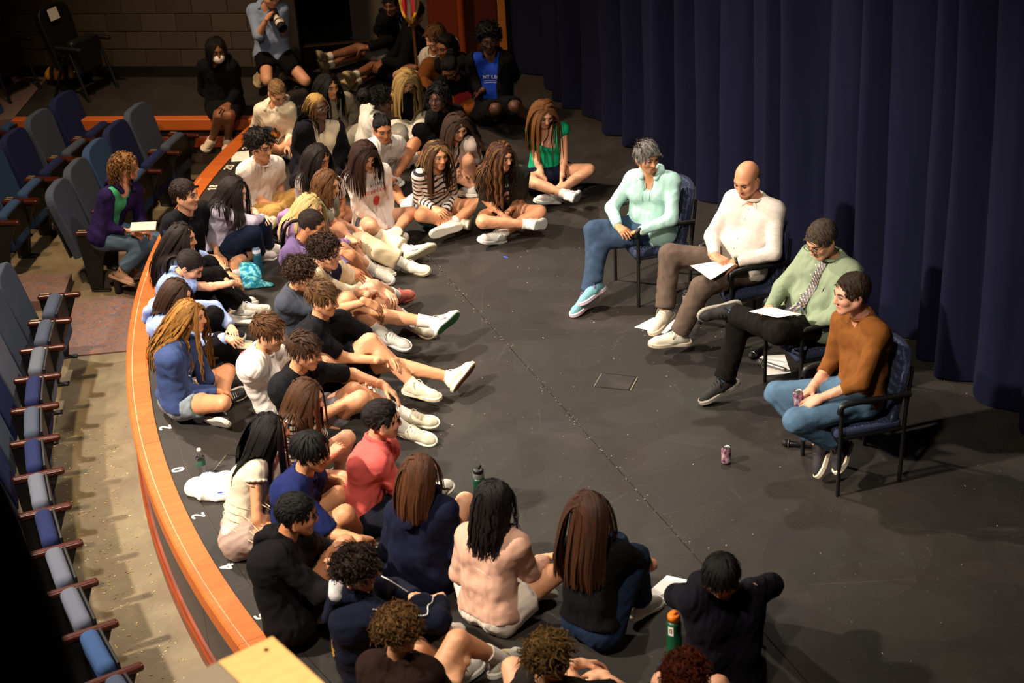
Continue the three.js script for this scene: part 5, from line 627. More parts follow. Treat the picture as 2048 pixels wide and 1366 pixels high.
 {id:"p34",j:[-217,123,3580,-182,617,3529,-157,813,3536,-326,529,3464,-36,551,3623,-389,249,3415,19,288,3515,-172,225,3284,135,237,3294,-289,100,3531,-173,109,3656,-366,188,3120,184,241,3464,-31,80,3336,-106,80,3219,153,61,3392,-259,56,3102,-78,194,3258,36,212,3290],"g":"f","sk":"#c2875f","top":{"c":"#c79c86","sl":1.75,"off":0.028,"seams":1,"hem":0.03},"bot":{"c":"#d6cabc","len":0.5,"off":0.035,"skirt":1},"hair":{"st":"longwavy","c":"#150d0b","len":0.32,"part":0},"shoe":["#d6d1c0","#e8e3d2","#fff"],"label":"person with dark wavy hair in a dusty pink sweater and white skirt, back turned","hh":50,"hp":15,"hr":0,"s":1.02,"fl":0},
 {id:"p35",j:[354,129,3821,380,638,3752,369,837,3763,243,548,3685,538,598,3837,195,337,3492,707,411,3692,438,391,3433,585,388,3470,316,137,3740,432,136,3866,518,444,3517,617,499,3733,498,98,3293,644,102,3628,575,46,3123,766,33,3494,539,378,3426,546,361,3380],"g":"f","sk":"#d29474","top":{"c":"#0c0a0e","sl":0.72,"off":0.02,"hem":-0.03},"bot":{"c":"#1b2a44","len":1.9,"off":0.018},"hair":{"st":"long","c":"#4a2a17","len":0.42,"part":0},"shoe":["#b9b4a2","#ddd6c4","#fff"],"label":"person with long brown hair in a black tee and blue jeans hugging one knee","hh":48,"hp":8,"hr":0,"s":1.02,"fl":0},
 {id:"p36",j:[1021,128,4342,1010,615,4306,1005,800,4401,856,653,4397,1172,540,4251,802,506,4135,1332,450,4007,936,397,3931,1191,572,4196,935,145,4311,1110,100,4335,953,461,3992,1219,445,4068,1012,95,3768,1263,92,3821,1042,40,3574,1315,40,3631,996,353,3853,1157,515,4112],"g":"m","sk":"#c2875f","top":{"c":"#15121e","sl":2,"off":0.026},"bot":{"c":"#101018","len":1.9,"off":0.02},"hair":{"st":"bowl","c":"#0d0a09","crown":1},"shoe":["#bbb","#ddd","#fff"],"label":"black-haired person in a dark navy sweater resting arms on the knees, beside the green bottle","hh":75,"hp":15,"hr":0,"s":1.07,"fl":0},
 {id:"p37",j:[-916,145,4133,-913,657,4155,-890,855,4215,-834,576,3997,-812,632,4323,-740,402,3764,-482,582,4328,-611,494,3979,-469,526,4066,-908,157,4037,-856,175,4203,-574,463,4064,-522,477,4145,-484,138,3795,-500,139,3878,-388,31,3655,-371,34,3762,-551,440,3909,-505,491,3972],"g":"m","sk":"#ce9472","top":{"c":"#11162a","sl":1.95,"off":0.028,"hood":1.25,"hoodin":"#b9b7b6","piping":"#d9d6d0"},"bot":{"c":"#11162a","len":1.2,"off":0.03},"hair":{"st":"curly","c":"#2b190f"},"shoe":["#d9d6d0","#c9a878","#fff"],"label":"curly brown-haired person in a navy track jacket with white piping and grey-lined hood","hh":20,"hp":10,"hr":0,"s":1.07,"fl":0},
 {id:"p38",j:[-697,131,4649,-674,633,4696,-656,835,4744,-823,538,4629,-518,600,4800,-851,245,4545,-448,332,4672,-647,338,4393,-353,404,4432,-771,99,4601,-620,190,4628,-604,431,4346,-384,511,4407,-417,94,4147,-176,203,4184,-294,44,3993,-61,130,4033,-547,357,4358,-376,392,4328],"g":"m","sk":"#ce946c","top":{"c":"#33201a","sl":0.8,"off":0.024},"bot":{"c":"#2a1c18","len":0.55,"off":0.03},"hair":{"st":"curly","c":"#80592f"},"shoe":["#bfb9ae","#ddd8cc","#c9b27a"],"sock":["#e9e3da",0.12],"label":"curly fair-haired person in a dark brown tee with one knee raised, front edge","hh":40,"hp":12,"hr":0,"s":1.07,"fl":0},
 {id:"p39",j:[8,130,4898,61,626,4957,83,821,5027,-33,501,4853,202,631,5081,-24,394,4567,438,518,4924,242,431,4563,355,439,4682,-35,99,4821,41,118,4984,-104,333,4443,184,373,4646,273,120,4400,503,84,4595,424,52,4282,646,42,4457,322,384,4510,299,393,4603],"g":"m","sk":"#d29a76","top":{"c":"#2b2622","sl":0.8,"off":0.022},"bot":{"c":"#2a2622","len":0.6,"off":0.03},"hair":{"st":"wavymess","c":"#8a6634","c2":"#5f4423"},"shoe":["#ccc","#eee","#fff"],"label":"blond wavy-haired person cut off by the front edge with clasped bare forearms","hh":35,"hp":12,"hr":0,"s":1.07,"fl":0},
 {id:"p40",j:[727,129,5134,723,629,5176,717,825,5245,557,590,5098,907,590,5172,491,383,4884,1046,380,5000,701,406,4720,919,406,4766,643,119,5095,820,120,5133,658,454,4795,928,457,4856,718,95,4560,965,95,4622,748,42,4366,1026,35,4437,800,390,4683,844,390,4692],"g":"m","sk":"#d29a78","top":{"c":"#2b2622","sl":0.8,"off":0.022},"bot":{"c":"#2a2622","len":0.6,"off":0.03},"hair":{"st":"curly","c":"#7a3312"},"shoe":["#ccc","#eee","#fff"],"label":"red-haired person of whom only the curly crown shows at the front edge","hh":75,"hp":15,"hr":0,"s":1.07,"fl":0},
 {id:"p41",j:[-2673,132,-1479,-2624,634,-1450,-2591,826,-1377,-2495,603,-1579,-2720,616,-1292,-2499,336,-1724,-2706,324,-1205,-2413,213,-1502,-2458,239,-1260,-2632,100,-1556,-2696,130,-1389,-2196,144,-1651,-2474,337,-1058,-2420,81,-1286,-2304,82,-1365,-2457,65,-1087,-2176,66,-1522,-2361,209,-1409,-2362,208,-1294],"g":"m","sk":"#c7906c","top":{"c":"#14151b","sl":0.85,"off":0.022,"sleevec":"#23283f"},"bot":{"c":"#1b2030","len":1.0,"off":0.025},"hair":{"st":"short","c":"#2a1a12"},"shoe":["#ccc","#eee","#fff"],"label":"short dark-haired person in a black tee sitting at the orange stage edge, looking right","hh":342,"hp":2,"hr":0,"s":1.07,"fl":0},
 {id:"p42",j:[-2678,125,-804,-2600,583,-707,-2517,753,-646,-2521,514,-851,-2616,578,-530,-2356,379,-1048,-2547,305,-593,-2225,335,-834,-2314,407,-588,-2615,144,-866,-2698,128,-717,-2362,469,-742,-2363,360,-850,-2182,116,-833,-2175,90,-599,-2073,28,-964,-1995,35,-554,-2148,328,-766,-2267,385,-676],"g":"f","sk":"#c2875f","top":{"c":"#8fa3cf","sl":0.6,"off":0.016},"bot":{"c":"#0d0b0e","len":1.85,"off":0.016},"hair":{"st":"long","c":"#1c0f0c","len":0.44,"part":0,"back":0.6},"shoe":["#d9d2c4","#e8e2d4","#fff"],"sock":["#e9e3da",0.07],"watch":"l","label":"person with very long dark hair and a pale blue top, wearing a smartwatch","hh":350,"hp":5,"hr":0,"s":1.02,"fl":0},
 {id:"p43",j:[-2615,122,-525,-2555,563,-375,-2420,676,-285,-2528,487,-532,-2550,565,-199,-2417,309,-734,-2288,477,-306,-2214,382,-599,-2087,557,-175,-2598,99,-610,-2586,160,-449,-2304,407,-666,-2331,505,-434,-2055,80,-632,-2098,176,-523,-1871,36,-591,-1909,184,-481,-2175,369,-506,-2049,506,-255],"g":"f","sk":"#cf9472","top":{"c":"#7f95c4","sl":0.6,"off":0.018},"bot":{"c":"#0d0b0e","len":1.85,"off":0.016},"hair":{"st":"pony","c":"#1e1210","len":0.2},"shoe":["#d9d2c4","#e8e2d4","#fff"],"sock":["#e9e3da",0.07],"label":"person with a low ponytail looking down, arm stretched over black-trousered knees","hh":352,"hp":38,"hr":0,"s":1.02,"fl":0},
 {id:"p44",j:[-2528,128,171,-2534,589,272,-2418,730,349,-2485,520,112,-2531,528,442,-2227,437,3,-2300,356,381,-2085,369,203,-2071,413,472,-2503,126,83,-2481,153,248,-2216,441,149,-2147,361,432,-2170,135,-122,-2118,77,139,-2093,75,-288,-1984,62,281,-2051,359,299,-2005,420,550],"g":"f","sk":"#d29a78","top":{"c":"#93a8da","sl":1.95,"off":0.026,"hood":1},"bot":{"c":"#15121a","len":1.9,"off":0.02},"hair":{"st":"long","c":"#3d2617","len":0.2,"part":0,"back":0.5},"shoe":["#17181f","#d6cfc2","#333"],"label":"brown-haired person in a sky blue hoodie hugging dark-trousered knees","hh":345,"hp":15,"hr":0,"s":1.02,"fl":0},
 {id:"p45",j:[-2429,128,850,-2344,628,880,-2241,798,868,-2287,508,752,-2369,557,1054,-2225,228,726,-2350,275,991,-2180,56,545,-2113,220,921,-2459,100,773,-2379,128,924,-2080,215,613,-2044,251,1164,-2124,79,1001,-2097,79,794,-2029,111,1167,-1965,63,654,-2089,58,593,-2050,172,857],"g":"f","sk":"#c88a62","top":{"c":"#34446e","sl":1.95,"off":0.026,"hem":0.0},"bot":{"c":"#7f8b92","len":0.42,"off":0.022},"hair":{"st":"longwavy","c":"#b07a36","c2":"#7a5020","len":0.48,"part":0,"back":0.75},"shoe":["#1d1a1a","#d0c8ba","#c9c0b2"],"label":"person with long wavy golden hair in a navy sweatshirt and denim shorts","hh":352,"hp":5,"hr":0,"s":1.02,"fl":0},
 {id:"p46",j:[-3677,-110,-2932,-3462,306,-2970,-3402,495,-2987,-3369,221,-3098,-3567,288,-2826,-3371,-72,-3067,-3611,1,-2802,-3287,-81,-2827,-3373,-29,-2717,-3634,-124,-3010,-3679,-131,-2845,-3226,-192,-2893,-3260,-165,-2759,-3457,-525,-2967,-3568,-440,-2765,-3264,-557,-2974,-3435,-494,-2635,-3229,-80,-2744,-3290,-90,-2725],"g":"f","sk":"#d6a084","top":{"c":"#2a1c52","sl":1.95,"off":0.026,"hood":0.7,"open":"#3a8f62"},"bot":{"c":"#587089","len":1.85,"off":0.018},"hair":{"st":"curlylong","c":"#94683a","len":0.22},"shoe":["#8a6a55","#9a7a64","#7a5a48"],"glasses":"#5a4a3a","label":"curly-haired person with glasses and purple jacket seated in the auditorium, book on lap","hh":5,"hp":0,"hr":0,"s":1.02,"fl":-0.65},
 {id:"p47",j:[-1186,140,-2181,-1139,645,-2141,-1156,823,-2054,-1021,579,-2255,-1285,598,-2043,-1014,293,-2284,-1215,319,-2012,-998,88,-2124,-1026,152,-1943,-1224,130,-2260,-1192,170,-2095,-806,198,-2207,-1136,303,-1687,-947,189,-1819,-1054,71,-2013,-1117,94,-1808,-867,76,-1962,-970,20,-2193,-961,138,-1866],"g":"f","sk":"#d29a78","top":{"c":"#d6c8c0","sl":2,"off":0.026},"bot":{"c":"#40404c","len":0.35,"off":0.02},"hair":{"st":"long","c":"#32190f","len":0.34,"part":0},"shoe":["#c9c0ac","#ddd6c4","#fff"],"label":"person with long brown hair in a white sweatshirt with red lettering","hh":305,"hp":32,"hr":0,"s":1.02,"fl":0},
 {id:"p48",j:[-626,125,-2401,-570,567,-2230,-541,746,-2150,-454,502,-2346,-717,562,-2134,-441,241,-2472,-738,302,-2263,-512,180,-2233,-601,296,-2049,-595,99,-2480,-679,133,-2331,-217,200,-2309,-713,283,-1930,-480,149,-1997,-380,115,-2102,-635,131,-1882,-320,33,-2266,-471,120,-2305,-535,275,-1974],"g":"f","sk":"#c98c64","top":{"c":"#d2c4ba","sl":2,"off":0.014,"stripes":["#d8cabf","#131015",0.05]},"bot":{"c":"#58728c","len":0.3,"off":0.018},"hair":{"st":"long","c":"#4a2f1b","c2":"#9a7444","len":0.38,"part":0},"shoe":["#cfc8b8","#e2dccd","#fff"],"sock":["#e9e3da",0.07],"label":"person with highlighted brown hair in a black-and-white striped long-sleeved top, cross-legged","hh":300,"hp":8,"hr":0,"s":1.02,"fl":0},
 {id:"p49",j:[-70,122,-2242,12,571,-2122,7,745,-2027,182,522,-2150,-134,569,-2022,149,244,-2227,-149,302,-2134,10,211,-2015,-5,222,-1939,-14,113,-2309,-147,120,-2198,310,202,-2045,-187,246,-1791,-47,80,-1880,217,171,-1850,-210,101,-1778,333,113,-1994,-48,153,-2075,70,153,-1909],"g":"f","sk":"#ca8d68","top":{"c":"#3b3a35","sl":0.85,"off":0.024},"bot":{"c":"#2a2a28","len":0.3,"off":0.02},"hair":{"st":"longwavy","c":"#4a2a18","c2":"#8a5a30","len":0.46,"part":0},"shoe":["#dad6ce","#f0ece4","#fff"],"sock":["#e9e3da",0.05],"label":"person with long wavy brown hair in a charcoal printed tee, cross-legged at the front","hh":312,"hp":10,"hr":0,"s":1.02,"fl":0},
 {id:"p50",j:[-1161,126,-3360,-1050,531,-3140,-1049,693,-3025,-927,460,-3245,-1143,512,-2990,-925,208,-3384,-1098,285,-3167,-768,217,-3582,-1012,218,-2936,-1081,98,-3387,-1240,161,-3393,-786,408,-3380,-991,72,-3064,-995,153,-3127,-894,84,-2669,-1118,84,-2993,-836,77,-2857,-801,212,-3485,-992,201,-3035],"g":"f","sk":"#ab6f4a","top":{"c":"#c9c5be","sl":1.9,"off":0.026},"bot":{"c":"#b4b2ae","len":0.3,"off":0.025},"hair":{"st":"slickbun","c":"#0d0a09"},"shoe":["#ccc","#eee","#fff"],"label":"person with tied-back black hair in a grey crewneck with a round college print","hh":290,"hp":12,"hr":0,"s":1.02,"fl":0},
];
for (const o of PEOPLE) person(o);
// ---------- furniture ----------
const black = mat('#0e0d0d', 0.45), fab = (() => { const t = noiseTex(128, 128, (u, v) => { const k = Math.sin(v * 6.283 * 6 + 2.2 * nz(u * 5, v * 5, 1)) > 0.55 && nz(u * 14, v * 9, 4) > -0.1; return k ? [66, 78, 106] : [30, 38, 66]; }); t.repeat.set(3, 3); return new THREE.MeshStandardMaterial({ map: t, roughness: 0.9 }); })();
function armchair(label, x, z, deg) { // faces +z before turning
  const g = thing('armchair', label, 'chair', [x, 0, z], Math.PI / 2 + deg * D2R);
  const seat = new RoundedBoxGeometry(0.47, 0.07, 0.46, 3, 0.03); seat.translate(0, 0.425, 0); mesh('seat', seat, fab, g);
  const s = new THREE.Shape(); s.moveTo(-0.22, 0); s.lineTo(0.22, 0); s.bezierCurveTo(0.25, 0.22, 0.24, 0.38, 0.17, 0.42); s.bezierCurveTo(0.08, 0.445, -0.08, 0.445, -0.17, 0.42); s.bezierCurveTo(-0.24, 0.38, -0.25, 0.22, -0.22, 0);
  const bk = new THREE.ExtrudeGeometry(s, { depth: 0.035, bevelEnabled: true, bevelSize: 0.012, bevelThickness: 0.012, bevelSegments: 2, curveSegments: 8 }); const p = bk.attributes.position; for (let i = 0; i < p.count; i++) p.setZ(i, p.getZ(i) + p.getX(i) ** 2 * 0.9 - p.getY(i) * 0.2); bk.computeVertexNormals(); bk.translate(0, 0.45, -0.235); mesh('backrest', bk, fab, g);
  for (const sx of [-1, 1]) {
    mesh('leg', rod([sx * 0.27, 0, 0.22], [sx * 0.27, 0.64, 0.21], 0.014), black, g); mesh('leg', rod([sx * 0.25, 0, -0.22], [sx * 0.26, 0.62, -0.24], 0.014), black, g);
    mesh('armrest', tube([[sx * 0.27, 0.60, 0.225], [sx * 0.27, 0.648, 0.215], [sx * 0.272, 0.662, 0.16], [sx * 0.272, 0.658, -0.06], [sx * 0.262, 0.645, -0.26]], 0.02, 8, 20), black, g);
    mesh('side_rail', rod([sx * 0.25, 0.4, 0.22], [sx * 0.25, 0.4, -0.24], 0.011), black, g); mesh('back_upright', rod([sx * 0.235, 0.4, -0.24], [sx * 0.2, 0.8, -0.30], 0.012), black, g);
  }
  mesh('cross_rail', rod([-0.27, 0.38, 0.2], [0.27, 0.38, 0.2], 0.011), black, g); mesh('cross_rail', rod([-0.26, 0.38, -0.23], [0.26, 0.38, -0.23], 0.011), black, g);
  return g;
}
const PB = PEOPLE_BY_ID;
armchair('black tube armchair farthest from the camera, under the mint-topped person', PB.s1.org.x + 0.0, PB.s1.org.z, 195);
armchair('black tube armchair under the person in the white checked shirt', PB.s2.org.x + 0.02, PB.s2.org.z, 197);
armchair('black tube armchair under the person with the patterned tie', PB.s3.org.x, PB.s3.org.z, 197);
armchair('nearest black tube armchair with blue patterned upholstery, under the brown sweater', PB.s4.org.x - 0.03, PB.s4.org.z - 0.03, 194);

const armWood = mat('#3c160d', 0.25), seatBlack = mat('#0c0b0c', 0.55);
const seatCols = { slate: mat('#3f4757', 0.95), navy: mat('#1d2448', 0.95), blue: mat('#32496e', 0.95), grey: mat('#565b68', 0.95) };
const seatBackG = (() => { const s = new THREE.Shape(); s.moveTo(-0.2, 0); s.lineTo(0.2, 0); s.lineTo(0.235, 0.5); s.bezierCurveTo(0.238, 0.6, 0.2, 0.64, 0.1, 0.65); s.lineTo(-0.1, 0.65); s.bezierCurveTo(-0.2, 0.64, -0.238, 0.6, -0.235, 0.5); const g = new THREE.ExtrudeGeometry(s, { depth: 0.05, bevelEnabled: true, bevelSize: 0.018, bevelThickness: 0.018, bevelSegments: 3, curveSegments: 6 }); g.rotateX(-0.27); g.translate(0, 0.33, -0.22); return g; })();
const seatShellG = bx(0.42, 0.52, 0.02, 0, 0.28, 0, 0.008).rotateX(-0.27).translate(0, 0.3, -0.26);
const cushUpG = (() => { const g = new RoundedBoxGeometry(0.42, 0.40, 0.115, 3, 0.045); g.rotateX(-0.12); g.translate(0, 0.45, 0.02); return g; })();
const cushUnderG = bx(0.39, 0.36, 0.02, 0, 0.45, 0.085, 0.008).rotateX(-0.02);
const cushDownG = (() => { const g = new RoundedBoxGeometry(0.43, 0.11, 0.45, 3, 0.045); g.translate(0, 0.42, 0.06); return g; })();
const standG = (() => { const s = new THREE.Shape(); s.moveTo(-0.1, 0); s.lineTo(0.0, 0); s.lineTo(0.05, 0.3); s.lineTo(0.15, 0.56); s.lineTo(-0.15, 0.56); s.lineTo(-0.13, 0.3); const g = new THREE.ExtrudeGeometry(s, { depth: 0.03, bevelEnabled: false }); g.rotateY(-Math.PI / 2); g.translate(0.015, 0, 0); return g; })();
const armG = (() => { const g = new RoundedBoxGeometry(0.06, 0.045, 0.36, 3, 0.02); g.translate(0, 0.585, 0.02); return g; })(), footG = bx(0.05, 0.018, 0.16, 0, 0.009, 0.0, 0.006), pivotG = new THREE.CylinderGeometry(0.035, 0.035, 0.04, 12).rotateZ(Math.PI / 2).translate(0, 0.36, 0.0), plateG = bx(0.022, 0.004, 0.07, 0.012, 0.609, -0.1);
function theatreSeat(r, deg, col, label, both, down, y = PIT) {
  const p = arcPt(r, deg), a = deg * D2R, g = thing('theatre_seat', label, 'seat', [p[0], y, p[1]], Math.atan2(-Math.cos(a), -Math.sin(a)), 'upholstered auditorium seats');
  mesh('backrest', seatBackG, seatCols[col], g); mesh('back_shell', seatShellG, seatBlack, g); mesh('cushion', down ? cushDownG : cushUpG, seatCols[col], g); if (!down) mesh('cushion_pan', cushUnderG, seatBlack, g);
  for (const s of both ? [1, -1] : [1]) { const st = mesh('standard', standG, seatBlack, g); st.position.x = s * 0.253; mesh('foot', footG, seatBlack, st); mesh('hinge', pivotG, seatBlack, st); const am = mesh('armrest', armG, armWood, g); am.position.x = s * 0.253; if (both) mesh('number_plate', plateG, mat('#c9b48a', 0.3, 0.7), am); }
  return g;
}
const ord = ['first', 'second', 'third', 'fourth', 'fifth', 'sixth', 'seventh', 'eighth', 'ninth', 'tenth', 'eleventh', 'twelfth'];
['blue', 'slate', 'grey', 'navy', 'slate', 'navy', 'grey', 'navy', 'grey', 'grey', 'blue', 'slate'].forEach((c, i) => theatreSeat(12.12, 177.0 - i * 2.37, c === 'blue' && i === 0 ? 'slate' : c, `tipped-up ${c === 'grey' ? 'light grey' : c} theatre seat, ${ord[i]} from the carpet in the row along the stage`, i === 0));
['slate', 'slate', 'blue', 'navy', 'slate'].forEach((c, i) => theatreSeat(12.1, -174.3 + i * 2.42, c, i ? `${c === 'slate' ? 'slate grey' : c} theatre seat, ${ord[i - 1]} past the occupied seat in the far block` : 'slate grey theatre seat with the cushion down under the curly-haired person', true, i === 0));
['blue', 'blue', 'navy', 'slate', 'navy'].forEach((c, i) => theatreSeat(13.08, -173.0 + i * 2.4, c, `${c === 'slate' ? 'slate grey' : c} theatre seat, ${ord[i]} from the aisle in the second row of the far block`, true));
['slate', 'blue'].forEach((c, i) => theatreSeat(14.12, -165.4 + i * 2.3, c, `${c} theatre seat in the third row of the far block, ${ord[i]} from the left edge`, true));
// two spare black seats stored on the side platform
function spareSeat(x, z, deg, label) {
  const g = thing('spare_seat', label, 'seat', [x, 0, z], deg * D2R); mesh('backrest', seatBackG, seatBlack, g); mesh('cushion', cushUpG, seatBlack, g); mesh('cushion_pan', cushUnderG, seatBlack, g);
  for (const s of [1, -1]) { mesh('armrest', armG, seatBlack, g).position.x = s * 0.25; mesh('leg', rod([s * 0.25, 0, 0.2], [s * 0.25, 0.58, 0.02], 0.018), seatBlack, g); mesh('leg', rod([s * 0.25, 0, -0.28], [s * 0.25, 0.5, -0.05], 0.018), seatBlack, g); mesh('bolt', new THREE.SphereGeometry(0.012, 8, 6).translate(s * 0.272, 0.34, 0.08), mat('#b9b2a4', 0.2, 1), g); }
  return g;
}
spareSeat(-4.52, -6.72, 62, 'spare black tip-up seat on the platform with the yellow bag behind it'); spareSeat(-5.42, -6.86, 62, 'spare black tip-up seat at the far left end of the platform');

// ---------- papers ----------
const paperTex = canvasTex(256, 330, (x, w, h) => { x.fillStyle = '#f2efe8'; x.fillRect(0, 0, w, h); x.fillStyle = '#b9b4aa'; for (let i = 0; i < 24; i++) x.fillRect(26, 30 + i * 12, (i % 5 === 4 ? 90 : 190), 3); });
function sheet(name, label, cat, c, m, th = 0.0025, curl = 0) { // four corners in space
  const N = 6, pos = [], uv = [], idx = [], [a, b, d, e] = c.map(q => V(...q)); const nrm = b.clone().sub(a).cross(e.clone().sub(a)).normalize(); if (nrm.y < 0) nrm.negate();
  for (const k of [1, 0]) for (let j = 0; j <= N; j++) for (let i = 0; i <= N; i++) { const u = i / N, v = j / N; const p = a.clone().lerp(b, u).lerp(e.clone().lerp(d, u), v).addScaledVector(nrm, k * th + curl * (Math.sin(u * 3.1) * 0.5 + u * v * v)); pos.push(p.x, p.y + 0.002, p.z); uv.push(u, v); }
  const M = (N + 1) ** 2; for (let j = 0; j < N; j++) for (let i = 0; i < N; i++) { const q = j * (N + 1) + i; idx.push(q, q + 1, q + N + 1, q + 1, q + N + 2, q + N + 1, q + M, q + M + N + 1, q + M + 1, q + M + 1, q + M + N + 1, q + M + N + 2); }
  for (let i = 0; i < N; i++) for (const [p, q] of [[i, i + 1], [N * (N + 1) + i, N * (N + 1) + i + 1], [i * (N + 1), (i + 1) * (N + 1)], [i * (N + 1) + N, (i + 1) * (N + 1) + N]]) idx.push(p, q, p + M, q, q + M, p + M);
  const g = new THREE.BufferGeometry(); g.setAttribute('position', new THREE.Float32BufferAttribute(pos, 3)); g.setAttribute('uv', new THREE.Float32BufferAttribute(uv, 2)); g.setIndex(idx); g.computeVertexNormals(); return tag(mesh(name, g, m), label, cat);
}
const printed = new THREE.MeshStandardMaterial({ map: paperTex, roughness: 0.8, side: THREE.DoubleSide }), plainP = mat('#efece5', 0.8, 0, { side: THREE.DoubleSide });
sheet('paper_sheet', 'printed sheet under the hands of the person in the white checked shirt', 'paper', [[1.335, 0.685, 0.31], [1.456, 0.668, 0.54], [1.655, 0.692, 0.37], [1.516, 0.692, 0.28]], printed, 0.002, 0.01);
sheet('paper_sheet', 'sheet of paper on the lap of the person with the tie', 'paper', [[1.61, 0.8, 1.352], [1.776, 0.8, 1.306], [1.956, 0.78, 1.422], [1.793, 0.78, 1.43]], plainP, 0.002, 0.01);
sheet('paper_sheet', 'white sheet with a pen beside the dark navy sweater', 'paper', [[0.693, 0, 3.4], [0.84, 0, 3.22], [0.984, 0, 3.293], [0.842, 0, 3.55]], plainP);
sheet('paper_sheet', 'white sheet on the deck beside the far stage lip', 'paper', [[-2.682, 0, -4.531], [-2.51, 0, -4.557], [-2.469, 0, -4.271], [-2.653, 0, -4.276]], plainP);
sheet('paper_sheet', 'white sheet on the floor by the cream shoes of the balding person', 'paper', [[0.95, 0, -0.103], [1.108, 0, -0.25], [1.32, 0, -0.17], [1.171, 0, 0.035]], plainP);
sheet('paper_sheet', 'white sheet under a microphone beside the nearest armchair', 'paper', [[1.819, 0, 0.496], [2.008, 0, 0.497], [2.005, 0, 0.789], [1.818, 0, 0.802]], plainP);
sheet('paper_sheet', 'white sheet behind the watch-wearing arm', 'paper', [[-2.62, 0, -2.055], [-2.481, 0, -1.98], [-2.412, 0, -1.84], [-2.539, 0, -1.90]], plainP);
for (const [x, z, lb] of [[-4.52, -6.72, 'white card propped on the back of the spare seat by the yellow bag'], [-5.42, -6.86, 'white card propped on the back of the spare seat at the left edge']]) { const o = tag(mesh('paper_card', bx(0.15, 0.13, 0.004).rotateX(-0.27).translate(-0.05, 0.90, -0.272), plainP), lb, 'paper'); o.position.set(x, 0, z); o.rotation.y = 62 * D2R; }
sheet('notebook', 'cream notepad behind the white tee with the red stripe', 'notebook', [[-2.138, 0, -0.30], [-2.017, 0, -0.26], [-2.012, 0, -0.12], [-2.139, 0, -0.16]], mat('#e6d9b8', 0.8), 0.012);
sheet('name_badge', 'clear name badge on the deck by the notepad', 'badge', [[-2.19, 0, -0.10], [-2.13, 0, -0.16], [-2.09, 0, -0.05], [-2.15, 0, 0.01]], mat('#9fb4cf', 0.25), 0.004);
sheet('paper_sheet', 'folded sheet held over tan trousers by the curly dark-haired person', 'paper', [[-2.06, 0.20, -2.67], [-1.942, 0.22, -2.72], [-1.89, 0.19, -2.64], [-1.99, 0.17, -2.58]], plainP);
sheet('book', 'closed book on the lap of the curly-haired person in the auditorium', 'book', [[-3.38, 0.03, -2.74], [-3.16, 0.01, -2.78], [-3.14, 0.01, -2.6], [-3.36, 0.03, -2.56]], mat('#d8cbb4', 0.7), 0.022);
sheet('floor_tape', 'small blue tape mark on the open deck', 'tape', [[-0.02, 0, -1.60], [0.01, 0, -1.565], [0.01, 0, -1.545], [-0.03, 0, -1.585]], mat('#2f4fb0', 0.6), 0.001);
// ---------- bottles, cans, microphones ----------
function bottle(name, label, x, z, h, r, col, lid, y = 0, o = {}) {
  const g = thing(name, label, 'bottle', [x, y, z]); const sh = h * (o.sh || 0.78);
  mesh('body', lathe([[0.001, 0], [r * 0.9, 0], [r, 0.008], [r, sh * 0.5], [r * (o.waist || 1), sh * 0.62], [r, sh * 0.74], [r, sh * 0.9], [r * 0.82, sh], [0.001, sh]], 22), o.bm || mat(col, 0.4), g);
  if (o.band) mesh('band', lathe([[r * 0.84, sh - 0.002], [r * 0.93, sh], [r * 0.93, sh + 0.03], [r * 0.8, sh + 0.032]], 22), mat(o.band, 0.3, o.metal || 0), g);
  const ly = sh + (o.band ? 0.028 : 0); mesh('lid', lathe([[0.001, ly], [r * 0.86, ly], [r * 0.86, ly + h * 0.1], [r * 0.7, ly + h * 0.14], [0.001, ly + h * 0.15]], 20), mat(lid, 0.45), g);
  if (o.spout === 'flip') mesh('spout', rod([0, ly + h * 0.13, 0], [0.018, ly + h * 0.26, 0], 0.012, 0.006), mat(lid, 0.4), g);
  if (o.spout === 'loop') { mesh('carry_loop', new THREE.TorusGeometry(0.022, 0.006, 6, 16).translate(-0.012, ly + h * 0.17, 0), mat(o.loop || lid, 0.4), g); mesh('spout', rod([0.01, ly + h * 0.12, 0], [0.022, ly + h * 0.22, 0], 0.012), mat('#a9b9dd', 0.4), g); }
  if (o.spout === 'nub') mesh('spout', lathe([[0.02, ly + h * 0.13], [0.016, ly + h * 0.17], [0.018, ly + h * 0.19], [0.001, ly + h * 0.2]], 12), mat(lid, 0.45), g);
  return g;
}
bottle('water_bottle', 'teal insulated bottle with pale blue carry loop', -2.10, -1.56, 0.25, 0.037, '#174a5c', '#9fc4e8', 0, { band: '#dfe3ea', spout: 'loop', loop: '#7fc0e0' });
bottle('water_bottle', 'purple steel bottle with black lid beside the grey-brown trousers', 1.36, -0.17, 0.24, 0.031, '#5a2f8f', '#131215', 0, { band: '#c9bfae', metal: 0.8, spout: 'nub' });
bottle('water_bottle', 'dark green bottle with black flip spout behind the long dark wavy hair', -0.27, 2.24, 0.23, 0.04, '#0d3a26', '#121212', 0, { band: '#8f948c', metal: 0.6, spout: 'flip' });
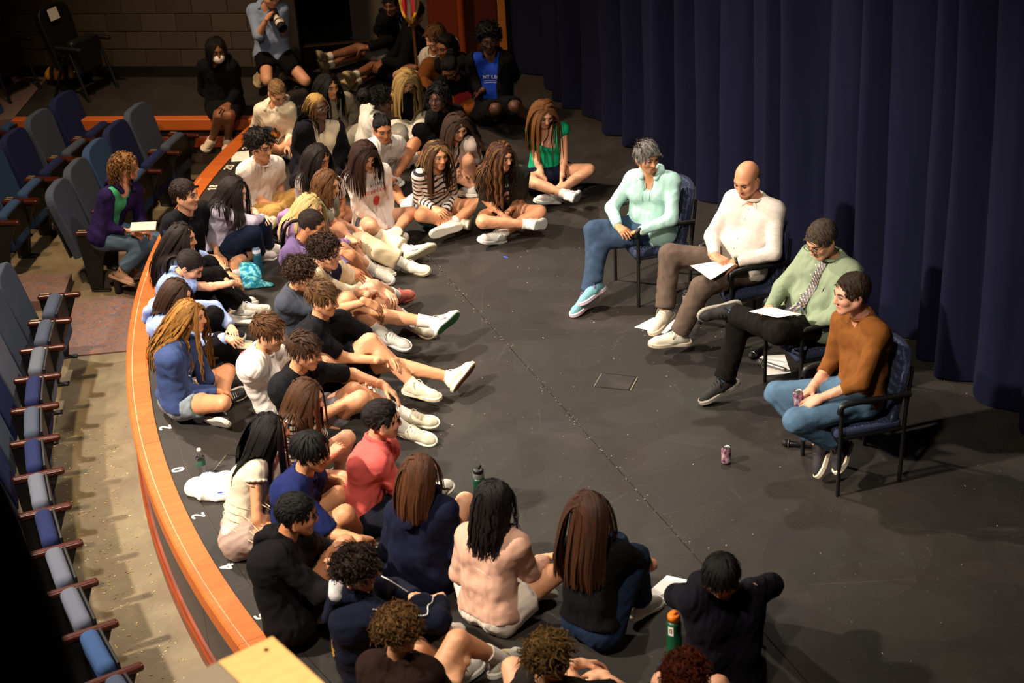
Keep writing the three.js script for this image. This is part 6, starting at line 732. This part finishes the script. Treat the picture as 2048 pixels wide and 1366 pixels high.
{ const g = bottle('water_bottle', 'green squeeze bottle with orange cap beside the dark navy sweater', 0.80, 3.98, 0.29, 0.043, '#0c4a2c', '#f07a1e', 0, { waist: 0.93, spout: 'nub', sh: 0.82 });
  const t = canvasTex(64, 96, (x) => { x.fillStyle = '#e9e4da'; x.fillRect(0, 0, 64, 96); x.fillStyle = '#181818'; x.font = 'bold 66px sans-serif'; x.fillText('G', 8, 70); x.fillStyle = '#d4452a'; x.fillRect(38, 30, 12, 30); });
  const l = new THREE.CylinderGeometry(0.0437, 0.0437, 0.06, 10, 1, true, -0.5, 0.75); l.translate(0, 0.185, 0); mesh('logo_label', l, new THREE.MeshStandardMaterial({ map: t, roughness: 0.5 }), g); g.rotation.y = -0.45; }
bottle('water_bottle', 'black steel bottle on the auditorium floor by the occupied seat', -3.60, -2.76, 0.25, 0.038, '#10141c', '#0c0c0e', PIT + 0.012, { band: '#b9b2a4', metal: 0.9 });
{ const g = thing('water_bottle', 'clear plastic water bottle with white cap behind the white jersey', 'bottle', [-2.15, 0, 1.70]); const pet = new THREE.MeshPhysicalMaterial({ color: '#f2f4f4', roughness: 0.08, transmission: 1, thickness: 0, ior: 1.3 });
  mesh('body', lathe([[0.001, 0.002], [0.028, 0.002], [0.031, 0.012], [0.029, 0.05], [0.031, 0.07], [0.031, 0.13], [0.026, 0.155], [0.013, 0.178], [0.012, 0.19]], 20), pet, g); mesh('cap', lathe([[0.001, 0.205], [0.014, 0.205], [0.015, 0.19], [0.001, 0.19]], 16), mat('#eeece6', 0.4), g);
  mesh('label', lathe([[0.0315, 0.085], [0.0315, 0.125]], 20), mat('#2c5a44', 0.5), g); mesh('water', lathe([[0.001, 0.004], [0.027, 0.004], [0.028, 0.1], [0.03, 0.14], [0.001, 0.14]], 20), new THREE.MeshPhysicalMaterial({ color: '#ffffff', roughness: 0.02, transmission: 1, thickness: 0.05, ior: 1.33 }), g); }
const canTex = (a, b, c) => noiseTex(64, 64, (u, v) => { const n = nz(u * 9, v * 9, 2) + 0.4 * nz(u * 20, v * 20, 5); const q = n > 0.18 ? b : n < -0.2 ? c : a; return q; });
function can(label, x, y, z, tx) { const g = thing('drink_can', label, 'can', [x, y, z]); mesh('body', lathe([[0.001, 0.002], [0.024, 0.002], [0.0325, 0.012], [0.033, 0.02], [0.033, 0.105], [0.027, 0.118]], 22), new THREE.MeshStandardMaterial({ map: tx, roughness: 0.35, metalness: 0.4 }), g); mesh('lid', lathe([[0.0275, 0.118], [0.0275, 0.122], [0.025, 0.122], [0.024, 0.117], [0.001, 0.117]], 20), mat('#c9c6c2', 0.25, 1), g); mesh('tab', bx(0.012, 0.002, 0.022, 0, 0.119, 0.004, 0.0008), mat('#b5b1ac', 0.25, 1), g); return g; }
const pinkCan = canTex([176, 124, 134], [92, 62, 104], [206, 190, 186]);
can('pinkish drink can standing alone on the open deck', 1.37, 0, 1.97, pinkCan);
can('pinkish drink can held by the person in the brown sweater', PB.s4.org.x + (PB.s4.J.lf.x + PB.s4.J.rf.x) / 2 - 0.02, (PB.s4.J.lf.y + PB.s4.J.rf.y) / 2 - 0.045, PB.s4.org.z + (PB.s4.J.lf.z + PB.s4.J.rf.z) / 2, pinkCan).rotation.z = 0.12;
can('purple drink can at the crossed ankles below the red-lettered sweatshirt', -1.02, 0, -2.06, canTex([92, 52, 120], [140, 96, 150], [58, 30, 84]));
function mic(label, a, b, silver) { const A = V(...a), B = V(...b), d = A.clone().sub(B).normalize(), g = thing('microphone', label, 'microphone', [B.x, B.y, B.z]); const L = A.distanceTo(B); const q = new THREE.Quaternion().setFromUnitVectors(V(0, 1, 0), d);
  for (const [n, ge, m] of [['handle', lathe([[0.001, 0], [0.013, 0], [0.015, 0.02], [0.0185, L * 0.75], [0.022, L * 0.8], [0.001, L * 0.8]], 14), mat(silver ? '#8f8a84' : '#17161a', 0.35, silver ? 0.8 : 0.2)], ['grille', new THREE.SphereGeometry(0.026, 14, 10).scale(1, 1.15, 1).translate(0, L * 0.9, 0), mat(silver ? '#4d4a48' : '#1b1a1c', 0.6, 0.5)], ['collar', new THREE.TorusGeometry(0.025, 0.004, 6, 16).rotateX(Math.PI / 2).translate(0, L * 0.82, 0), mat('#8a847c', 0.3, 0.8)]]) mesh(n, ge, m, g).quaternion.copy(q); return g; }
mic('black microphone lying by the sheet under the tie-wearing person', [1.745, 0.028, 0.545], [1.9, 0.022, 0.37]); mic('silver microphone lying on the white sheet', [1.79, 0.032, 0.625], [1.97, 0.026, 0.775], true); mic('black microphone lying under the nearest armchair', [1.775, 0.028, 1.80], [1.985, 0.022, 1.865]);
function pen(label, a, b, c1) { const g = thing('pen', label, 'pen', a); const A = V(0, 0, 0), B = V(...b).sub(V(...a)); const M = A.clone().lerp(B, 0.6); mesh('barrel', rod(A3(A), A3(M), 0.005, 0.005, 8), mat(c1, 0.4), g); mesh('grip', rod(A3(M), A3(B), 0.005, 0.003, 8), mat('#c9c6c0', 0.4), g); return g; }
pen('blue pen on the deck at the front edge below the green bottle', [0.70, 0.008, 4.09], [0.82, 0.008, 4.02], '#27458f'); pen('clear and black pen lying on the white sheet', [0.88, 0.012, 3.38], [0.78, 0.012, 3.43], '#1c1b1e'); pen('blue pen on the cream notepad', [-2.15, 0.024, -0.25], [-2.02, 0.024, -0.235], '#23308f');
// ---------- cloths and bags ----------
function heap(name, label, cat, x, z, y, blobs, cell, colf, nzA = 0.012, nf = 16) { const F = new Field([-0.4, -0.02, -0.4], [0.4, 0.35, 0.4], cell); for (const b of blobs) F.cone(...b, 0.05); F.all((X, Y, Z, d) => Math.max(d + nzA * (nz(X * nf, Y * nf, Z * nf) + 0.7 * Math.abs(nz(X * nf * 1.7, Y * 9, Z * nf * 1.7 + 5))), 0.003 - Y)); const g = F.mesh(), p = g.attributes.position, c = new Float32Array(p.count * 3); for (let i = 0; i < p.count; i++) { const k = colf(p.getX(i), p.getY(i), p.getZ(i)); c.set([k.r, k.g, k.b], i * 3); } g.setAttribute('color', new THREE.BufferAttribute(c, 3)); const o = tag(mesh(name, g, new THREE.MeshStandardMaterial({ vertexColors: true, roughness: 0.9 })), label, cat); o.position.set(x, y, z); return o; }
const tealA = new THREE.Color('#1f93b4'), tealB = new THREE.Color('#7fd3df'), tealC = new THREE.Color('#0f6f96');
heap('tie_dye_cloth', 'turquoise tie-dyed cloth crumpled beside the teal bottle', 'cloth', -2.24, -1.50, 0, [[[-0.2, 0.0, -0.1], [-0.05, 0.03, -0.08], 0.05, 0.09], [[-0.05, 0.03, -0.08], [0.06, 0.03, 0.02], 0.1, 0.1], [[0.06, 0.02, 0.02], [0.12, 0.0, 0.16], 0.1, 0.075], [[0.08, 0, 0.2], [0.26, -0.01, 0.2], 0.06, 0.045], [[-0.12, 0, 0.0], [0.0, 0, 0.06], 0.05, 0.05]], 0.011, (x, y, z) => { const n = nz(x * 26, y * 26, z * 26) + 0.5 * nz(x * 60, y * 60, z * 60); return (n > 0.12 ? tealB : n < -0.25 ? tealC : tealA); });
const whiteC = new THREE.Color('#e6e1d8'), blueC = new THREE.Color('#1d3fa8');
const jersey = heap('white_jersey', 'white jersey with blue lettering heaped beside the ruffled top', 'clothing', -2.05, 1.93, 0, [[[-0.12, 0.04, 0.0], [0.04, 0.05, 0.02], 0.07, 0.075], [[-0.04, 0.04, -0.07], [0.14, 0.05, -0.05], 0.06, 0.06], [[-0.06, 0.03, 0.08], [0.1, 0.03, 0.1], 0.05, 0.045], [[0.1, 0.03, 0.02], [0.16, 0.05, 0.0], 0.06, 0.05]], 0.01, (x, y, z) => (x > 0.05 && z > 0.075 && z < 0.125 && y < 0.07) ? blueC : whiteC, 0.016, 13);
const bagY = heap('yellow_bag', 'yellow and dark bag on the platform under the spare seat', 'bag', -4.86, -7.15, 0, [[[-0.14, 0.1, 0], [0.06, 0.12, 0], 0.1, 0.1], [[0.06, 0.12, 0], [0.16, 0.1, 0.03], 0.09, 0.07]], 0.014, (x, y) => (Math.floor(x * 18) % 3 && y > 0.08) ? new THREE.Color('#d0901c') : new THREE.Color('#2a2018'), 0.01, 10);
function backpack(label, x, z, deg, c1, c2, trim, s = 1) { const g = thing('backpack', label, 'backpack', [x, 0, z], deg * D2R); g.scale.set(s, s, s); const b = new RoundedBoxGeometry(0.3, 0.42, 0.17, 4, 0.07); b.translate(0, 0.22, 0); mesh('main_bag', b, mat(c1, 0.85), g); const p = new RoundedBoxGeometry(0.24, 0.18, 0.06, 3, 0.028); p.translate(0, 0.14, 0.095); mesh('front_pocket', p, mat(c2, 0.85), g); mesh('zip', tube([[-0.13, 0.25, 0.07], [-0.12, 0.38, 0.065], [0, 0.425, 0.05], [0.12, 0.38, 0.065], [0.13, 0.25, 0.07]], 0.007, 6, 20), mat(trim, 0.6), g); mesh('top_handle', tube([[-0.04, 0.42, -0.03], [0, 0.47, -0.03], [0.04, 0.42, -0.03]], 0.009, 6, 10), mat('#1b1a1c', 0.8), g); for (const q of [1, -1]) mesh('strap', tube([[q * 0.08, 0.4, -0.08], [q * 0.1, 0.3, -0.14], [q * 0.11, 0.12, -0.1]], 0.016, 6, 12), mat('#1b1a1c', 0.9), g); return g; }
backpack('red backpack with orange and grey trim behind the black hoodie', -0.36, -5.06, 25, '#a31d22', '#c92a2c', '#e08a2a', 0.95); backpack('black backpack standing behind the cream hoodie', -2.06, -5.42, 20, '#0c0b0d', '#131215', '#2a2a2c', 0.75);
// ---------- camera held by the kneeling person ----------
{ const hd = PB.p2.J, m = hd.lf.clone().add(hd.rf).multiplyScalar(0.5).add(PB.p2.org); const g = thing('photo_camera', 'black camera with a white telephoto lens held by the kneeling person', 'camera', A3(m)); g.rotation.set(0.35, 0.45, 0, 'YXZ'); mesh('camera_body', bx(0.14, 0.1, 0.07, 0, 0, 0, 0.02), mat('#101012', 0.5), g); mesh('viewfinder', bx(0.06, 0.04, 0.06, 0, 0.06, 0, 0.012), mat('#101012', 0.5), g);
  mesh('lens_barrel', lathe([[0.001, 0], [0.034, 0], [0.036, 0.05], [0.042, 0.07], [0.042, 0.15], [0.001, 0.15]], 20).rotateX(Math.PI / 2).translate(0, 0, 0.03), mat('#d9d2c0', 0.45), g); mesh('lens_ring', lathe([[0.0435, 0.08], [0.0435, 0.1], [0.03, 0.1], [0.03, 0.08]], 20).rotateX(Math.PI / 2).translate(0, 0, 0.03), mat('#2a2826', 0.6), g); mesh('lens_hood', lathe([[0.042, 0.15], [0.052, 0.23], [0.047, 0.23], [0.038, 0.155]], 20).rotateX(Math.PI / 2).translate(0, 0, 0.03), mat('#0b0b0c', 0.6), g); mesh('neck_strap', tube([[0.07, 0.02, 0], [0.09, -0.12, -0.02], [0.05, -0.28, 0.02], [0.03, -0.33, 0.03]], 0.012, 6, 16), mat('#121114', 0.8), g); }
// ---------- flag ----------
{ const g = thing('flag_on_pole', 'striped red and white flag with gold fringe on a wooden pole', 'flag', [-0.831, 0, -5.956]); mesh('pole', rod([0, 0, 0], [0, 3.2, 0], 0.016), mat('#5a3818', 0.4), g); mesh('pole_base', lathe([[0.001, 0], [0.12, 0], [0.12, 0.02], [0.03, 0.06], [0.001, 0.06]], 20), mat('#3a2410', 0.4), g);
  const cols = ['#b8202a', '#dcd4c8', '#b8202a', '#dcd4c8', '#b8202a', '#dcd4c8']; const bot = u => 0.80 + 0.34 * Math.abs(u - 0.62) / 0.62 + (u < 0.3 ? 0.1 : 0), X = (u, t) => -0.2 + 0.42 * u * (0.6 + 0.4 * t) + 0.02, Zf = (u, y) => 0.05 + 0.05 * Math.sin(u * 15 + y * 2) + 0.02 * Math.sin(u * 31);
  for (let k = 0; k < 6; k++) { const pos = [], idx = [], N = 14, W = 4; for (const th of [0, 0.006]) for (let j = 0; j <= N; j++) for (let i = 0; i <= W; i++) { const u = (k + i / W) / 6, y = bot(u) + (2.6 - bot(u)) * j / N; pos.push(X(u, j / N), y, Zf(u, y) - th); } const M = (N + 1) * (W + 1); for (let j = 0; j < N; j++) for (let i = 0; i < W; i++) { const q = j * (W + 1) + i; idx.push(q, q + 1, q + W + 1, q + 1, q + W + 2, q + W + 1, q + M, q + M + W + 1, q + M + 1, q + M + 1, q + M + W + 1, q + M + W + 2); } const ge = new THREE.BufferGeometry(); ge.setAttribute('position', new THREE.Float32BufferAttribute(pos, 3)); ge.setIndex(idx); ge.computeVertexNormals(); mesh('stripe', ge, mat(cols[k], 0.8), g); }
  const fr = []; for (let i = 0; i <= 12; i++) { const u = i / 12; fr.push([X(u, 0), bot(u) - 0.012, Zf(u, bot(u))]); } mesh('fringe', tube(fr, 0.018, 6, 40), mat('#d6a126', 0.7), g); mesh('fringe', tube([[X(1, 0), bot(1), Zf(1, bot(1))], [X(1, 0.5), 1.6, Zf(1, 1.6)], [X(1, 1), 2.6, Zf(1, 2.6)]], 0.014, 6, 20), mat('#d6a126', 0.7), g); }
// ---------- painted numbers along the stage lip ----------
{ const { FontLoader } = await import('three/addons/loaders/FontLoader.js'); const { TextGeometry } = await import('three/addons/geometries/TextGeometry.js');
  const font = await new FontLoader().loadAsync('fonts/droid/droid_sans_bold.typeface.json'); const wm = mat('#dcd8d0', 0.8);
  for (const [t, deg] of [['2', 165], ['0', 161.8], ['2', 158.5], ['4', 155.1], ['6', 152.0], ['18', 188.9], ['20', 191.6], ['22', 194.4]]) { const ge = new TextGeometry(t, { font, size: 0.085, depth: 0.0015, curveSegments: 5 }); ge.computeBoundingBox(); ge.translate(-ge.boundingBox.max.x / 2, -0.042, 0); ge.rotateX(-Math.PI / 2); const p = arcPt(11.19, deg), o = tag(mesh('painted_number', ge, wm), `white painted number ${t} on the deck ${({ 165: 'below the denim shorts', 161.8: 'left of the clear bottle', 158.5: 'below the white jersey', 155.1: 'left of the black rain jacket', 152: 'half hidden by the black rain jacket', 188.9: 'behind the black tee at the far lip', 191.6: 'between two others at the far lip', 194.4: 'above the white sheet at the far lip' })[deg]}`, 'marking'); o.position.set(p[0], 0.0005, p[1]); const a = deg * D2R; o.rotation.y = Math.atan2(-Math.cos(a), -Math.sin(a)); } }
// ---------- foreground ----------
{ const g = thing('plywood_post', 'out-of-focus plywood-topped post in the foreground', 'post', [0, PIT, 0]); const c = V(-0.80, 2.80, 7.42); const post = mesh('post', bx(0.30, 3.44, 0.42, 0, 1.72, 0), mat('#6b665c', 0.8), g), topb = mesh('plywood_top', bx(0.19, 0.02, 0.44, 0.0, 0, 0), new THREE.MeshStandardMaterial({ map: noiseTex(128, 128, (u, v) => { const k = 1 + 0.1 * fbm(u * 3, v * 18, 2); return [214 * k, 172 * k, 112 * k]; }), roughness: 0.8 }), g), topg = mesh('grey_top', bx(0.15, 0.019, 0.44), mat('#7d776a', 0.8), g);
  const a = 0.62, ux = V(Math.cos(a), 0, -Math.sin(a)), uz = V(Math.sin(a), 0, Math.cos(a)); // local axes of the post
  for (const [o, dx, y] of [[post, -0.165, 0], [topb, -0.09, 3.45], [topg, -0.262, 3.45]]) { o.position.set(c.x, y, c.z).addScaledVector(ux, dx).addScaledVector(uz, 0.22); o.rotation.y = a; }
  mesh('bolt_hole', new THREE.CylinderGeometry(0.008, 0.008, 0.004, 12), mat('#2a221a', 0.9), g).position.set(c.x, 3.462, c.z).addScaledVector(ux, -0.045).addScaledVector(uz, 0.05); }
{ const g = thing('covered_stand', 'large black out-of-focus shape at the lower left', 'stand', [-1.01, PIT, 9.45]); mesh('black_cover', lathe([[0.001, 5.62], [0.05, 5.59], [0.11, 5.5], [0.16, 5.37], [0.2, 5.2], [0.235, 4.95], [0.245, 4.7], [0.25, 4.0], [0.25, 0], [0.001, 0]], 28), mat('#050405', 0.95), g); }
// ---------- litter ----------
function litter(label, n, place, y, cols, smin, smax, parent) { const im = new THREE.InstancedMesh(bx(1, 0.25, 0.4), mat('#ffffff', 0.9), n); im.name = 'litter'; im.userData.kind = 'stuff'; im.userData.label = label; const M = new THREE.Matrix4(), q = new THREE.Quaternion(), up = V(0, 1, 0); for (let i = 0; i < n; i++) { const [x, z] = place(), s = rr(smin, smax); q.setFromAxisAngle(up, rr(0, 6.28)); M.compose(V(x, y + s * 0.12, z), q, V(s, s, s * rr(0.3, 1))); im.setMatrixAt(i, M); im.setColorAt(i, new THREE.Color(cols[i % cols.length]).multiplyScalar(rr(0.6, 1))); } im.castShadow = im.receiveShadow = true; im.name = numbered('litter'); scene.add(im); return im; }
tag(litter('tiny pale crumbs scattered over the black deck', 420, () => [rr(-2, 3.2), rr(-3.5, 4.6)], 0, ['#b9ab94', '#8d8172', '#d8cdb8'], 0.004, 0.011), 'tiny pale crumbs scattered over the black deck', 'litter');
tag(litter('pale grit caught along the straight deck seam', 380, () => { const k = rr(-3.5, 4.5), o = rr(-1, 1) ** 3 * 0.04; return [seamP[0] + crossN[0] * (k + 1.2) + seamN[0] * o, seamP[1] + crossN[1] * (k + 1.2) + seamN[1] * o]; }, 0, ['#a89a80', '#8d8172', '#c9bda4'], 0.003, 0.009), 'pale grit caught along the straight deck seam', 'litter');
tag(litter('straw-like bits scattered on the concrete auditorium floor', 1500, () => { const a = rr(138, 172), r = rr(11.55, 12.25); const p = arcPt(r + (rnd() - 0.5) * 0.2, a); return p; }, PIT, ['#c9b47c', '#e0cf9a', '#9a8a5c'], 0.006, 0.02), 'straw-like bits scattered on the concrete auditorium floor', 'litter');

// ---------- printing on clothes ----------
function print(id, name, w, h, draw, o = {}) {
  const P = PB[id], back = o.back, d = P.fr.clone().multiplyScalar(back ? -1 : 1), src = o.inner ? P.inner : P.shirt; src.updateWorldMatrix(true, false);
  const c = P.J.nk.clone().lerp(P.J.pv, o.k ?? 0.45).addScaledVector(P.lat, o.x || 0).addScaledVector(d, o.depth ?? 0.10).add(P.org);
  const z = d.clone(), y = P.up.clone().addScaledVector(z, -P.up.dot(z)).normalize(), x = y.clone().cross(z); const e = new THREE.Euler().setFromRotationMatrix(new THREE.Matrix4().makeBasis(x, y, z));
  const g = new DecalGeometry(src, c, e, V(w, h, 0.2)); const p = g.attributes.position, n = g.attributes.normal; if (!p || !p.count) { console.log('no print', id); return; }
  for (let i = 0; i < p.count; i++) p.setXYZ(i, p.getX(i) + n.getX(i) * 0.003 - P.org.x, p.getY(i) + n.getY(i) * 0.003 - P.org.y, p.getZ(i) + n.getZ(i) * 0.003 - P.org.z);
  const t = canvasTex(256, Math.round(256 * h / w), draw); const al = o.alpha !== false; const m = new THREE.MeshStandardMaterial({ map: t, roughness: 0.85, transparent: al, alphaTest: al ? 0.5 : 0, polygonOffset: true, polygonOffsetFactor: -1 });
  mesh(name, g, m, P.group);
}
const txt = (x, s, X, Y, f, c) => { x.font = f; x.fillStyle = c; x.textAlign = 'center'; x.fillText(s, X, Y); };
print('p47', 'chest_print', 0.25, 0.30, (x, w, h) => { txt(x, 'M I A M I', w / 2, 42, 'bold 32px sans-serif', '#5a5450'); txt(x, 'HURRICANES', w / 2, 100, 'bold 40px serif', '#b8322e'); x.fillStyle = '#b8322e'; x.beginPath(); x.arc(w / 2 + 10, 190, 44, 0, 6.3); x.fill(); }, { k: 0.42 });
print('p50', 'chest_print', 0.22, 0.22, (x, w, h) => { x.strokeStyle = '#4a4a4a'; x.lineWidth = 8; x.beginPath(); x.arc(w / 2, h / 2 + 14, 66, 0, 6.3); x.stroke(); 'TRINITY CO'.split('').forEach((c, i) => { x.save(); x.translate(w / 2, h / 2 + 14); x.rotate((i - 4) * 0.28); txt(x, c, 0, -80, 'bold 30px sans-serif', '#4a4a4a'); x.restore(); }); x.fillStyle = '#6a6a6a'; x.fillRect(w / 2 - 30, h / 2 - 10, 60, 50); }, { k: 0.4 });
print('p14', 'chest_print', 0.17, 0.14, (x, w, h) => { txt(x, 'NT LU', w / 2, 80, 'bold 74px serif', '#e6e6ee'); x.fillStyle = '#8fa0e0'; x.fillRect(30, 112, 190, 10); x.fillRect(30, 140, 190, 14); }, { k: 0.4, inner: true });
print('p4', 'chest_picture', 0.2, 0.19, (x, w, h) => { x.fillStyle = '#7a4a22'; x.beginPath(); x.ellipse(w / 2, h * 0.62, 110, 84, 0, 0, 6.3); x.fill(); x.fillStyle = '#3f74a8'; x.beginPath(); x.ellipse(w * 0.36, h * 0.34, 60, 36, -0.3, 0, 6.3); x.fill(); x.fillStyle = '#c98a2a'; x.beginPath(); x.ellipse(w * 0.56, h * 0.66, 52, 34, 0.5, 0, 6.3); x.fill(); x.fillStyle = '#38492a'; x.fillRect(w * 0.2, h * 0.82, 160, 26); x.fillStyle = '#241c1a'; x.fillRect(w * 0.66, h * 0.2, 26, 90); }, { k: 0.5 });
print('p49', 'chest_print', 0.2, 0.26, (x, w, h) => { txt(x, 'L L E', w / 2, 40, 'bold 36px sans-serif', '#c9c2b4'); x.fillStyle = '#bda79c'; for (const [a, b, r] of [[80, 110, 22], [150, 130, 28], [110, 190, 26], [180, 210, 20], [90, 260, 24]]) { x.beginPath(); x.ellipse(a, b, r, r * 1.4, 0.4, 0, 6.3); x.fill(); } }, { k: 0.42 });
print('p37', 'back_print', 0.3, 0.16, (x, w, h) => { txt(x, 'AIS', w * 0.7, 64, 'bold 58px serif', '#d09a34'); txt(x, 'S S E', w * 0.62, 112, 'bold 28px sans-serif', '#d8d6d2'); txt(x, 'V A L', w * 0.14, 60, 'bold 22px sans-serif', '#d8d6d2'); }, { k: 0.62, back: true });
print('p20', 'shoulder_print', 0.09, 0.09, (x, w, h) => { x.fillStyle = '#e0dccf'; x.beginPath(); x.arc(w / 2, h / 2, 120, 0, 6.3); x.fill(); x.fillStyle = '#2a2824'; x.beginPath(); x.arc(90, 110, 24, 0, 6.3); x.fill(); x.beginPath(); x.arc(168, 110, 20, 0, 6.3); x.fill(); x.fillRect(110, 170, 40, 14); }, { k: 0.22, x: 0.02 });
print('p45', 'chest_print', 0.2, 0.12, (x, w, h) => { x.strokeStyle = '#c9c9d4'; x.lineWidth = 9; for (const [a, b, c, d] of [[40, 30, 70, 80], [90, 24, 76, 84], [110, 90, 140, 40], [140, 40, 168, 96], [60, 110, 100, 140], [120, 130, 190, 120]]) { x.beginPath(); x.moveTo(a, b); x.lineTo(c, d); x.stroke(); } }, { k: 0.42 });
print('p26', 'back_stripe', 0.05, 0.36, (x, w, h) => { x.fillStyle = '#b8423c'; x.fillRect(20, 0, w - 40, h); }, { k: 0.36, back: true, x: -0.06, depth: 0.12 });
print('p38', 'back_print', 0.1, 0.1, (x, w, h) => { x.fillStyle = '#b9cdb4'; x.fillRect(40, 30, 170, 190); x.fillStyle = '#2a2a24'; x.beginPath(); x.moveTo(60, 200); x.lineTo(120, 90); x.lineTo(190, 200); x.fill(); }, { k: 0.3, back: true, x: 0.05 });
{ const e = new THREE.Euler(-Math.PI / 2 + 0.3, 0, 0); jersey.updateWorldMatrix(true, false); const g = new DecalGeometry(jersey, V(-2.05, 0.1, 1.84), e, V(0.2, 0.06, 0.2)); const p = g.attributes.position; if (p && p.count) { for (let i = 0; i < p.count; i++) p.setXYZ(i, p.getX(i) + 2.05, p.getY(i) + 0.003, p.getZ(i) - 1.93); mesh('lettering', g, new THREE.MeshStandardMaterial({ map: canvasTex(256, 76, (x, w, h) => { x.translate(w, h); x.rotate(Math.PI); txt(x, 'SASH', w / 2, 58, 'bold 60px sans-serif', '#4a4a8a'); }), transparent: true, alphaTest: 0.5, roughness: 0.9 }), jersey); } }
renderer.render(scene, camera);
